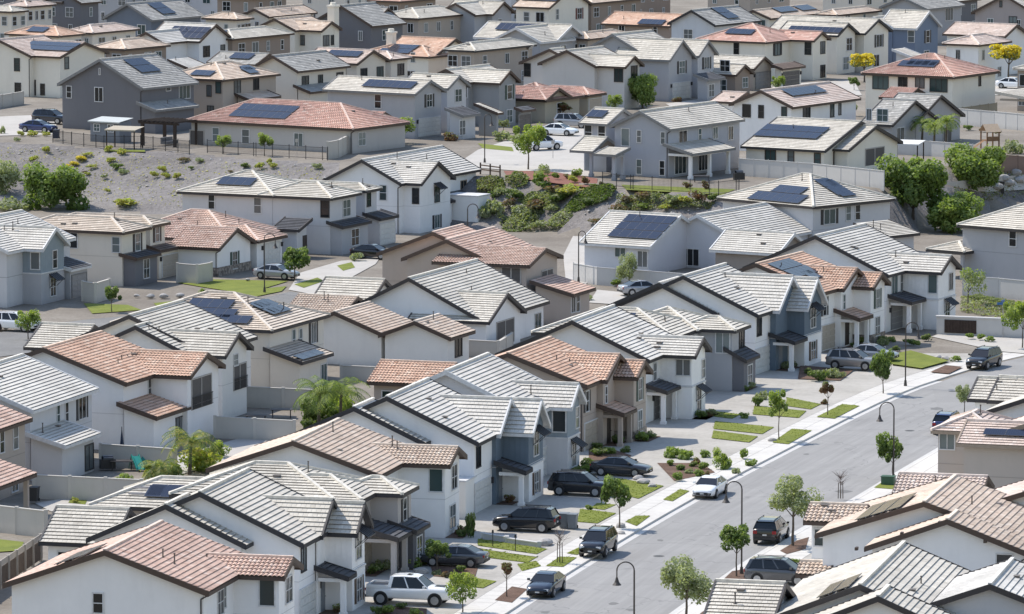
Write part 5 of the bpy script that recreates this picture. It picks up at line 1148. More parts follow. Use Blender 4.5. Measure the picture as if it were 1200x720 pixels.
def palm(label, bx, by, h, fr, kind='lime', group=None, n=26):
    P = onG(bx, by); t = thing('palm_tree', label, 'palm', P, 0, group); mb = MB(); g = random.Random(int(bx*3+by)); p = Vector((0,0,-.1))
    for i in range(5):
        q = p + Vector((.03,0,h/5)); mb.tube(p, q, .16-.012*i, .15-.012*i, 8); p = q
    mb.build('trunk', BARK, t); c = MB()
    for i in range(n):
        a = 6.283*i/n + g.uniform(-.2,.2); el = g.uniform(.2,1.2); prev = p.copy(); d = Vector((math.cos(a)*math.cos(el), math.sin(a)*math.cos(el), math.sin(el)))
        for s in range(9):
            d = (d + Vector((0,0,-.16-.02*s))).normalized(); nx = prev + d*fr/9; sd = d.cross(Vector((0,0,1))); sd = sd.normalized() if sd.length > .01 else Vector((1,0,0))
            for sg in (-1,1):
                for q in range(2):
                    b0 = prev.lerp(nx, q*.5); w = fr*.26*(1-.55*abs(s-4)/5); tip = b0 + sd*sg*w + d*w*.35 + Vector((0,0,-w*.45+g.uniform(-.05,.05)))
                    c.face([b0, b0 + d*.07, tip], g.choice((0,1,2)))
            c.tube(prev, nx, .02, .015, 4, 0, False); prev = nx
    c.build('crown', leaf3(('mid','light',kind)), t); return t
palm('queen palm in the walled yard behind the tan-tiled house, closest to the solar roof', 373, 504, 3.2, 3.0, 'light')
palm('queen palm in the walled yard among green foliage, beside the hot terracotta wing', 398, 506, 3.4, 3.2, 'lime')
palm('yellowing feather palm in the narrow side yard above the solar roof', 222, 556, 2.6, 2.9, 'gold')
palm('yellow-green palm tuft beside the block wall and teal slide', 186, 562, 1.0, 2.2, 'gold')
for i, (x, y, h) in enumerate([(1080,172,3.0),(1094,177,3.1),(1108,181,4.0)]): palm('queen palm behind the grey bungalow, ' + ('nearest the parasol patio','middle one of the three','the tallest of the three')[i], x, y, h, 2.0, 'lime', 'queen palms behind the grey bungalow')
# leafy masses
bush('large_shrub','dense green foliage mass under the queen palms, nearer the solar roof',372,500,24,22,'street'); bush('large_shrub','dense green foliage mass under the queen palms, nearer the terracotta wing',405,498,24,22,'fresh'); bush('large_shrub','bright feathery foliage filling the palm yard between the two palms',389,484,20,18,'fresh')
bush('large_shrub','yellow-gold feathery shrub in the narrow side yard',234,552,26,20,'ygold'); bush('large_shrub','lime green shrub running along the side-yard wall',190,560,22,10,'fresh'); bush('large_shrub','lime green shrub at the far corner of the side yard',252,536,16,12,'fresh')
UG = 'small trees among the upper terrace houses'
for x, y, r, k in [(130,130,8,'fresh'),(352,118,8,'street'),(478,84,7,'fresh'),(566,80,8,'street'),(635,128,7,'fresh'),(703,74,7,'street'),(764,60,7,'fresh'),(832,64,8,'street'),(912,108,8,'fresh'),(1001,106,7,'street'),(1066,64,7,'fresh'),(1140,86,8,'street'),(64,38,7,'street'),(208,72,8,'fresh'),(333,66,7,'street'),(530,46,7,'fresh'),(656,62,7,'street'),(150,152,7,'fresh'),(470,130,7,'gbush'),(860,106,7,'fresh'),(998,136,8,'street'),(720,132,9,'fresh'),(445,98,7,'street'),(20,40,7,'fresh'),(590,156,8,'gbush')]:
    tree('young_tree','small green tree standing in a gap among the upper terrace houses',x,y,x,y-r*1.3,r,r,k,UG)
# shrubs
SB_ = 'shrubs scattered on the gravel bank'
for x, y, rx, ry, k in [(40,190,7,6,'ybush'),(54,179,6,6,'ybush'),(127,178,6,6,'ybush'),(143,182,7,6,'ybush'),(129,191,7,5,'ybush'),(137,199,9,6,'shrub'),(144,204,8,5,'gbush'),(180,208,6,6,'ybush'),(191,202,7,6,'ybush'),(195,209,6,5,'ybush'),(207,210,6,6,'ybush'),(126,226,5,4,'ybush'),(122,209,5,3,'gbush'),(215,190,9,5,'dbush'),(224,199,5,3,'shrub'),(287,197,7,5,'shrub'),(305,198,7,6,'ybush'),(316,192,5,5,'ybush'),(320,197,6,5,'ybush'),(270,203,4,3,'dbush'),(372,198,7,5,'gbush'),(100,204,5,3,'dbush'),(24,214,4,3,'shrub'),(234,190,6,4,'gbush'),
   (603,232,12,7,'shrub'),(597,243,10,7,'dbush'),(585,230,7,7,'gbush'),(633,216,9,9,'bush'),(636,222,10,6,'shrub'),(650,228,14,7,'dbush'),(668,227,16,6,'ybush'),(655,236,14,7,'shrub'),(630,246,14,8,'drab') if False else (630,246,14,8,'dbush'),(610,254,12,9,'gbush'),(576,254,14,14,'gbush'),(580,232,7,5,'shrub'),(685,216,6,5,'rbush'),(672,214,6,5,'ybush'),(676,208,6,6,'bush'),(705,219,5,4,'dbush'),(735,240,10,7,'dbush'),(727,250,11,8,'dbush'),(755,234,11,7,'dbush'),(768,235,7,5,'gbush'),(790,238,9,6,'gbush'),(802,239,8,6,'ybush'),(818,236,9,7,'rbush'),(826,222,6,6,'rbush'),(835,236,7,6,'shrub'),(805,221,5,4,'rbush'),(754,245,7,4,'bush'),(780,246,7,4,'ybush'),(715,262,8,4,'gbush'),(700,262,10,4,'dbush'),(690,240,8,5,'shrub'),(648,247,9,5,'gbush'),(562,246,8,8,'gbush')]:
    if x > 560: rx, ry = rx*1.25, ry*1.3
    bush('shrub', {'ybush':'yellow-green rounded shrub on the gravel bank','shrub':'dark green low shrub on the gravel bank','gbush':'grey-green shrub on the gravel bank','dbush':'dry brownish shrub on the gravel bank','bush':'bright green rounded shrub on the gravel bank','rbush':'reddish shrub near the crest of the planted bank'}[k], x, y, rx, ry, k, SB_)
def inpoly(x, y, P):
    r = False; j = len(P) - 1
    for i in range(len(P)):
        if (P[i][1] > y) != (P[j][1] > y) and x < (P[j][0]-P[i][0])*(y-P[i][1])/(P[j][1]-P[i][1]) + P[i][0]: r = not r
        j = i
    return r
def carpet(label, pts, n, keys, h=.5, leaf=.24, name='ground_cover', stuff=False):
    W = [onG(x, y) for x, y in pts]; P2 = [(p.x, p.y) for p in W]; x0, x1 = min(p[0] for p in P2), max(p[0] for p in P2); y0, y1 = min(p[1] for p in P2), max(p[1] for p in P2)
    g = random.Random(hash_s(label)); mb = MB(); k = 0; cl = [(g.uniform(x0,x1), g.uniform(y0,y1), g.uniform(.6,1.9), g.uniform(.5,1.5)) for _ in range(int((x1-x0)*(y1-y0)/3.0)+4)]
    while k < n:
        x, y = g.uniform(x0, x1), g.uniform(y0, y1)
        if not inpoly(x, y, P2): k += .2; continue
        k += 1; hh = .12
        for cx_, cy_, r_, a_ in cl:
            d = ((x-cx_)**2 + (y-cy_)**2)**.5
            if d < r_: hh = max(hh, h * a_ * math.sqrt(1 - (d/r_)**2))
        z = terr(x, y) + hh * (.35 + .65*g.random()**.5); nrm = Vector((g.gauss(0,.7), g.gauss(0,.7), 1)).normalized(); a = nrm.orthogonal().normalized(); b = nrm.cross(a); t_ = g.uniform(0,6.28); a, b = a*math.cos(t_)+b*math.sin(t_), b*math.cos(t_)-a*math.sin(t_)
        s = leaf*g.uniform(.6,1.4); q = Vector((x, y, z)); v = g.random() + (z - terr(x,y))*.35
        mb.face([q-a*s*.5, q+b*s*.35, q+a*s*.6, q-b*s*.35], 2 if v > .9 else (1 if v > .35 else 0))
    o = mb.build(name, leaf3(keys)); tag(o, label, 'ground cover')
    if stuff: o['kind'] = 'stuff'
carpet('olive green ground-cover carpet on the bank, nearest the white gabled house', [(558,216),(572,209),(590,210),(592,222),(578,229),(560,228)], 2600, ('dark','olive','drab'))
carpet('olive green ground-cover carpet on the bank below the split-rail fence', [(592,210),(606,206),(620,209),(618,216),(602,222),(592,218)], 1800, ('dark','olive','drab'))
carpet('long bright green ground-cover carpet on the bank below the iron fence', [(661,244),(672,232),(690,221),(712,219),(722,223),(716,233),(694,243),(676,250),(663,250)], 4200, ('dark','mid','olive'), .35)
carpet('dusty green thicket along the foot of the planted bank', [(585,262),(600,251),(630,247),(660,250),(676,258),(668,268),(630,272),(596,272)], 4600, ('dark','olive','gray'), .9)
carpet('dry olive carpet on the bank before the grey solar house', [(700,262),(724,252),(748,254),(742,266),(716,270)], 1800, ('drab','olive','gray'), .5)
carpet('mixed scrub band on the bank under the crest house lawn', [(722,236),(742,230),(775,232),(800,236),(838,238),(832,246),(790,246),(752,248),(724,246)], 3600, ('drab','olive','gray'), .55)
carpet('scrubby green band on the bank between the two carpets', [(606,236),(622,226),(646,228),(660,236),(650,246),(624,246)], 2400, ('dark','olive','gray'), .6)
carpet('low olive ground cover on the berm below the vinyl fence', [(1126,350),(1160,353),(1210,358),(1210,378),(1160,372),(1126,366)], 3800, ('drab','olive','gray'), .3)
carpet('tawny dry grass tufts spread over the gravel bank', [(-5,172),(60,176),(180,184),(300,194),(380,198),(380,240),(230,244),(120,240),(60,228),(0,210)], 2600, ('drab','gold','gray'), .18, .2, 'dry_grass', True)
carpet('dry scrub on the slope above the plain grey house', [(1110,226),(1150,206),(1210,196),(1210,226),(1150,240)], 2200, ('drab','gray','olive'), .4)
for x, y, rx, ry, lab in [(0,226,30,26,'big olive shrub mass at the frame edge on the gravel bank'),(62,245,40,34,'big dark green spreading shrub low on the gravel bank'),(14,247,22,13,'low dark shrub in front of the big olive shrub mass'),(146,243,18,9,'yellow-green broad shrub behind the tan and terracotta roofs')]:
    bush('large_shrub', lab, x, y, rx, ry, {30:'loose',40:'big',22:'gbush',18:'ybush'}[rx])
fl = [(72,200,5,2.5),(80,197,6,3),(88,194,7,3.5),(96,188,8,4),(102,183,8,3),(103,206,5,3),(108,197,8,3)]
for x, y, rx, ry in fl: bush('flower_drift', 'golden flowering ground cover creeping across the gravel bank', x, y, rx, ry, 'yellow' if x < 100 else 'ybush', 'golden flower drifts on the gravel bank', 'flowers')
FS = 'front-yard shrubs along the main street'
for i, (x, y, rx, ry, k, lab) in enumerate([(788,538,13,11,'bush','leafy green shrub in the planting bed before the tan house'),(803,540,12,10,'bush','leafy shrub with pale flowers in the bed before the tan house'),(816,546,9,7,'rbush','dark red shrub beside the leafy planting bed'),(848,551,14,15,'fresh','rounded yellow-green shrub near the kerb before the white boarded house'),(872,540,9,10,'bush','small spiky green shrub near the kerb'),(826,538,8,8,'bush','green shrub at the back of the leafy planting bed'),(795,566,9,9,'bush','bright shrub beside the sidewalk before the dark sedan'),(888,478,8,11,'shrub','dark bronze shrub at the corner of the bracketed grey house'),(893,470,9,10,'gbush','feathery green shrub beside the grey hip house driveway'),(958,448,14,12,'shrub','dark round shrub by the slate blue bay, bigger one'),(975,445,11,11,'gbush','dark round shrub by the slate blue bay, smaller one'),(966,476,6,6,'rbush','reddish plant near the driveway edge'),(551,632,8,28,'shrub','tall dark hedge plant against the slate blue house garage'),(546,652,11,8,'gbush','low grey-green shrub at the end of the stepping stones'),(455,722,12,9,'bush','leafy shrub at the corner of the white farmhouse, bottom edge'),(487,724,10,8,'bush','leafy shrub in front of the white pickup'),(441,722,10,9,'shrub','dark shrub under the porch of the white farmhouse'),(524,679,11,8,'dbush','dry spiky plant beside the grey sedan'),(690,545,9,7,'shrub','dark shrub under the tan stone base'),(703,536,14,9,'shrub','dark foliage heap along the shaded tan house'),(733,532,9,7,'shrub','dark shrub at the white house corner near the awning'),(1120,424,8,5,'bush','light green mound beside the corner walk'),(1066,405,10,6,'shrub','dark low shrub before the boarded end house'),(1085,400,8,7,'shrub','dark shrub at the end house corner'),(1137,398,7,5,'bush','bright green mound before the monument wall, first of three'),(1149,399,7,5,'bush','bright green mound before the monument wall, middle of three'),(1160,401,7,5,'bush','bright green mound before the monument wall, last of three'),(1098,500,7,5,'rbush','brownish shrub beside the blue parked car'),(931,661,8,4,'lime' if False else 'bush','low green shrub behind the tile porch roof'),(104,585,13,15,'ball','clipped round green bush against the block wall'),(88,590,5,5,'ybush','small yellow shrub beside the clipped round bush'),(145,566,12,8,'bush','green shrub by the side-yard wall'),(205,560,13,9,'bush','leafy shrub in the side yard beneath the yellow palm'),(360,505,10,12,'shrub','dark green shrub at the base of the queen palms'),(410,506,12,9,'shrub','dark green shrub between the palms and the tile wing'),(385,512,14,8,'bush','bright shrub under the queen palms'),(237,345,5,5,'bush','small pale shrub on the back-street lawn'),(416,306,10,8,'gbush','wispy shrub beside the dark garage car'),(20,166,5,4,'gbush','grey shrub at the edge of the upper road'),(25,160,5,5,'ybush','yellowish shrub at the road edge near the blue car'),(38,160,8,5,'ybush','dry yellow grass clump near the blue car'),(54,160,6,4,'ybush','yellow shrub beside the iron fence corner'),(3,157,4,8,'gbush','tall shrub at the frame edge by the upper road'),(588,165,14,9,'gbush','grey-green bushes on the lawn of the green-shuttered house'),(606,168,12,10,'gbush','silvery bush beside the cul-de-sac sidewalk'),(529,165,10,8,'rbush','pinkish shrub by the white garage'),(637,206,9,9,'airy','wispy grey shrub at the cul-de-sac edge'),(651,211,6,6,'bush','small green shrub near the crest porch'),(664,210,4,4,'rbush','small red shrub near the crest porch'),(793,120,7,5,'rbush','reddish shrub before the white garage'),(1188,180,14,14,'gbush','grey agave-like bush by the wooden playset'),(1155,155,9,5,'dbush','dark shrub on the dirt slope below the vinyl fence, closer'),(1134,153,8,5,'shrub','dark shrub on the dirt slope below the vinyl fence, farther'),(1170,158,6,4,'dbush','brown shrub on the dirt slope'),(700,330,12,6,'ybush','yellowish shrubs along the white vinyl fence'),(690,352,8,4,'gbush','grey shrub beside the fence lane'),(722,336,8,6,'bush','green shrub at the slender olive tree base')]):
    bush('shrub', lab, x, y, rx, ry, k, FS if y > 400 else None)
for i, (x, y) in enumerate([(1145,352),(1155,354),(1166,356),(1178,358),(1190,361)]): bush('hedge_mound', 'low olive ground-cover mound on the berm below the vinyl fence', x, y, 13, 6, 'mat', 'ground-cover mounds on the berm', 'ground cover')
for x, y, r, k in [(786,548,7,'bush'),(797,553,8,'shrub'),(808,557,7,'gbush'),(819,560,8,'bush'),(829,560,6,'rbush'),(812,549,7,'shrub'),(824,552,8,'bush'),(948,440,8,'shrub'),(985,444,7,'gbush'),(862,557,7,'gbush'),(880,548,8,'bush'),(470,716,8,'shrub'),(512,676,7,'gbush'),(540,672,8,'shrub'),(700,528,8,'shrub'),(716,534,8,'bush'),(1050,412,6,'shrub'),(1075,407,6,'bush'),(905,468,7,'shrub'),(872,492,7,'bush'),(640,606,7,'shrub'),(690,600,6,'bush')]:
    bush('shrub','leafy garden shrub in the planting of a front yard', x, y, r, r*.9, k, 'leafy garden shrubs in the front yards')
# planting beds along the front-row house walls
fb = random.Random(31)
for H_ in HOUSES:
    if H_.group != G_ST: continue
    for B in H_.bl[1:3]:
        a0, a1, c0 = B['a0'], B['a1'], B['c0']; q = [H_.world(u, v, .155) for u, v in ((a0,c0-1.3),(a1,c0-1.3),(a1,c0),(a0,c0))]
        mb = MB(); mb.face([(p.x,p.y,p.z-H_.gz+.01) for p in q]); tag(mb.build('mulch_bed', m_mulch), kind='structure')
        for i in range(3):
            P = H_.world(a0 + (a1-a0)*(i+.5)/3 + fb.uniform(-.3,.3), c0 - fb.uniform(.4,1.1), 0); r = fb.uniform(.35,.75)
            c = link('shrub', crown(fb.choice(('shrub','bush','gbush','shrub','rbush')), fb.randint(0,2)), None, (P.x, P.y, .15 + r*.5), fb.uniform(0,6)); c.scale = (r, r, r*1.1); tag(c, 'small shrub in the planting bed along a front-row house wall', 'shrub', 'small shrubs along the front-row house walls')
# boulders and rocks
def rock_mesh(seed):
    bm = bmesh.new(); bmesh.ops.create_icosphere(bm, subdivisions=2, radius=1); g = random.Random(seed)
    dirs = [(Vector((g.gauss(0,1),g.gauss(0,1),g.gauss(0,1))).normalized(), g.uniform(.65,.9)) for _ in range(9)]
    for v in bm.verts:
        for d, k in dirs:
            q = v.co.dot(d)
            if q > k: v.co -= d * (q - k)
        v.co.z *= .62
    me = bpy.data.meshes.new('boulder'); bm.to_mesh(me); bm.free(); me.materials.append(m_ground('rock', [(.24,.22,.20),(.40,.38,.36),(.52,.50,.48)], 1.2, 7, .6)); return me
RM = [rock_mesh(i) for i in range(4)]
def rock(label, x, y, r, group): 
    P = onG(x, y, .12); o = link('boulder', RM[int(x) % 4], None, P + Vector((0,0,r*.25)), x); o.scale = (r, r*.8, r*.8); tag(o, label, 'boulder', group)
for i, (x, y, r) in enumerate([(639,641,.75),(727,620,.5),(754,569,.6),(748,564,.5),(764,573,.45),(493,674,.6),(1108,423,.45),(1100,421,.35),(728,628,.35),(905,519,.4)]): rock('pale boulder set in the planting along the main street sidewalk', x, y, r, 'boulders along the main street')
for i, (x, y, r) in enumerate([(176,350,.5),(192,350,.55),(211,349,.5),(160,349,.35),(290,330,.3)]): rock('grey boulder lining the back-street driveway', x, y, r, 'boulders on the back street')
gr = random.Random(12); kb = MB()
for _ in range(2600):
    x, y = gr.uniform(-70, 75), gr.uniform(590, 680); b = bank(x, y)
    if not 0.03 < b < .97: continue
    s = gr.uniform(.08,.28); z = terr(x, y) - .02; a = [Vector((x + s*math.cos(t)*gr.uniform(.7,1.2), y + s*math.sin(t)*gr.uniform(.7,1.2), z)) for t in (0,1.3,2.5,3.8,5.1)]; c = Vector((x, y, z + s*gr.uniform(.5,.9)))
    for i in range(5): kb.face([a[i], a[(i+1)%5], c])
tag(kb.build('bank_stones', MATS['rock']), kind='stuff')['label'] = 'loose pale stones strewn over the gravel bank'
for x, y in [(1160,208),(1175,212),(1190,206),(1150,214),(1182,218),(1168,222),(1195,214)]: rock('pale rock on the dry slope above the plain grey house', x, y, .9, 'rocks on the dry slope')

# ================================================================== vehicles
TY = M('tyre_rubber', (.015,.015,.016), .85); RI = M('wheel_alloy', (.42,.43,.45), .35, .7); CG = M('car_glass', (.012,.015,.02), .06); LT = M('headlight', (.62,.65,.68), .15); TL = M('taillight', (.28,.012,.015), .25); PL = M('number_plate', (.62,.62,.6), .5); TRM = M('car_trim', (.02,.02,.022), .5)
CK = {'black': (.010,.010,.012), 'navy': (.014,.019,.032), 'grey': (.075,.08,.09), 'white': (.88,.89,.90), 'silver': (.36,.37,.39), 'beige': (.30,.29,.28), 'blue': (.02,.035,.12), 'char': (.035,.037,.042)}
SPEC = dict(
 sedan=dict(body=[(-2.35,.42,.86,.70),(-2.25,.30,.99,.83),(-1.7,.22,1.03,.90),(-.6,.20,1.00,.92),(.6,.20,.98,.92),(1.2,.22,.95,.91),(1.9,.24,.85,.88),(2.25,.28,.74,.80),(2.38,.38,.62,.66)], cab=(-1.85,1.15,-1.0,.30,1.46), hw=.92, wb=1.38, r=.34),
 suv=dict(body=[(-2.35,.45,1.05,.76),(-2.3,.34,1.15,.88),(-1.6,.28,1.17,.94),(-.5,.26,1.14,.95),(.6,.26,1.12,.95),(1.15,.28,1.09,.94),(1.95,.30,1.02,.91),(2.3,.34,.90,.83),(2.4,.44,.74,.70)], cab=(-2.22,1.22,-1.92,.40,1.76), hw=.95, wb=1.42, r=.38),
 truck=dict(body=[(-2.95,.52,1.16,.88),(-2.90,.50,1.20,.97),(-2.0,.46,1.20,.99),(-.7,.44,1.22,1.0),(.6,.44,1.24,1.0),(1.3,.44,1.27,1.0),(2.3,.44,1.24,.98),(2.82,.48,1.17,.95),(2.93,.56,.98,.90)], cab=(-1.35,1.42,-1.20,.58,1.98), hw=1.0, wb=1.88, r=.43))
CM = {}
def body_mesh(kind, paint):
    if (kind, paint) in CM: return CM[(kind, paint)]
    S = SPEC[kind]; mb = MB(); rings = []
    for x, zl, zt, hw in S['body']:
        prof = [(-.0, zt + .035), (hw*.55, zt + .025), (hw*.86, zt - .01), (hw*.97, zt - .10), (hw, zt - .30), (hw*.985, zl + .16), (hw*.93, zl + .02), (hw*.6, zl), (0, zl)]
        ring = [(x, y, z) for y, z in prof] + [(x, -y, z) for y, z in prof[-2:0:-1]]; rings.append(ring)
    n = len(rings[0])
    for a, b in zip(rings, rings[1:]):
        for i in range(n): mb.face([a[i], a[(i+1)%n], b[(i+1)%n], b[i]])
    mb.face(rings[0]); mb.face(rings[-1][::-1])
    m = m_plain('paint_' + paint, CK[paint], .22, .25 if paint not in ('white',) else 0, .03, 1, .8)
    me = mb.mesh('body', [m], True, True); CM[(kind, paint)] = me; return me
def cabin(kind, paint):
    k = ('cab', kind, paint)
    if k in CM: return CM[k]
    S = SPEC[kind]; x0, x1, r0, r1, zr = S['cab']; hw = S['hw']; zb = (S['body'][3][2]) - .02; wb_, wt = hw*.93, hw*.70
    g = MB(); b4 = [(x0,wb_,zb),(x1,wb_,zb),(x1,-wb_,zb),(x0,-wb_,zb)]; t4 = [(r0,wt,zr-.05),(r1,wt,zr-.05),(r1,-wt,zr-.05),(r0,-wt,zr-.05)]
    for i in range(4): j = (i+1)%4; g.face([b4[i],b4[j],t4[j],t4[i]])
    roof = MB(); xm = (r0+r1)/2; pts = []
    for x, dz, s in ((r0-.10,-.075,.97),(r0+.25,-.005,1.0),(xm,.03,1.02),(r1-.25,.0,1.0),(r1+.10,-.07,.96)): pts.append([(x,y*wt*1.04*s,zr+dz-(.05 if abs(y)>.9 else .0)) for y in (-1,-.8,0,.8,1)])
    for a, b in zip(pts, pts[1:]):
        for i in range(4): roof.face([a[i],a[i+1],b[i+1],b[i]])
    bt = [[(p[0],p[1],p[2]-.06) for p in row] for row in pts]
    for a, b in zip(bt, bt[1:]):
        for i in range(4): roof.face([a[i],b[i],b[i+1],a[i+1]])
    pil = MB()
    def pillar(P, Q, w):
        P, Q = Vector(P), Vector(Q); o = Vector((0, .012 if P.y > 0 else -.012, 0)); d = Vector((w/2,0,0)); pil.face([P-d+o, P+d+o, Q+d+o, Q-d+o])
    for s in (1,-1):
        pillar((x1,s*wb_,zb),(r1,s*wt,zr-.05),.11); pillar((x0+.06,s*wb_,zb),(r0+.06,s*wt,zr-.05),.24 if kind!='sedan' else .20)
        for f in ((.50,) if kind != 'suv' else (.36,.66)): pillar((x0+(x1-x0)*f,s*wb_,zb),(r0+(r1-r0)*f,s*wt,zr-.05),.09)
    m = MATS['paint_' + paint]; CM[k] = (g.mesh('window_glass', [CG]), roof.mesh('roof', [m], True), pil.mesh('pillar', [m])); return CM[k]
def wheel_mesh(r):
    if ('w', r) in CM: return CM[('w', r)]
    t = MB(); t.tube((0,-.12,0),(0,.12,0),r,r,20); t.tube((0,-.125,0),(0,-.12,0),r*.93,r,20); h = MB(); h.tube((0,-.132,0),(0,-.1,0),r*.66,r*.66,16)
    for i in range(5):
        a = 6.283*i/5; h.beam((0,-.138,0),(r*.6*math.cos(a),-.138,r*.6*math.sin(a)),.05,.05,.05)
    CM[('w', r)] = (t.mesh('tyre', [TY]), h.mesh('rim', [RI])); return CM[('w', r)]
def car(kind, paint, label, px, py, head, cat='car'):
    """head: compass heading of the nose in degrees from the view axis, clockwise"""
    S = SPEC[kind]; P = onG(px, py); z = .02
    if P.y < 520 and bank(P.x, P.y) <= 0: z = .02 if onroad(P) else .14
    else: z = .05
    t = thing('pickup_truck' if kind == 'truck' else 'parked_' + kind, label, cat, P + Vector((0,0,z)), math.pi/2 - R_(head))
    b = link('body', body_mesh(kind, paint), t); g, r, pl = cabin(kind, paint); link('window_glass', g, t); link('roof', r, t); link('pillar', pl, t)
    hw = S['hw']; ty, ri = wheel_mesh(S['r'])
    for x in (-S['wb'], S['wb']):
        for s in (1, -1):
            w = link('wheel', ty, t, (x, s*(hw - .10), S['r']), 0 if s < 0 else math.pi); link('rim', ri, w)
            a = MB(); a.tube((x, s*(hw-.20), S['r']+.02), (x, s*(hw+.004), S['r']+.02), S['r']*1.17, S['r']*1.17, 18); a.build('wheel_arch', TRM, t)
    f = S['body'][-2]; q = S['body'][1]
    for s in (1, -1):
        h = MB(); h.box(f[0]-.12, f[0]+.085, s*f[3]*.72-.17, s*f[3]*.72+.17, f[2]-.20, f[2]-.05); h.build('headlight', LT, t)
        h = MB(); h.box(q[0]-.075, q[0]+.10, s*q[3]*.80-.15, s*q[3]*.80+.15, q[2]-.32 if kind=='suv' else q[2]-.26, q[2]-.10); h.build('taillight', TL, t)
        m = MB(); x1 = S['cab'][1]-.25; m.box(x1-.09, x1+.06, s*(hw+.08)-.09, s*(hw+.08)+.09, S['body'][3][2]+.02, S['body'][3][2]+.17); m.build('wing_mirror', MATS['paint_'+paint], t)
    e = S['body'][-1]; g = MB(); g.box(e[0]-.25, e[0]+.03, -e[3]*.66, e[3]*.66, e[1]+.0, e[1]+.18); g.build('grille', TRM, t); e0 = S['body'][0]
    p = MB(); p.box(e[0]+.02, e[0]+.045, -.15, .15, e[1]+.04, e[1]+.13); p.box(e0[0]-.03, e0[0]+.02, -.15, .15, (e0[1]+e0[2])/2-.05, (e0[1]+e0[2])/2+.06); p.build('number_plate', PL, t)
    bp = MB(); bp.box(e0[0]-.04, e0[0]+.2, -e0[3], e0[3], e0[1]-.03, e0[1]+.14); bp.build('bumper', TRM, t)
    if kind == 'suv':
        for s in (1,-1):
            m = MB(); r0, r1, zr = S['cab'][2:5]; m.tube((r0+.2,s*hw*.64,zr+.05),(r1-.1,s*hw*.64,zr+.05),.022,.022,6)
            for x in (r0+.3, r1-.25): m.box(x-.03,x+.03,s*hw*.64-.02,s*hw*.64+.02,zr-.02,zr+.05)
            m.build('roof_rail', TRM, t)
        w = MB(); w.box(S['cab'][0]-.02, S['cab'][0]+.02, -.5, .5, .74, .78); w.build('tailgate_trim', TRM, t)
    if kind == 'truck':
        m = MB(); m.box(-2.80,-1.4,-.80,.80,1.235,1.26); m.build('cargo_bed', TRM, t); m = MB()
        for s in (1,-1): m.box(-2.88,-1.36,s*.93-.06,s*.93+.06,1.15,1.36)
        m.box(-2.90,-2.80,-.9,.9,1.10,1.36); m.build('bed_rail', MATS['paint_'+paint], t); m = MB(); m.box(-.2,.1,-.3,.2,2.0,2.035); m.build('sunroof', CG, t); m = MB(); m.box(1.7,2.4,-.35,.35,1.275,1.295); m.build('hood_scoop', TRM, t)
    return t
def onroad(P):
    best = min(range(len(LK)-1), key=lambda i: (LK[i]-P).length); d = LK[best+1]-LK[best]; n = Vector((-d.y, d.x, 0)).normalized(); o = (P-LK[best]).dot(n); return -11.3 < o < 0
car('suv','black','black SUV parked nose-out against the kerb lawn, beside the leafless sapling',701,651,195)
car('sedan','navy','dark navy sedan parked at the kerb nearest the bottom edge, shiny windshield',640,696,195)
car('sedan','white','white sedan parked at the kerb facing the camera',832,581,197)
car('suv','black','black SUV parked at the far street bend facing the camera',1153,431,207)
car('suv','black','black SUV seen from behind, parked at the kerb across the street',904,634,15)
car('suv','grey','dark grey SUV on the driveway behind the striped grey roof',914,686,104)
car('truck','white','white pickup truck with dark windows on the nearest driveway',482,710,104)
car('sedan','grey','dark grey sedan on a driveway nose towards the garage, with red tail lights',533,665,284)
car('suv','black','black driveway SUV with red tail light towards the street, by the grey bins',617,624,286)
car('suv','black','long black SUV on a driveway nose towards the street, beside the grey-blue house',680,582,106)
car('sedan','char','dark charcoal sedan on a driveway before the tan stone-based house',728,559,108)
car('suv','beige','beige crossover on the driveway beside the slate blue bay',1000,434,112)
car('sedan','silver','silvery blue sedan half hidden beyond the beige crossover',1022,424,112)
car('suv','blue','blue car half hidden behind the tan house roof across the street',1112,507,18)
car('suv','white','white SUV on the back street at the frame edge',18,388,112)
car('sedan','black','black car parked before the garage of the grey arched-entry house',437,303,115)
car('sedan','silver','silver car behind the round back-street tree',324,327,115)
car('sedan','white','white sedan on the cul-de-sac driveway',655,159,112)
car('suv','white','white crossover behind the lanky cul-de-sac tree',636,176,60)
car('suv','silver','pale SUV half hidden beside the solar tower of the crest house',672,150,112)
car('sedan','blue','bright blue car parked beside the upper road',45,155,115)
car('suv','navy','dark blue car just beyond the bright blue one',60,145,115)
car('sedan','white','white car in the drive at the frame edge beyond the vinyl fence',1187,104,115)
car('sedan','silver','grey car in the lane behind the white vinyl fence',752,346,70)

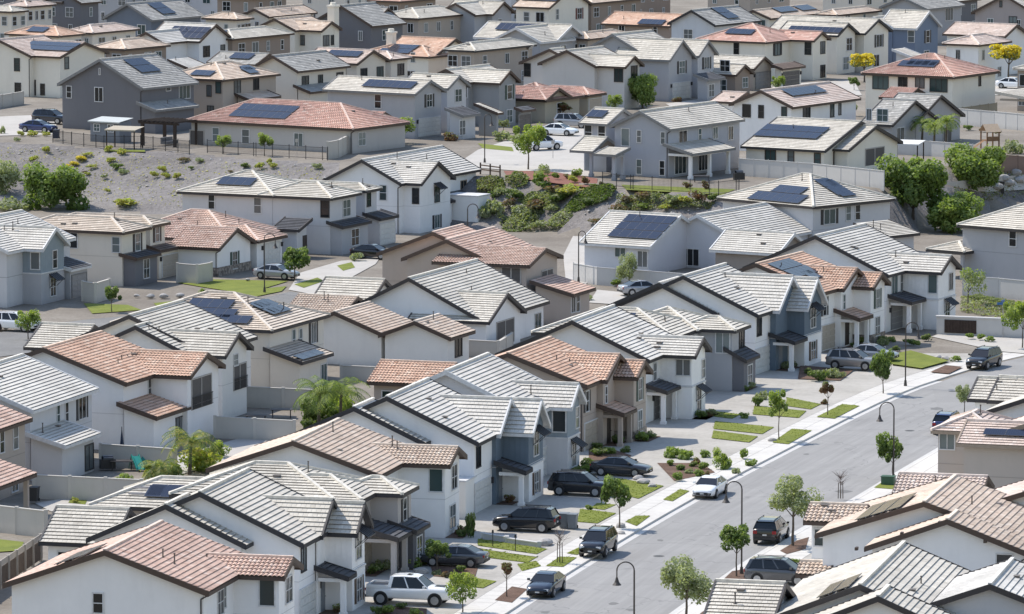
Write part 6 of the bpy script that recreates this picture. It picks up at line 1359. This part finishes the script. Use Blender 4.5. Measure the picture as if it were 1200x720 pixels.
# ================================================================== street lamps
IRON = M('lamp_iron', (.05,.042,.038), .5)
def lamp(label, bx, by, h, d=-1, r=.55):
    P = onG(bx, by, .13); t = thing('street_lamp', label, 'street lamp', P, 0, 'gooseneck street lamps'); m = MB()
    m.tube((0,0,0),(0,0,.5),.15,.10,10); m.tube((0,0,.5),(0,0,h-r),.065,.055,10); m.build('pole', IRON, t, True); a = MB(); prev = Vector((0,0,h-r))
    for i in range(1, 13):
        th = math.pi*i/12; q = Vector((d*(r - r*math.cos(th)), 0, h - r + r*math.sin(th))); a.tube(prev, q, .045, .045, 8, 0, False); prev = q
    a.tube(prev, prev + Vector((0,0,-.45)), .04, .04, 8); a.build('arm', IRON, t, True); s = MB(); b = prev + Vector((0,0,-.45))
    for r0, r1, z0, z1 in ((.07,.10,0,-.12),(.10,.16,-.12,-.3),(.16,.30,-.3,-.48)): s.tube(b+Vector((0,0,z0)), b+Vector((0,0,z1)), r0, r1, 12, 0, False)
    s.build('lamp_shade', IRON, t, True); g = MB(); g.tube(b+Vector((0,0,-.44)), b+Vector((0,0,-.52)), .22, .12, 12); g.build('bulb_lens', M('lamp_lens', (.5,.5,.48), .3), t); return t
lamp('dark gooseneck lamp beside the bare-trunked green tree across the street',869,675,6.5)
lamp('dark gooseneck lamp rising at the bottom edge of the street',743,778,6.4)
lamp('dark gooseneck lamp by the green oval tree, farther along the street',1047,565,6.1)
lamp('gooseneck lamp before the white end house, hood towards the street',1061,454,5.6,1)
lamp('slim lamp on the back street before the white terracotta bungalow',310,344,5.9,1)
lamp('lamp beside the split-rail fence at the cul-de-sac',568,192,5.6,1,.4)
lamp('gooseneck lamp in front of the white gabled house below the bank',548,306,5.9,1)
lamp('lamp post standing alone beside the vinyl fence lane',678,332,5.2,1,.35)

# ================================================================== walls and fences
VIN = m_stucco((.60,.59,.575)); CBW = m_stucco((.56,.53,.48))
def wall_run(name, label, pts, h, mat, t=.18, post=2.4, pname='post', cap=True, group=None, cat='fence', pcol=None):
    W = [onG(x, y) for x, y in pts]; r = thing(name, label, cat, W[0], 0, group); o = W[0]; mb = MB(); cp = mb
    for a, b in zip(W, W[1:]):
        a, b = a - o, b - o; mb.beam(a, b, t, h, .3)
        if cap: cp.beam(a + Vector((0,0,h)), b + Vector((0,0,h)), t + .08, .07, -.002)
        n = max(1, int((b - a).length / post))
        for i in range(0 if a.length < 1e-4 else 1, n + 1):
            p = a.lerp(b, i/n); pm = MB(); pm.box(p.x - t*.75, p.x + t*.75, p.y - t*.75, p.y + t*.75, p.z - .2, p.z + h + .14); pm.build(pname, pcol or mat, r)
    mb.build('panel', mat, r); return r
FW = 'pale walls dividing the yards'
wall_run('block_wall','cream block wall with the clipped round bush in front',[(40,584),(166,590)],1.75,CBW,group=FW)
wall_run('block_wall','pale block wall at the frame edge above the wooden fence',[(-14,622),(54,630)],1.9,CBW,group=FW)
wall_run('block_wall','grey block wall behind the teal slide and patio set',[(118,546),(206,552)],1.7,CBW,group=FW)
wall_run('block_wall','cream wall beside the beige solar house lower room',[(288,477),(376,481)],1.7,CBW,group=FW)
wall_run('block_wall','pale wall along the palm yard',[(252,513),(345,518)],1.7,CBW,group=FW)
wall_run('block_wall','grey wall between the beige solar house and the terracotta wing',[(400,446),(446,448)],1.3,CBW,group=FW)
wall_run('block_wall','low cream wall before the white gabled patio',[(546,418),(584,420),(600,410)],1.5,CBW,group=FW)
wall_run('vinyl_fence','white vinyl fence before the grey house with three solar rows',[(672,329),(700,334),(805,342)],1.75,VIN,.06,1.9)
wall_run('vinyl_fence','long white vinyl fence behind the crest house and parasol patio',[(866,206),(952,212),(1036,221)],1.9,VIN,.06,2.0)
wall_run('vinyl_fence','white vinyl fence at the frame edge above the dirt slope',[(1118,146),(1165,150),(1206,154)],2.0,VIN,.06,2.0)
wall_run('vinyl_fence','white vinyl fence behind the queen palms',[(1052,181),(1090,183),(1140,187)],1.7,VIN,.06,2.0)
wall_run('vinyl_fence','white vinyl fence above the olive berm at the frame edge',[(1128,346),(1170,349),(1210,353)],1.9,VIN,.06,2.2)
wall_run('block_wall','cream yard wall beside the white pink-tiled house',[(-10,128),(27,122)],1.6,CBW,group=FW)
wall_run('block_wall','cream yard wall beside the grey boarded house',[(97,353),(112,355),(128,350)],1.9,CBW,group=FW)
wall_run('block_wall','cream yard wall before the white terracotta bungalow',[(208,331),(231,333),(248,330)],1.9,CBW,group=FW)
wall_run('block_wall','curved cream wall at the end of the red-roofed bungalow',[(384,187),(396,185),(406,180)],2.0,CBW,group=FW)
wall_run('block_wall','brown retaining wall beside the broad rounded tree',[(1174,200),(1210,203)],1.8,m_stucco((.24,.17,.14)),group=FW)
wall_run('low_wall','tan low fence behind the red hip-roofed two-storey house',[(1118,141),(1168,134)],1.4,m_stucco((.48,.42,.32)),.08,2.0)
wall_run('retaining_wall','upper low white retaining wall beside the lawn steps',[(566,634),(594,638)],.5,VIN,.2,9,cat='wall'); wall_run('retaining_wall','lower low white retaining wall beside the lawn steps',[(594,638.5),(632,644)],.45,VIN,.2,9,cat='wall')
def iron(label, pts, h=1.5):
    W = [onG(x, y) for x, y in pts]; r = thing('iron_fence', label, 'fence', W[0]); o = W[0]; m = MB(); pm = MB()
    for a, b in zip(W, W[1:]):
        a, b = a - o, b - o; L = (b - a).length; d = (b-a)
        for z in (h-.08, .15): m.beam(a + Vector((0,0,z)), b + Vector((0,0,z)), .04, .04, 0)
        for i in range(int(L/.16)+1): p = a + d*(i*.16/L); m.box(p.x-.012,p.x+.012,p.y-.012,p.y+.012,p.z+.1,p.z+h)
        for i in range(0 if a.length < 1e-4 else 1, int(L/2.4)+2): p = a + d*min(1, i*2.4/L); pm = MB(); pm.box(p.x-.045,p.x+.045,p.y-.045,p.y+.045,p.z-.2,p.z+h+.1); pm.build('post', m_trim('black'), r)
    m.build('panel', m_trim('black'), r)
iron('black iron fence along the crest before the pergola yard',[(62,167),(84,170),(122,174),(165,174),(222,180)])
iron('black iron fence in front of the red-roofed bungalow',[(243,179),(300,183),(384,188)])
iron('black iron fence around the lawn of the grey crest house',[(706,218),(742,222),(842,229),(866,226)])
def wood_fence():
    W = [onG(x, y) for x, y in [(-30,712),(0,690),(50,656)]]; r = thing('wooden_fence','weathered wooden fence with pale top panel beside the pinkish roof','fence',W[0]); m = MB(); p2 = MB(); o = W[0]
    for a, b in zip(W, W[1:]):
        a, b = a-o, b-o; d = b-a; L = d.length; n = int(L/.16)
        for i in range(n):
            p, q = a + d*(i/n), a + d*((i+.9)/n); m.beam(p + Vector((0,0,.1)), q + Vector((0,0,.1)), .03, 1.35, 0)
        p2.beam(a + Vector((0,0,1.5)), b + Vector((0,0,1.5)), .06, .42, 0)
        for i in range(int(L/2.4)+1): p = a + d*min(1,i*2.4/L); p2.box(p.x-.12,p.x+.12,p.y-.12,p.y+.12,-.2,1.95)
    m.build('board_panel', m_ground('old_wood', [(.06,.045,.035),(.16,.12,.09)], 1.5, 7, .5), r); p2.build('post', m_stucco((.42,.38,.33)), r)
wood_fence()
def rail_fence():
    a, b = onG(563,204), onG(586,207); r = thing('split_rail_fence','brown split-rail fence at the cul-de-sac end','fence',a); d = b-a; m = MB(); m2 = MB()
    for q in (0,.5,1): p = d*q; m = MB(); m.box(p.x-.09,p.x+.09,p.y-.09,p.y+.09,-.2,1.3); m.build('post', m_ground('rail_wood', [(.08,.055,.04),(.17,.12,.09)], 2, 8, .5), r)
    for z in (.45,.95): m2.beam(Vector((0,0,z)), d + Vector((0,0,z)), .07, .14, 0)
    m2.build('rail', MATS['rail_wood'], r)
rail_fence()

# ================================================================== yard things
def yaw_loc(px, py, dz=.02): return onG(px, py, dz)
WOODD = m_ground('dark_wood', [(.03,.022,.018),(.07,.05,.04)], 2, 8, .4)
def pergola():
    P = yaw_loc(199, 170); t = thing('pergola','dark wooden pergola on posts beside the red-roofed bungalow','pergola',P, R_(90-33)); p = MB()
    for x in (-2.2,2.2):
        for y in (-2.4,2.4): p = MB(); p.box(x-.16,x+.16,y-.16,y+.16,-.3,2.6); p.build('post', WOODD, t)
    m = MB()
    for x in (-2.2,2.2): m.box(x-.1,x+.1,-3.0,3.0,2.6,2.85)
    for i in range(9): y = -2.7+i*.675; m.box(-2.7,2.7,y-.06,y+.06,2.86,3.05)
    m.build('beam', WOODD, t); s = thing('patio_sofa','grey outdoor sofa under the dark pergola','sofa',P + Vector((0,.3,.0)), R_(90-33)); q = MB(); q.box(-1.1,1.1,-.4,.4,.1,.45); q.build('seat', M('sofa_grey',(.2,.2,.21),.8), s); q = MB(); q.box(-1.1,1.1,.4,.6,.1,.9); q.build('backrest', MATS['sofa_grey'], s)
pergola()
def shed():
    P = yaw_loc(130, 166); t = thing('garden_shed','small grey shed with white window and pale roof against the dark grey house','shed',P, R_(90-33) - math.pi/2 + R_(0)); m = MB(); m.box(-2.2,2.2,-1.2,1.2,-.2,2.5); m.build('wall', m_stucco((.22,.24,.27)), t); r = MB()
    r.face([(-2.4,-1.5,2.5),(2.4,-1.5,2.5),(2.4,1.4,2.85),(-2.4,1.4,2.85)]); r.box(-2.4,2.4,-1.5,-1.45,2.35,2.5); r.build('roof', M('shed_roof',(.5,.52,.5)), t)
    for x in (-1.2,.9):
        f, g = wmesh('grid', .8, .8, 'white'); w = link('window', f, t, (x,-1.2,1.7)); link('pane', g, w)
shed()
def canopy(label, px, py, w, d, h, mat, name='patio_canopy', n=4):
    P = yaw_loc(px, py); t = thing(name, label, 'canopy', P, -R_(20)); p = MB()
    for x in (-w/2,w/2):
        for y in (-d/2,d/2): p = MB(); p.box(x-.06,x+.06,y-.06,y+.06,-.2,h); p.build('post', WOODD, t)
    m = MB(); m.face([(-w/2-.2,-d/2-.2,h),(w/2+.2,-d/2-.2,h),(w/2+.2,d/2+.2,h+.25),(-w/2-.2,d/2+.2,h+.25)]); m.box(-w/2-.2,w/2+.2,-d/2-.2,-d/2-.15,h-.15,h); m.build('canopy_top', mat, t)
canopy('tan fabric canopy beside the garden shed', 146, 174, 3.6, 2.4, 2.3, M('canvas_tan', (.42,.37,.29), .9)); canopy('white flat canopy beside the parasol patio', 1063, 190, 3.2, 2.6, 2.2, M('canvas_white', (.66,.66,.65), .9))
def parasol(label, px, py, r, c, open=True, h=2.5):
    P = yaw_loc(px, py); t = thing('parasol', label, 'parasol', P); p = MB(); p.tube((0,0,0),(0,0,h),.03,.03,8); p.tube((0,0,0),(0,0,.1),.3,.28,12); p.build('pole', TRM, t); m = MB(); k = 8
    for i in range(k):
        a, b = 6.283*i/k, 6.283*(i+1)/k; rr = r if open else .16; zz = h-.55 if open else h-1.5
        m.face([(0,0,h+.05),(rr*math.cos(a),rr*math.sin(a),zz),(rr*math.cos(b),rr*math.sin(b),zz)])
    m.build('canopy', M('parasol_'+str(c), c, .85), t)
parasol('open slate blue parasol on the cream bungalow patio',1028,195,2.0,(.16,.18,.26)); parasol('closed dark blue parasol beside the block wall',143,543,1.5,(.02,.03,.06),False,2.9)
def seats(label, px, py, c, name='patio_table'):
    P = yaw_loc(px, py); t = thing(name, label, 'table', P); m = MB(); m.box(-.9,.9,-.5,.5,.68,.74); m.build('tabletop', M('patio_dark', c, .6), t)
    for x in (-.75,.75):
        for y in (-.4,.4): l = MB(); l.box(x-.03,x+.03,y-.03,y+.03,0,.68); l.build('leg', MATS['patio_dark'], t)
seats('dark patio table beside the closed parasol',143,551,(.04,.035,.035)); seats('dark patio table on the iron-railed balcony yard',300,497,(.05,.05,.05)); seats('dark patio table under the crest house patio roof',822,214,(.04,.04,.045)); seats('white patio table in the palm yard beside the wall',330,490,(.04,.035,.035))
def grill(label, px, py):
    P = yaw_loc(px, py); t = thing('barbecue_grill', label, 'grill', P, .3); m = MB(); m.box(-.6,.6,-.3,.3,.1,.85); m.build('cabinet', TRM, t); d = MB()
    for i in range(6):
        a0, a1 = math.pi*i/6, math.pi*(i+1)/6; d.face([(-.42,-.3*math.cos(a0),.85+.3*math.sin(a0)),(.42,-.3*math.cos(a0),.85+.3*math.sin(a0)),(.42,-.3*math.cos(a1),.85+.3*math.sin(a1)),(-.42,-.3*math.cos(a1),.85+.3*math.sin(a1))])
    d.build('lid', M('grill_lid', (.025,.025,.028), .3), t); h = MB(); h.tube((-.35,-.36,1.0),(.35,-.36,1.0),.02,.02,6); h.build('handle', RI, t)
grill('black barbecue grill beside the block wall and patio table',126,551); grill('black covered grill at the crest house patio corner',866,212)
def slide():
    P = yaw_loc(160, 551); t = thing('toy_slide','small teal plastic slide in the walled yard','slide',P, .4); m = MB(); c = M('teal_plastic', (.02,.26,.22), .45)
    m.face([(-.3,-1.0,.15),(.3,-1.0,.15),(.3,.3,1.05),(-.3,.3,1.05)])
    for x in (-.3,.3): m.beam((x,-1.0,.15),(x,.3,1.05),.05,.16,.06)
    m.build('chute', c, t); l = MB()
    for x in (-.3,.3): l.beam((x,.35,1.1),(x,1.0,0),.06,.05,.05)
    for i in range(3): f = (i+.7)/4; l.box(-.3,.3,.35+.65*f-.04,.35+.65*f+.04,1.1*(1-f)-.03,1.1*(1-f)+.03)
    l.build('ladder', M('slide_frame', (.04,.12,.11), .5), t); P = yaw_loc(170, 549); t = thing('play_tent','pointed teal play tent beside the small slide','tent',P); m = MB()
    for i in range(6): a, b = 6.283*i/6, 6.283*(i+1)/6; m.face([(0,0,1.7),(.75*math.cos(a),.75*math.sin(a),0),(.75*math.cos(b),.75*math.sin(b),0)])
    m.build('canvas', c, t)
slide()
def playset():
    P = yaw_loc(1160, 174); t = thing('wooden_playset','small wooden play house with pale pitched roof on the slope','playset',P, .4); w = m_ground('play_wood', [(.16,.09,.05),(.28,.17,.10)], 2, 8, .4); m = MB()
    for x in (-.8,.8):
        for y in (-.8,.8): m = MB(); m.box(x-.07,x+.07,y-.07,y+.07,-.3,2.0); m.build('post', w, t)
    m = MB(); m.box(-.85,.85,-.85,.85,.9,1.0); m.box(-.85,.85,-.87,-.82,1.0,1.45); m.build('deck', w, t); m = MB(); m.face([(-1,-1,2.0),(1,-1,2.0),(1,0,2.9),(-1,0,2.9)]); m.face([(1,1,2.0),(-1,1,2.0),(-1,0,2.9),(1,0,2.9)]); m.build('roof', M('play_roof', (.5,.38,.27), .8), t); m = MB(); m.face([(-2.2,-.3,.1),(-2.2,.3,.1),(-.85,.3,.95),(-.85,-.3,.95)]); m.build('slide', w, t)
playset()
def bins(label, px, py, c, group=None):
    P = yaw_loc(px, py, .14); t = thing('wheelie_bin', label, 'bin', P, R_(-12), group); m = MB(); a = [(-.28,-.32),(.28,-.32),(.28,.32),(-.28,.32)]; b = [(-.34,-.4),(.34,-.4),(.34,.4),(-.34,.4)]
    for i in range(4): j = (i+1)%4; m.face([(*a[i],.05),(*a[j],.05),(*b[j],1.05),(*b[i],1.05)])
    mat = M('bin_%.2f' % c[2], c, .6); m.build('bin_body', mat, t); l = MB(); l.box(-.37,.37,-.43,.43,1.05,1.12); l.box(-.3,.3,.4,.5,1.0,1.1); l.build('lid', mat, t); w = MB()
    for x in (-.3,.3): w.tube((x-.04,.3,.12),(x+.04,.3,.12),.12,.12,12)
    w.build('wheel', TY, t)
bins('grey wheelie bin behind the tail of the black driveway SUV, nearer the house',661,621,(.17,.19,.21),'wheelie bins by the driveway'); bins('grey wheelie bin behind the tail of the black driveway SUV, nearer the sidewalk',671,622,(.17,.19,.21),'wheelie bins by the driveway'); bins('dark blue bin beside the iron fence corner',66,164,(.02,.03,.06)); bins('dark bin beside the frame-edge patio',40,590,(.03,.03,.032)); bins('green bin beside the vinyl fence lane',768,350,(.03,.06,.05))
P = yaw_loc(1041, 570, .14); t = thing('utility_box','green metal utility box on the lawn across the street','utility box',P, R_(-15)); m = MB(); m.box(-.5,.5,-.4,.4,0,.62); m.build('cabinet', M('utility_green',(.04,.10,.065),.5), t); m = MB(); m.box(-.54,.54,-.44,.44,.62,.67); m.build('lid', MATS['utility_green'], t); patch('garden_lawn', [(1024,574),(1036,566),(1060,568),(1050,576)], .165, m_grass)
for i, (x, y) in enumerate([(577.5,643),(604,648.5)]):
    P = yaw_loc(x, y, .15); t = thing('lawn_light','thin black lawn post light, ' + ('nearer the house','nearer the sidewalk')[i],'light',P,0,'black lawn post lights'); m = MB(); m.tube((0,0,0),(0,0,1.0),.03,.03,8); m.build('pole', TRM, t); m = MB(); m.tube((0,0,1.0),(0,0,1.2),.09,.06,8); m.build('lamp_head', TRM, t)
P = yaw_loc(494, 677, .15)
P = yaw_loc(1146, 394); t = thing('monument_wall','white entrance wall with a dark slatted inset panel at the street corner','wall',P, R_(-20)); m = MB(); m.box(-4.0,4.6,-.2,.2,-.3,1.65); m.build('panel', VIN, t); m = MB(); m.box(-4.1,4.7,-.28,.28,1.652,1.78); m.build('cap', VIN, t); m = MB(); m.box(-3.2,-.1,-.26,-.2,.2,1.45)
for i in range(10): m.box(-3.15+.31*i,-3.05+.31*i,-.32,-.262,.25,1.4)
m.build('slatted_panel', m_ground('slat_brown', [(.035,.025,.02),(.08,.055,.045)], 2, 8, .4), t)
P = yaw_loc(1175, 396); t = thing('street_sign','blue street-name sign blades on a tall pole at the corner','sign',P); m = MB(); m.tube((0,0,0),(0,0,3.2),.04,.04,8); m.build('pole', RI, t)
for z, a in ((3.2,0),(3.45,1.2)): m = MB(); m.box(-.55,.55,-.02,.02,-.11,.11); o = m.build('sign_blade', M('sign_blue',(.03,.13,.36),.4), t); o.location = (0,0,z); o.rotation_euler = (0,0,a)
P = yaw_loc(1174, 225); t = thing('utility_post','short dark square post on the dry slope','post',P); m = MB(); m.box(-.25,.25,-.25,.25,-.2,1.1); m.build('post_body', TRM, t); m = MB(); m.box(-.3,.3,-.3,.3,1.1,1.2); m.build('cap', TRM, t)
for x, y, lab in [(348,184,'thin white sapling stake behind the iron fence'),(648,186,'thin sign post at the cul-de-sac kerb')]:
    P = yaw_loc(x, y); t = thing('thin_post', lab, 'post', P); m = MB(); m.tube((0,0,0),(0,0,2.1),.035,.035,6); m.build('pole', RI, t); m = MB(); m.box(-.2,.2,-.03,-.01,1.7,2.1); m.build('plate', RI, t)

# ================================================================== light, sky, camera
SUN = Vector((-.84*math.cos(R_(52)), .5426*math.cos(R_(52)), math.sin(R_(52))))
az = math.atan2(SUN.x, SUN.y)
w = bpy.data.worlds.new('World'); scene.world = w; w.use_nodes = True; nt = w.node_tree; bg = nt.nodes['Background']
sk = nt.nodes.new('ShaderNodeTexSky'); sk.sky_type = 'NISHITA'; sk.sun_disc = False; sk.sun_elevation = R_(52); sk.sun_rotation = az; sk.air_density = 2.1; sk.dust_density = 1.0; sk.altitude = 400; sk.ozone_density = 2.0
nt.links.new(mixc(nt, 1.0, sk.outputs[0], (1.08,1.06,1.17), 'MULTIPLY'), bg.inputs[0]); bg.inputs[1].default_value = .15
sd = bpy.data.lights.new('sun', 'SUN'); sd.energy = 5.0; sd.angle = R_(.53); sd.color = (1.0, .925, .82)
so = bpy.data.objects.new('sun', sd); col.objects.link(so); so.rotation_euler = (-SUN).to_track_quat('-Z', 'Y').to_euler(); so['kind'] = 'helper'
cd = bpy.data.cameras.new('camera'); cam = bpy.data.objects.new('camera', cd); col.objects.link(cam); scene.camera = cam
cd.sensor_width = 36; cd.lens = F / 1200 * 36; cd.clip_start = 1; cd.clip_end = 20000
cam.location = CAM; cam.rotation_euler = (math.pi/2 - TH, 0, 0)
scene.view_settings.view_transform = 'Standard'; scene.view_settings.look = 'None'; scene.view_settings.exposure = 0; scene.view_settings.gamma = 1
scene.cycles.max_bounces = 6; scene.cycles.diffuse_bounces = 4; scene.cycles.transmission_bounces = 2; scene.cycles.glossy_bounces = 2
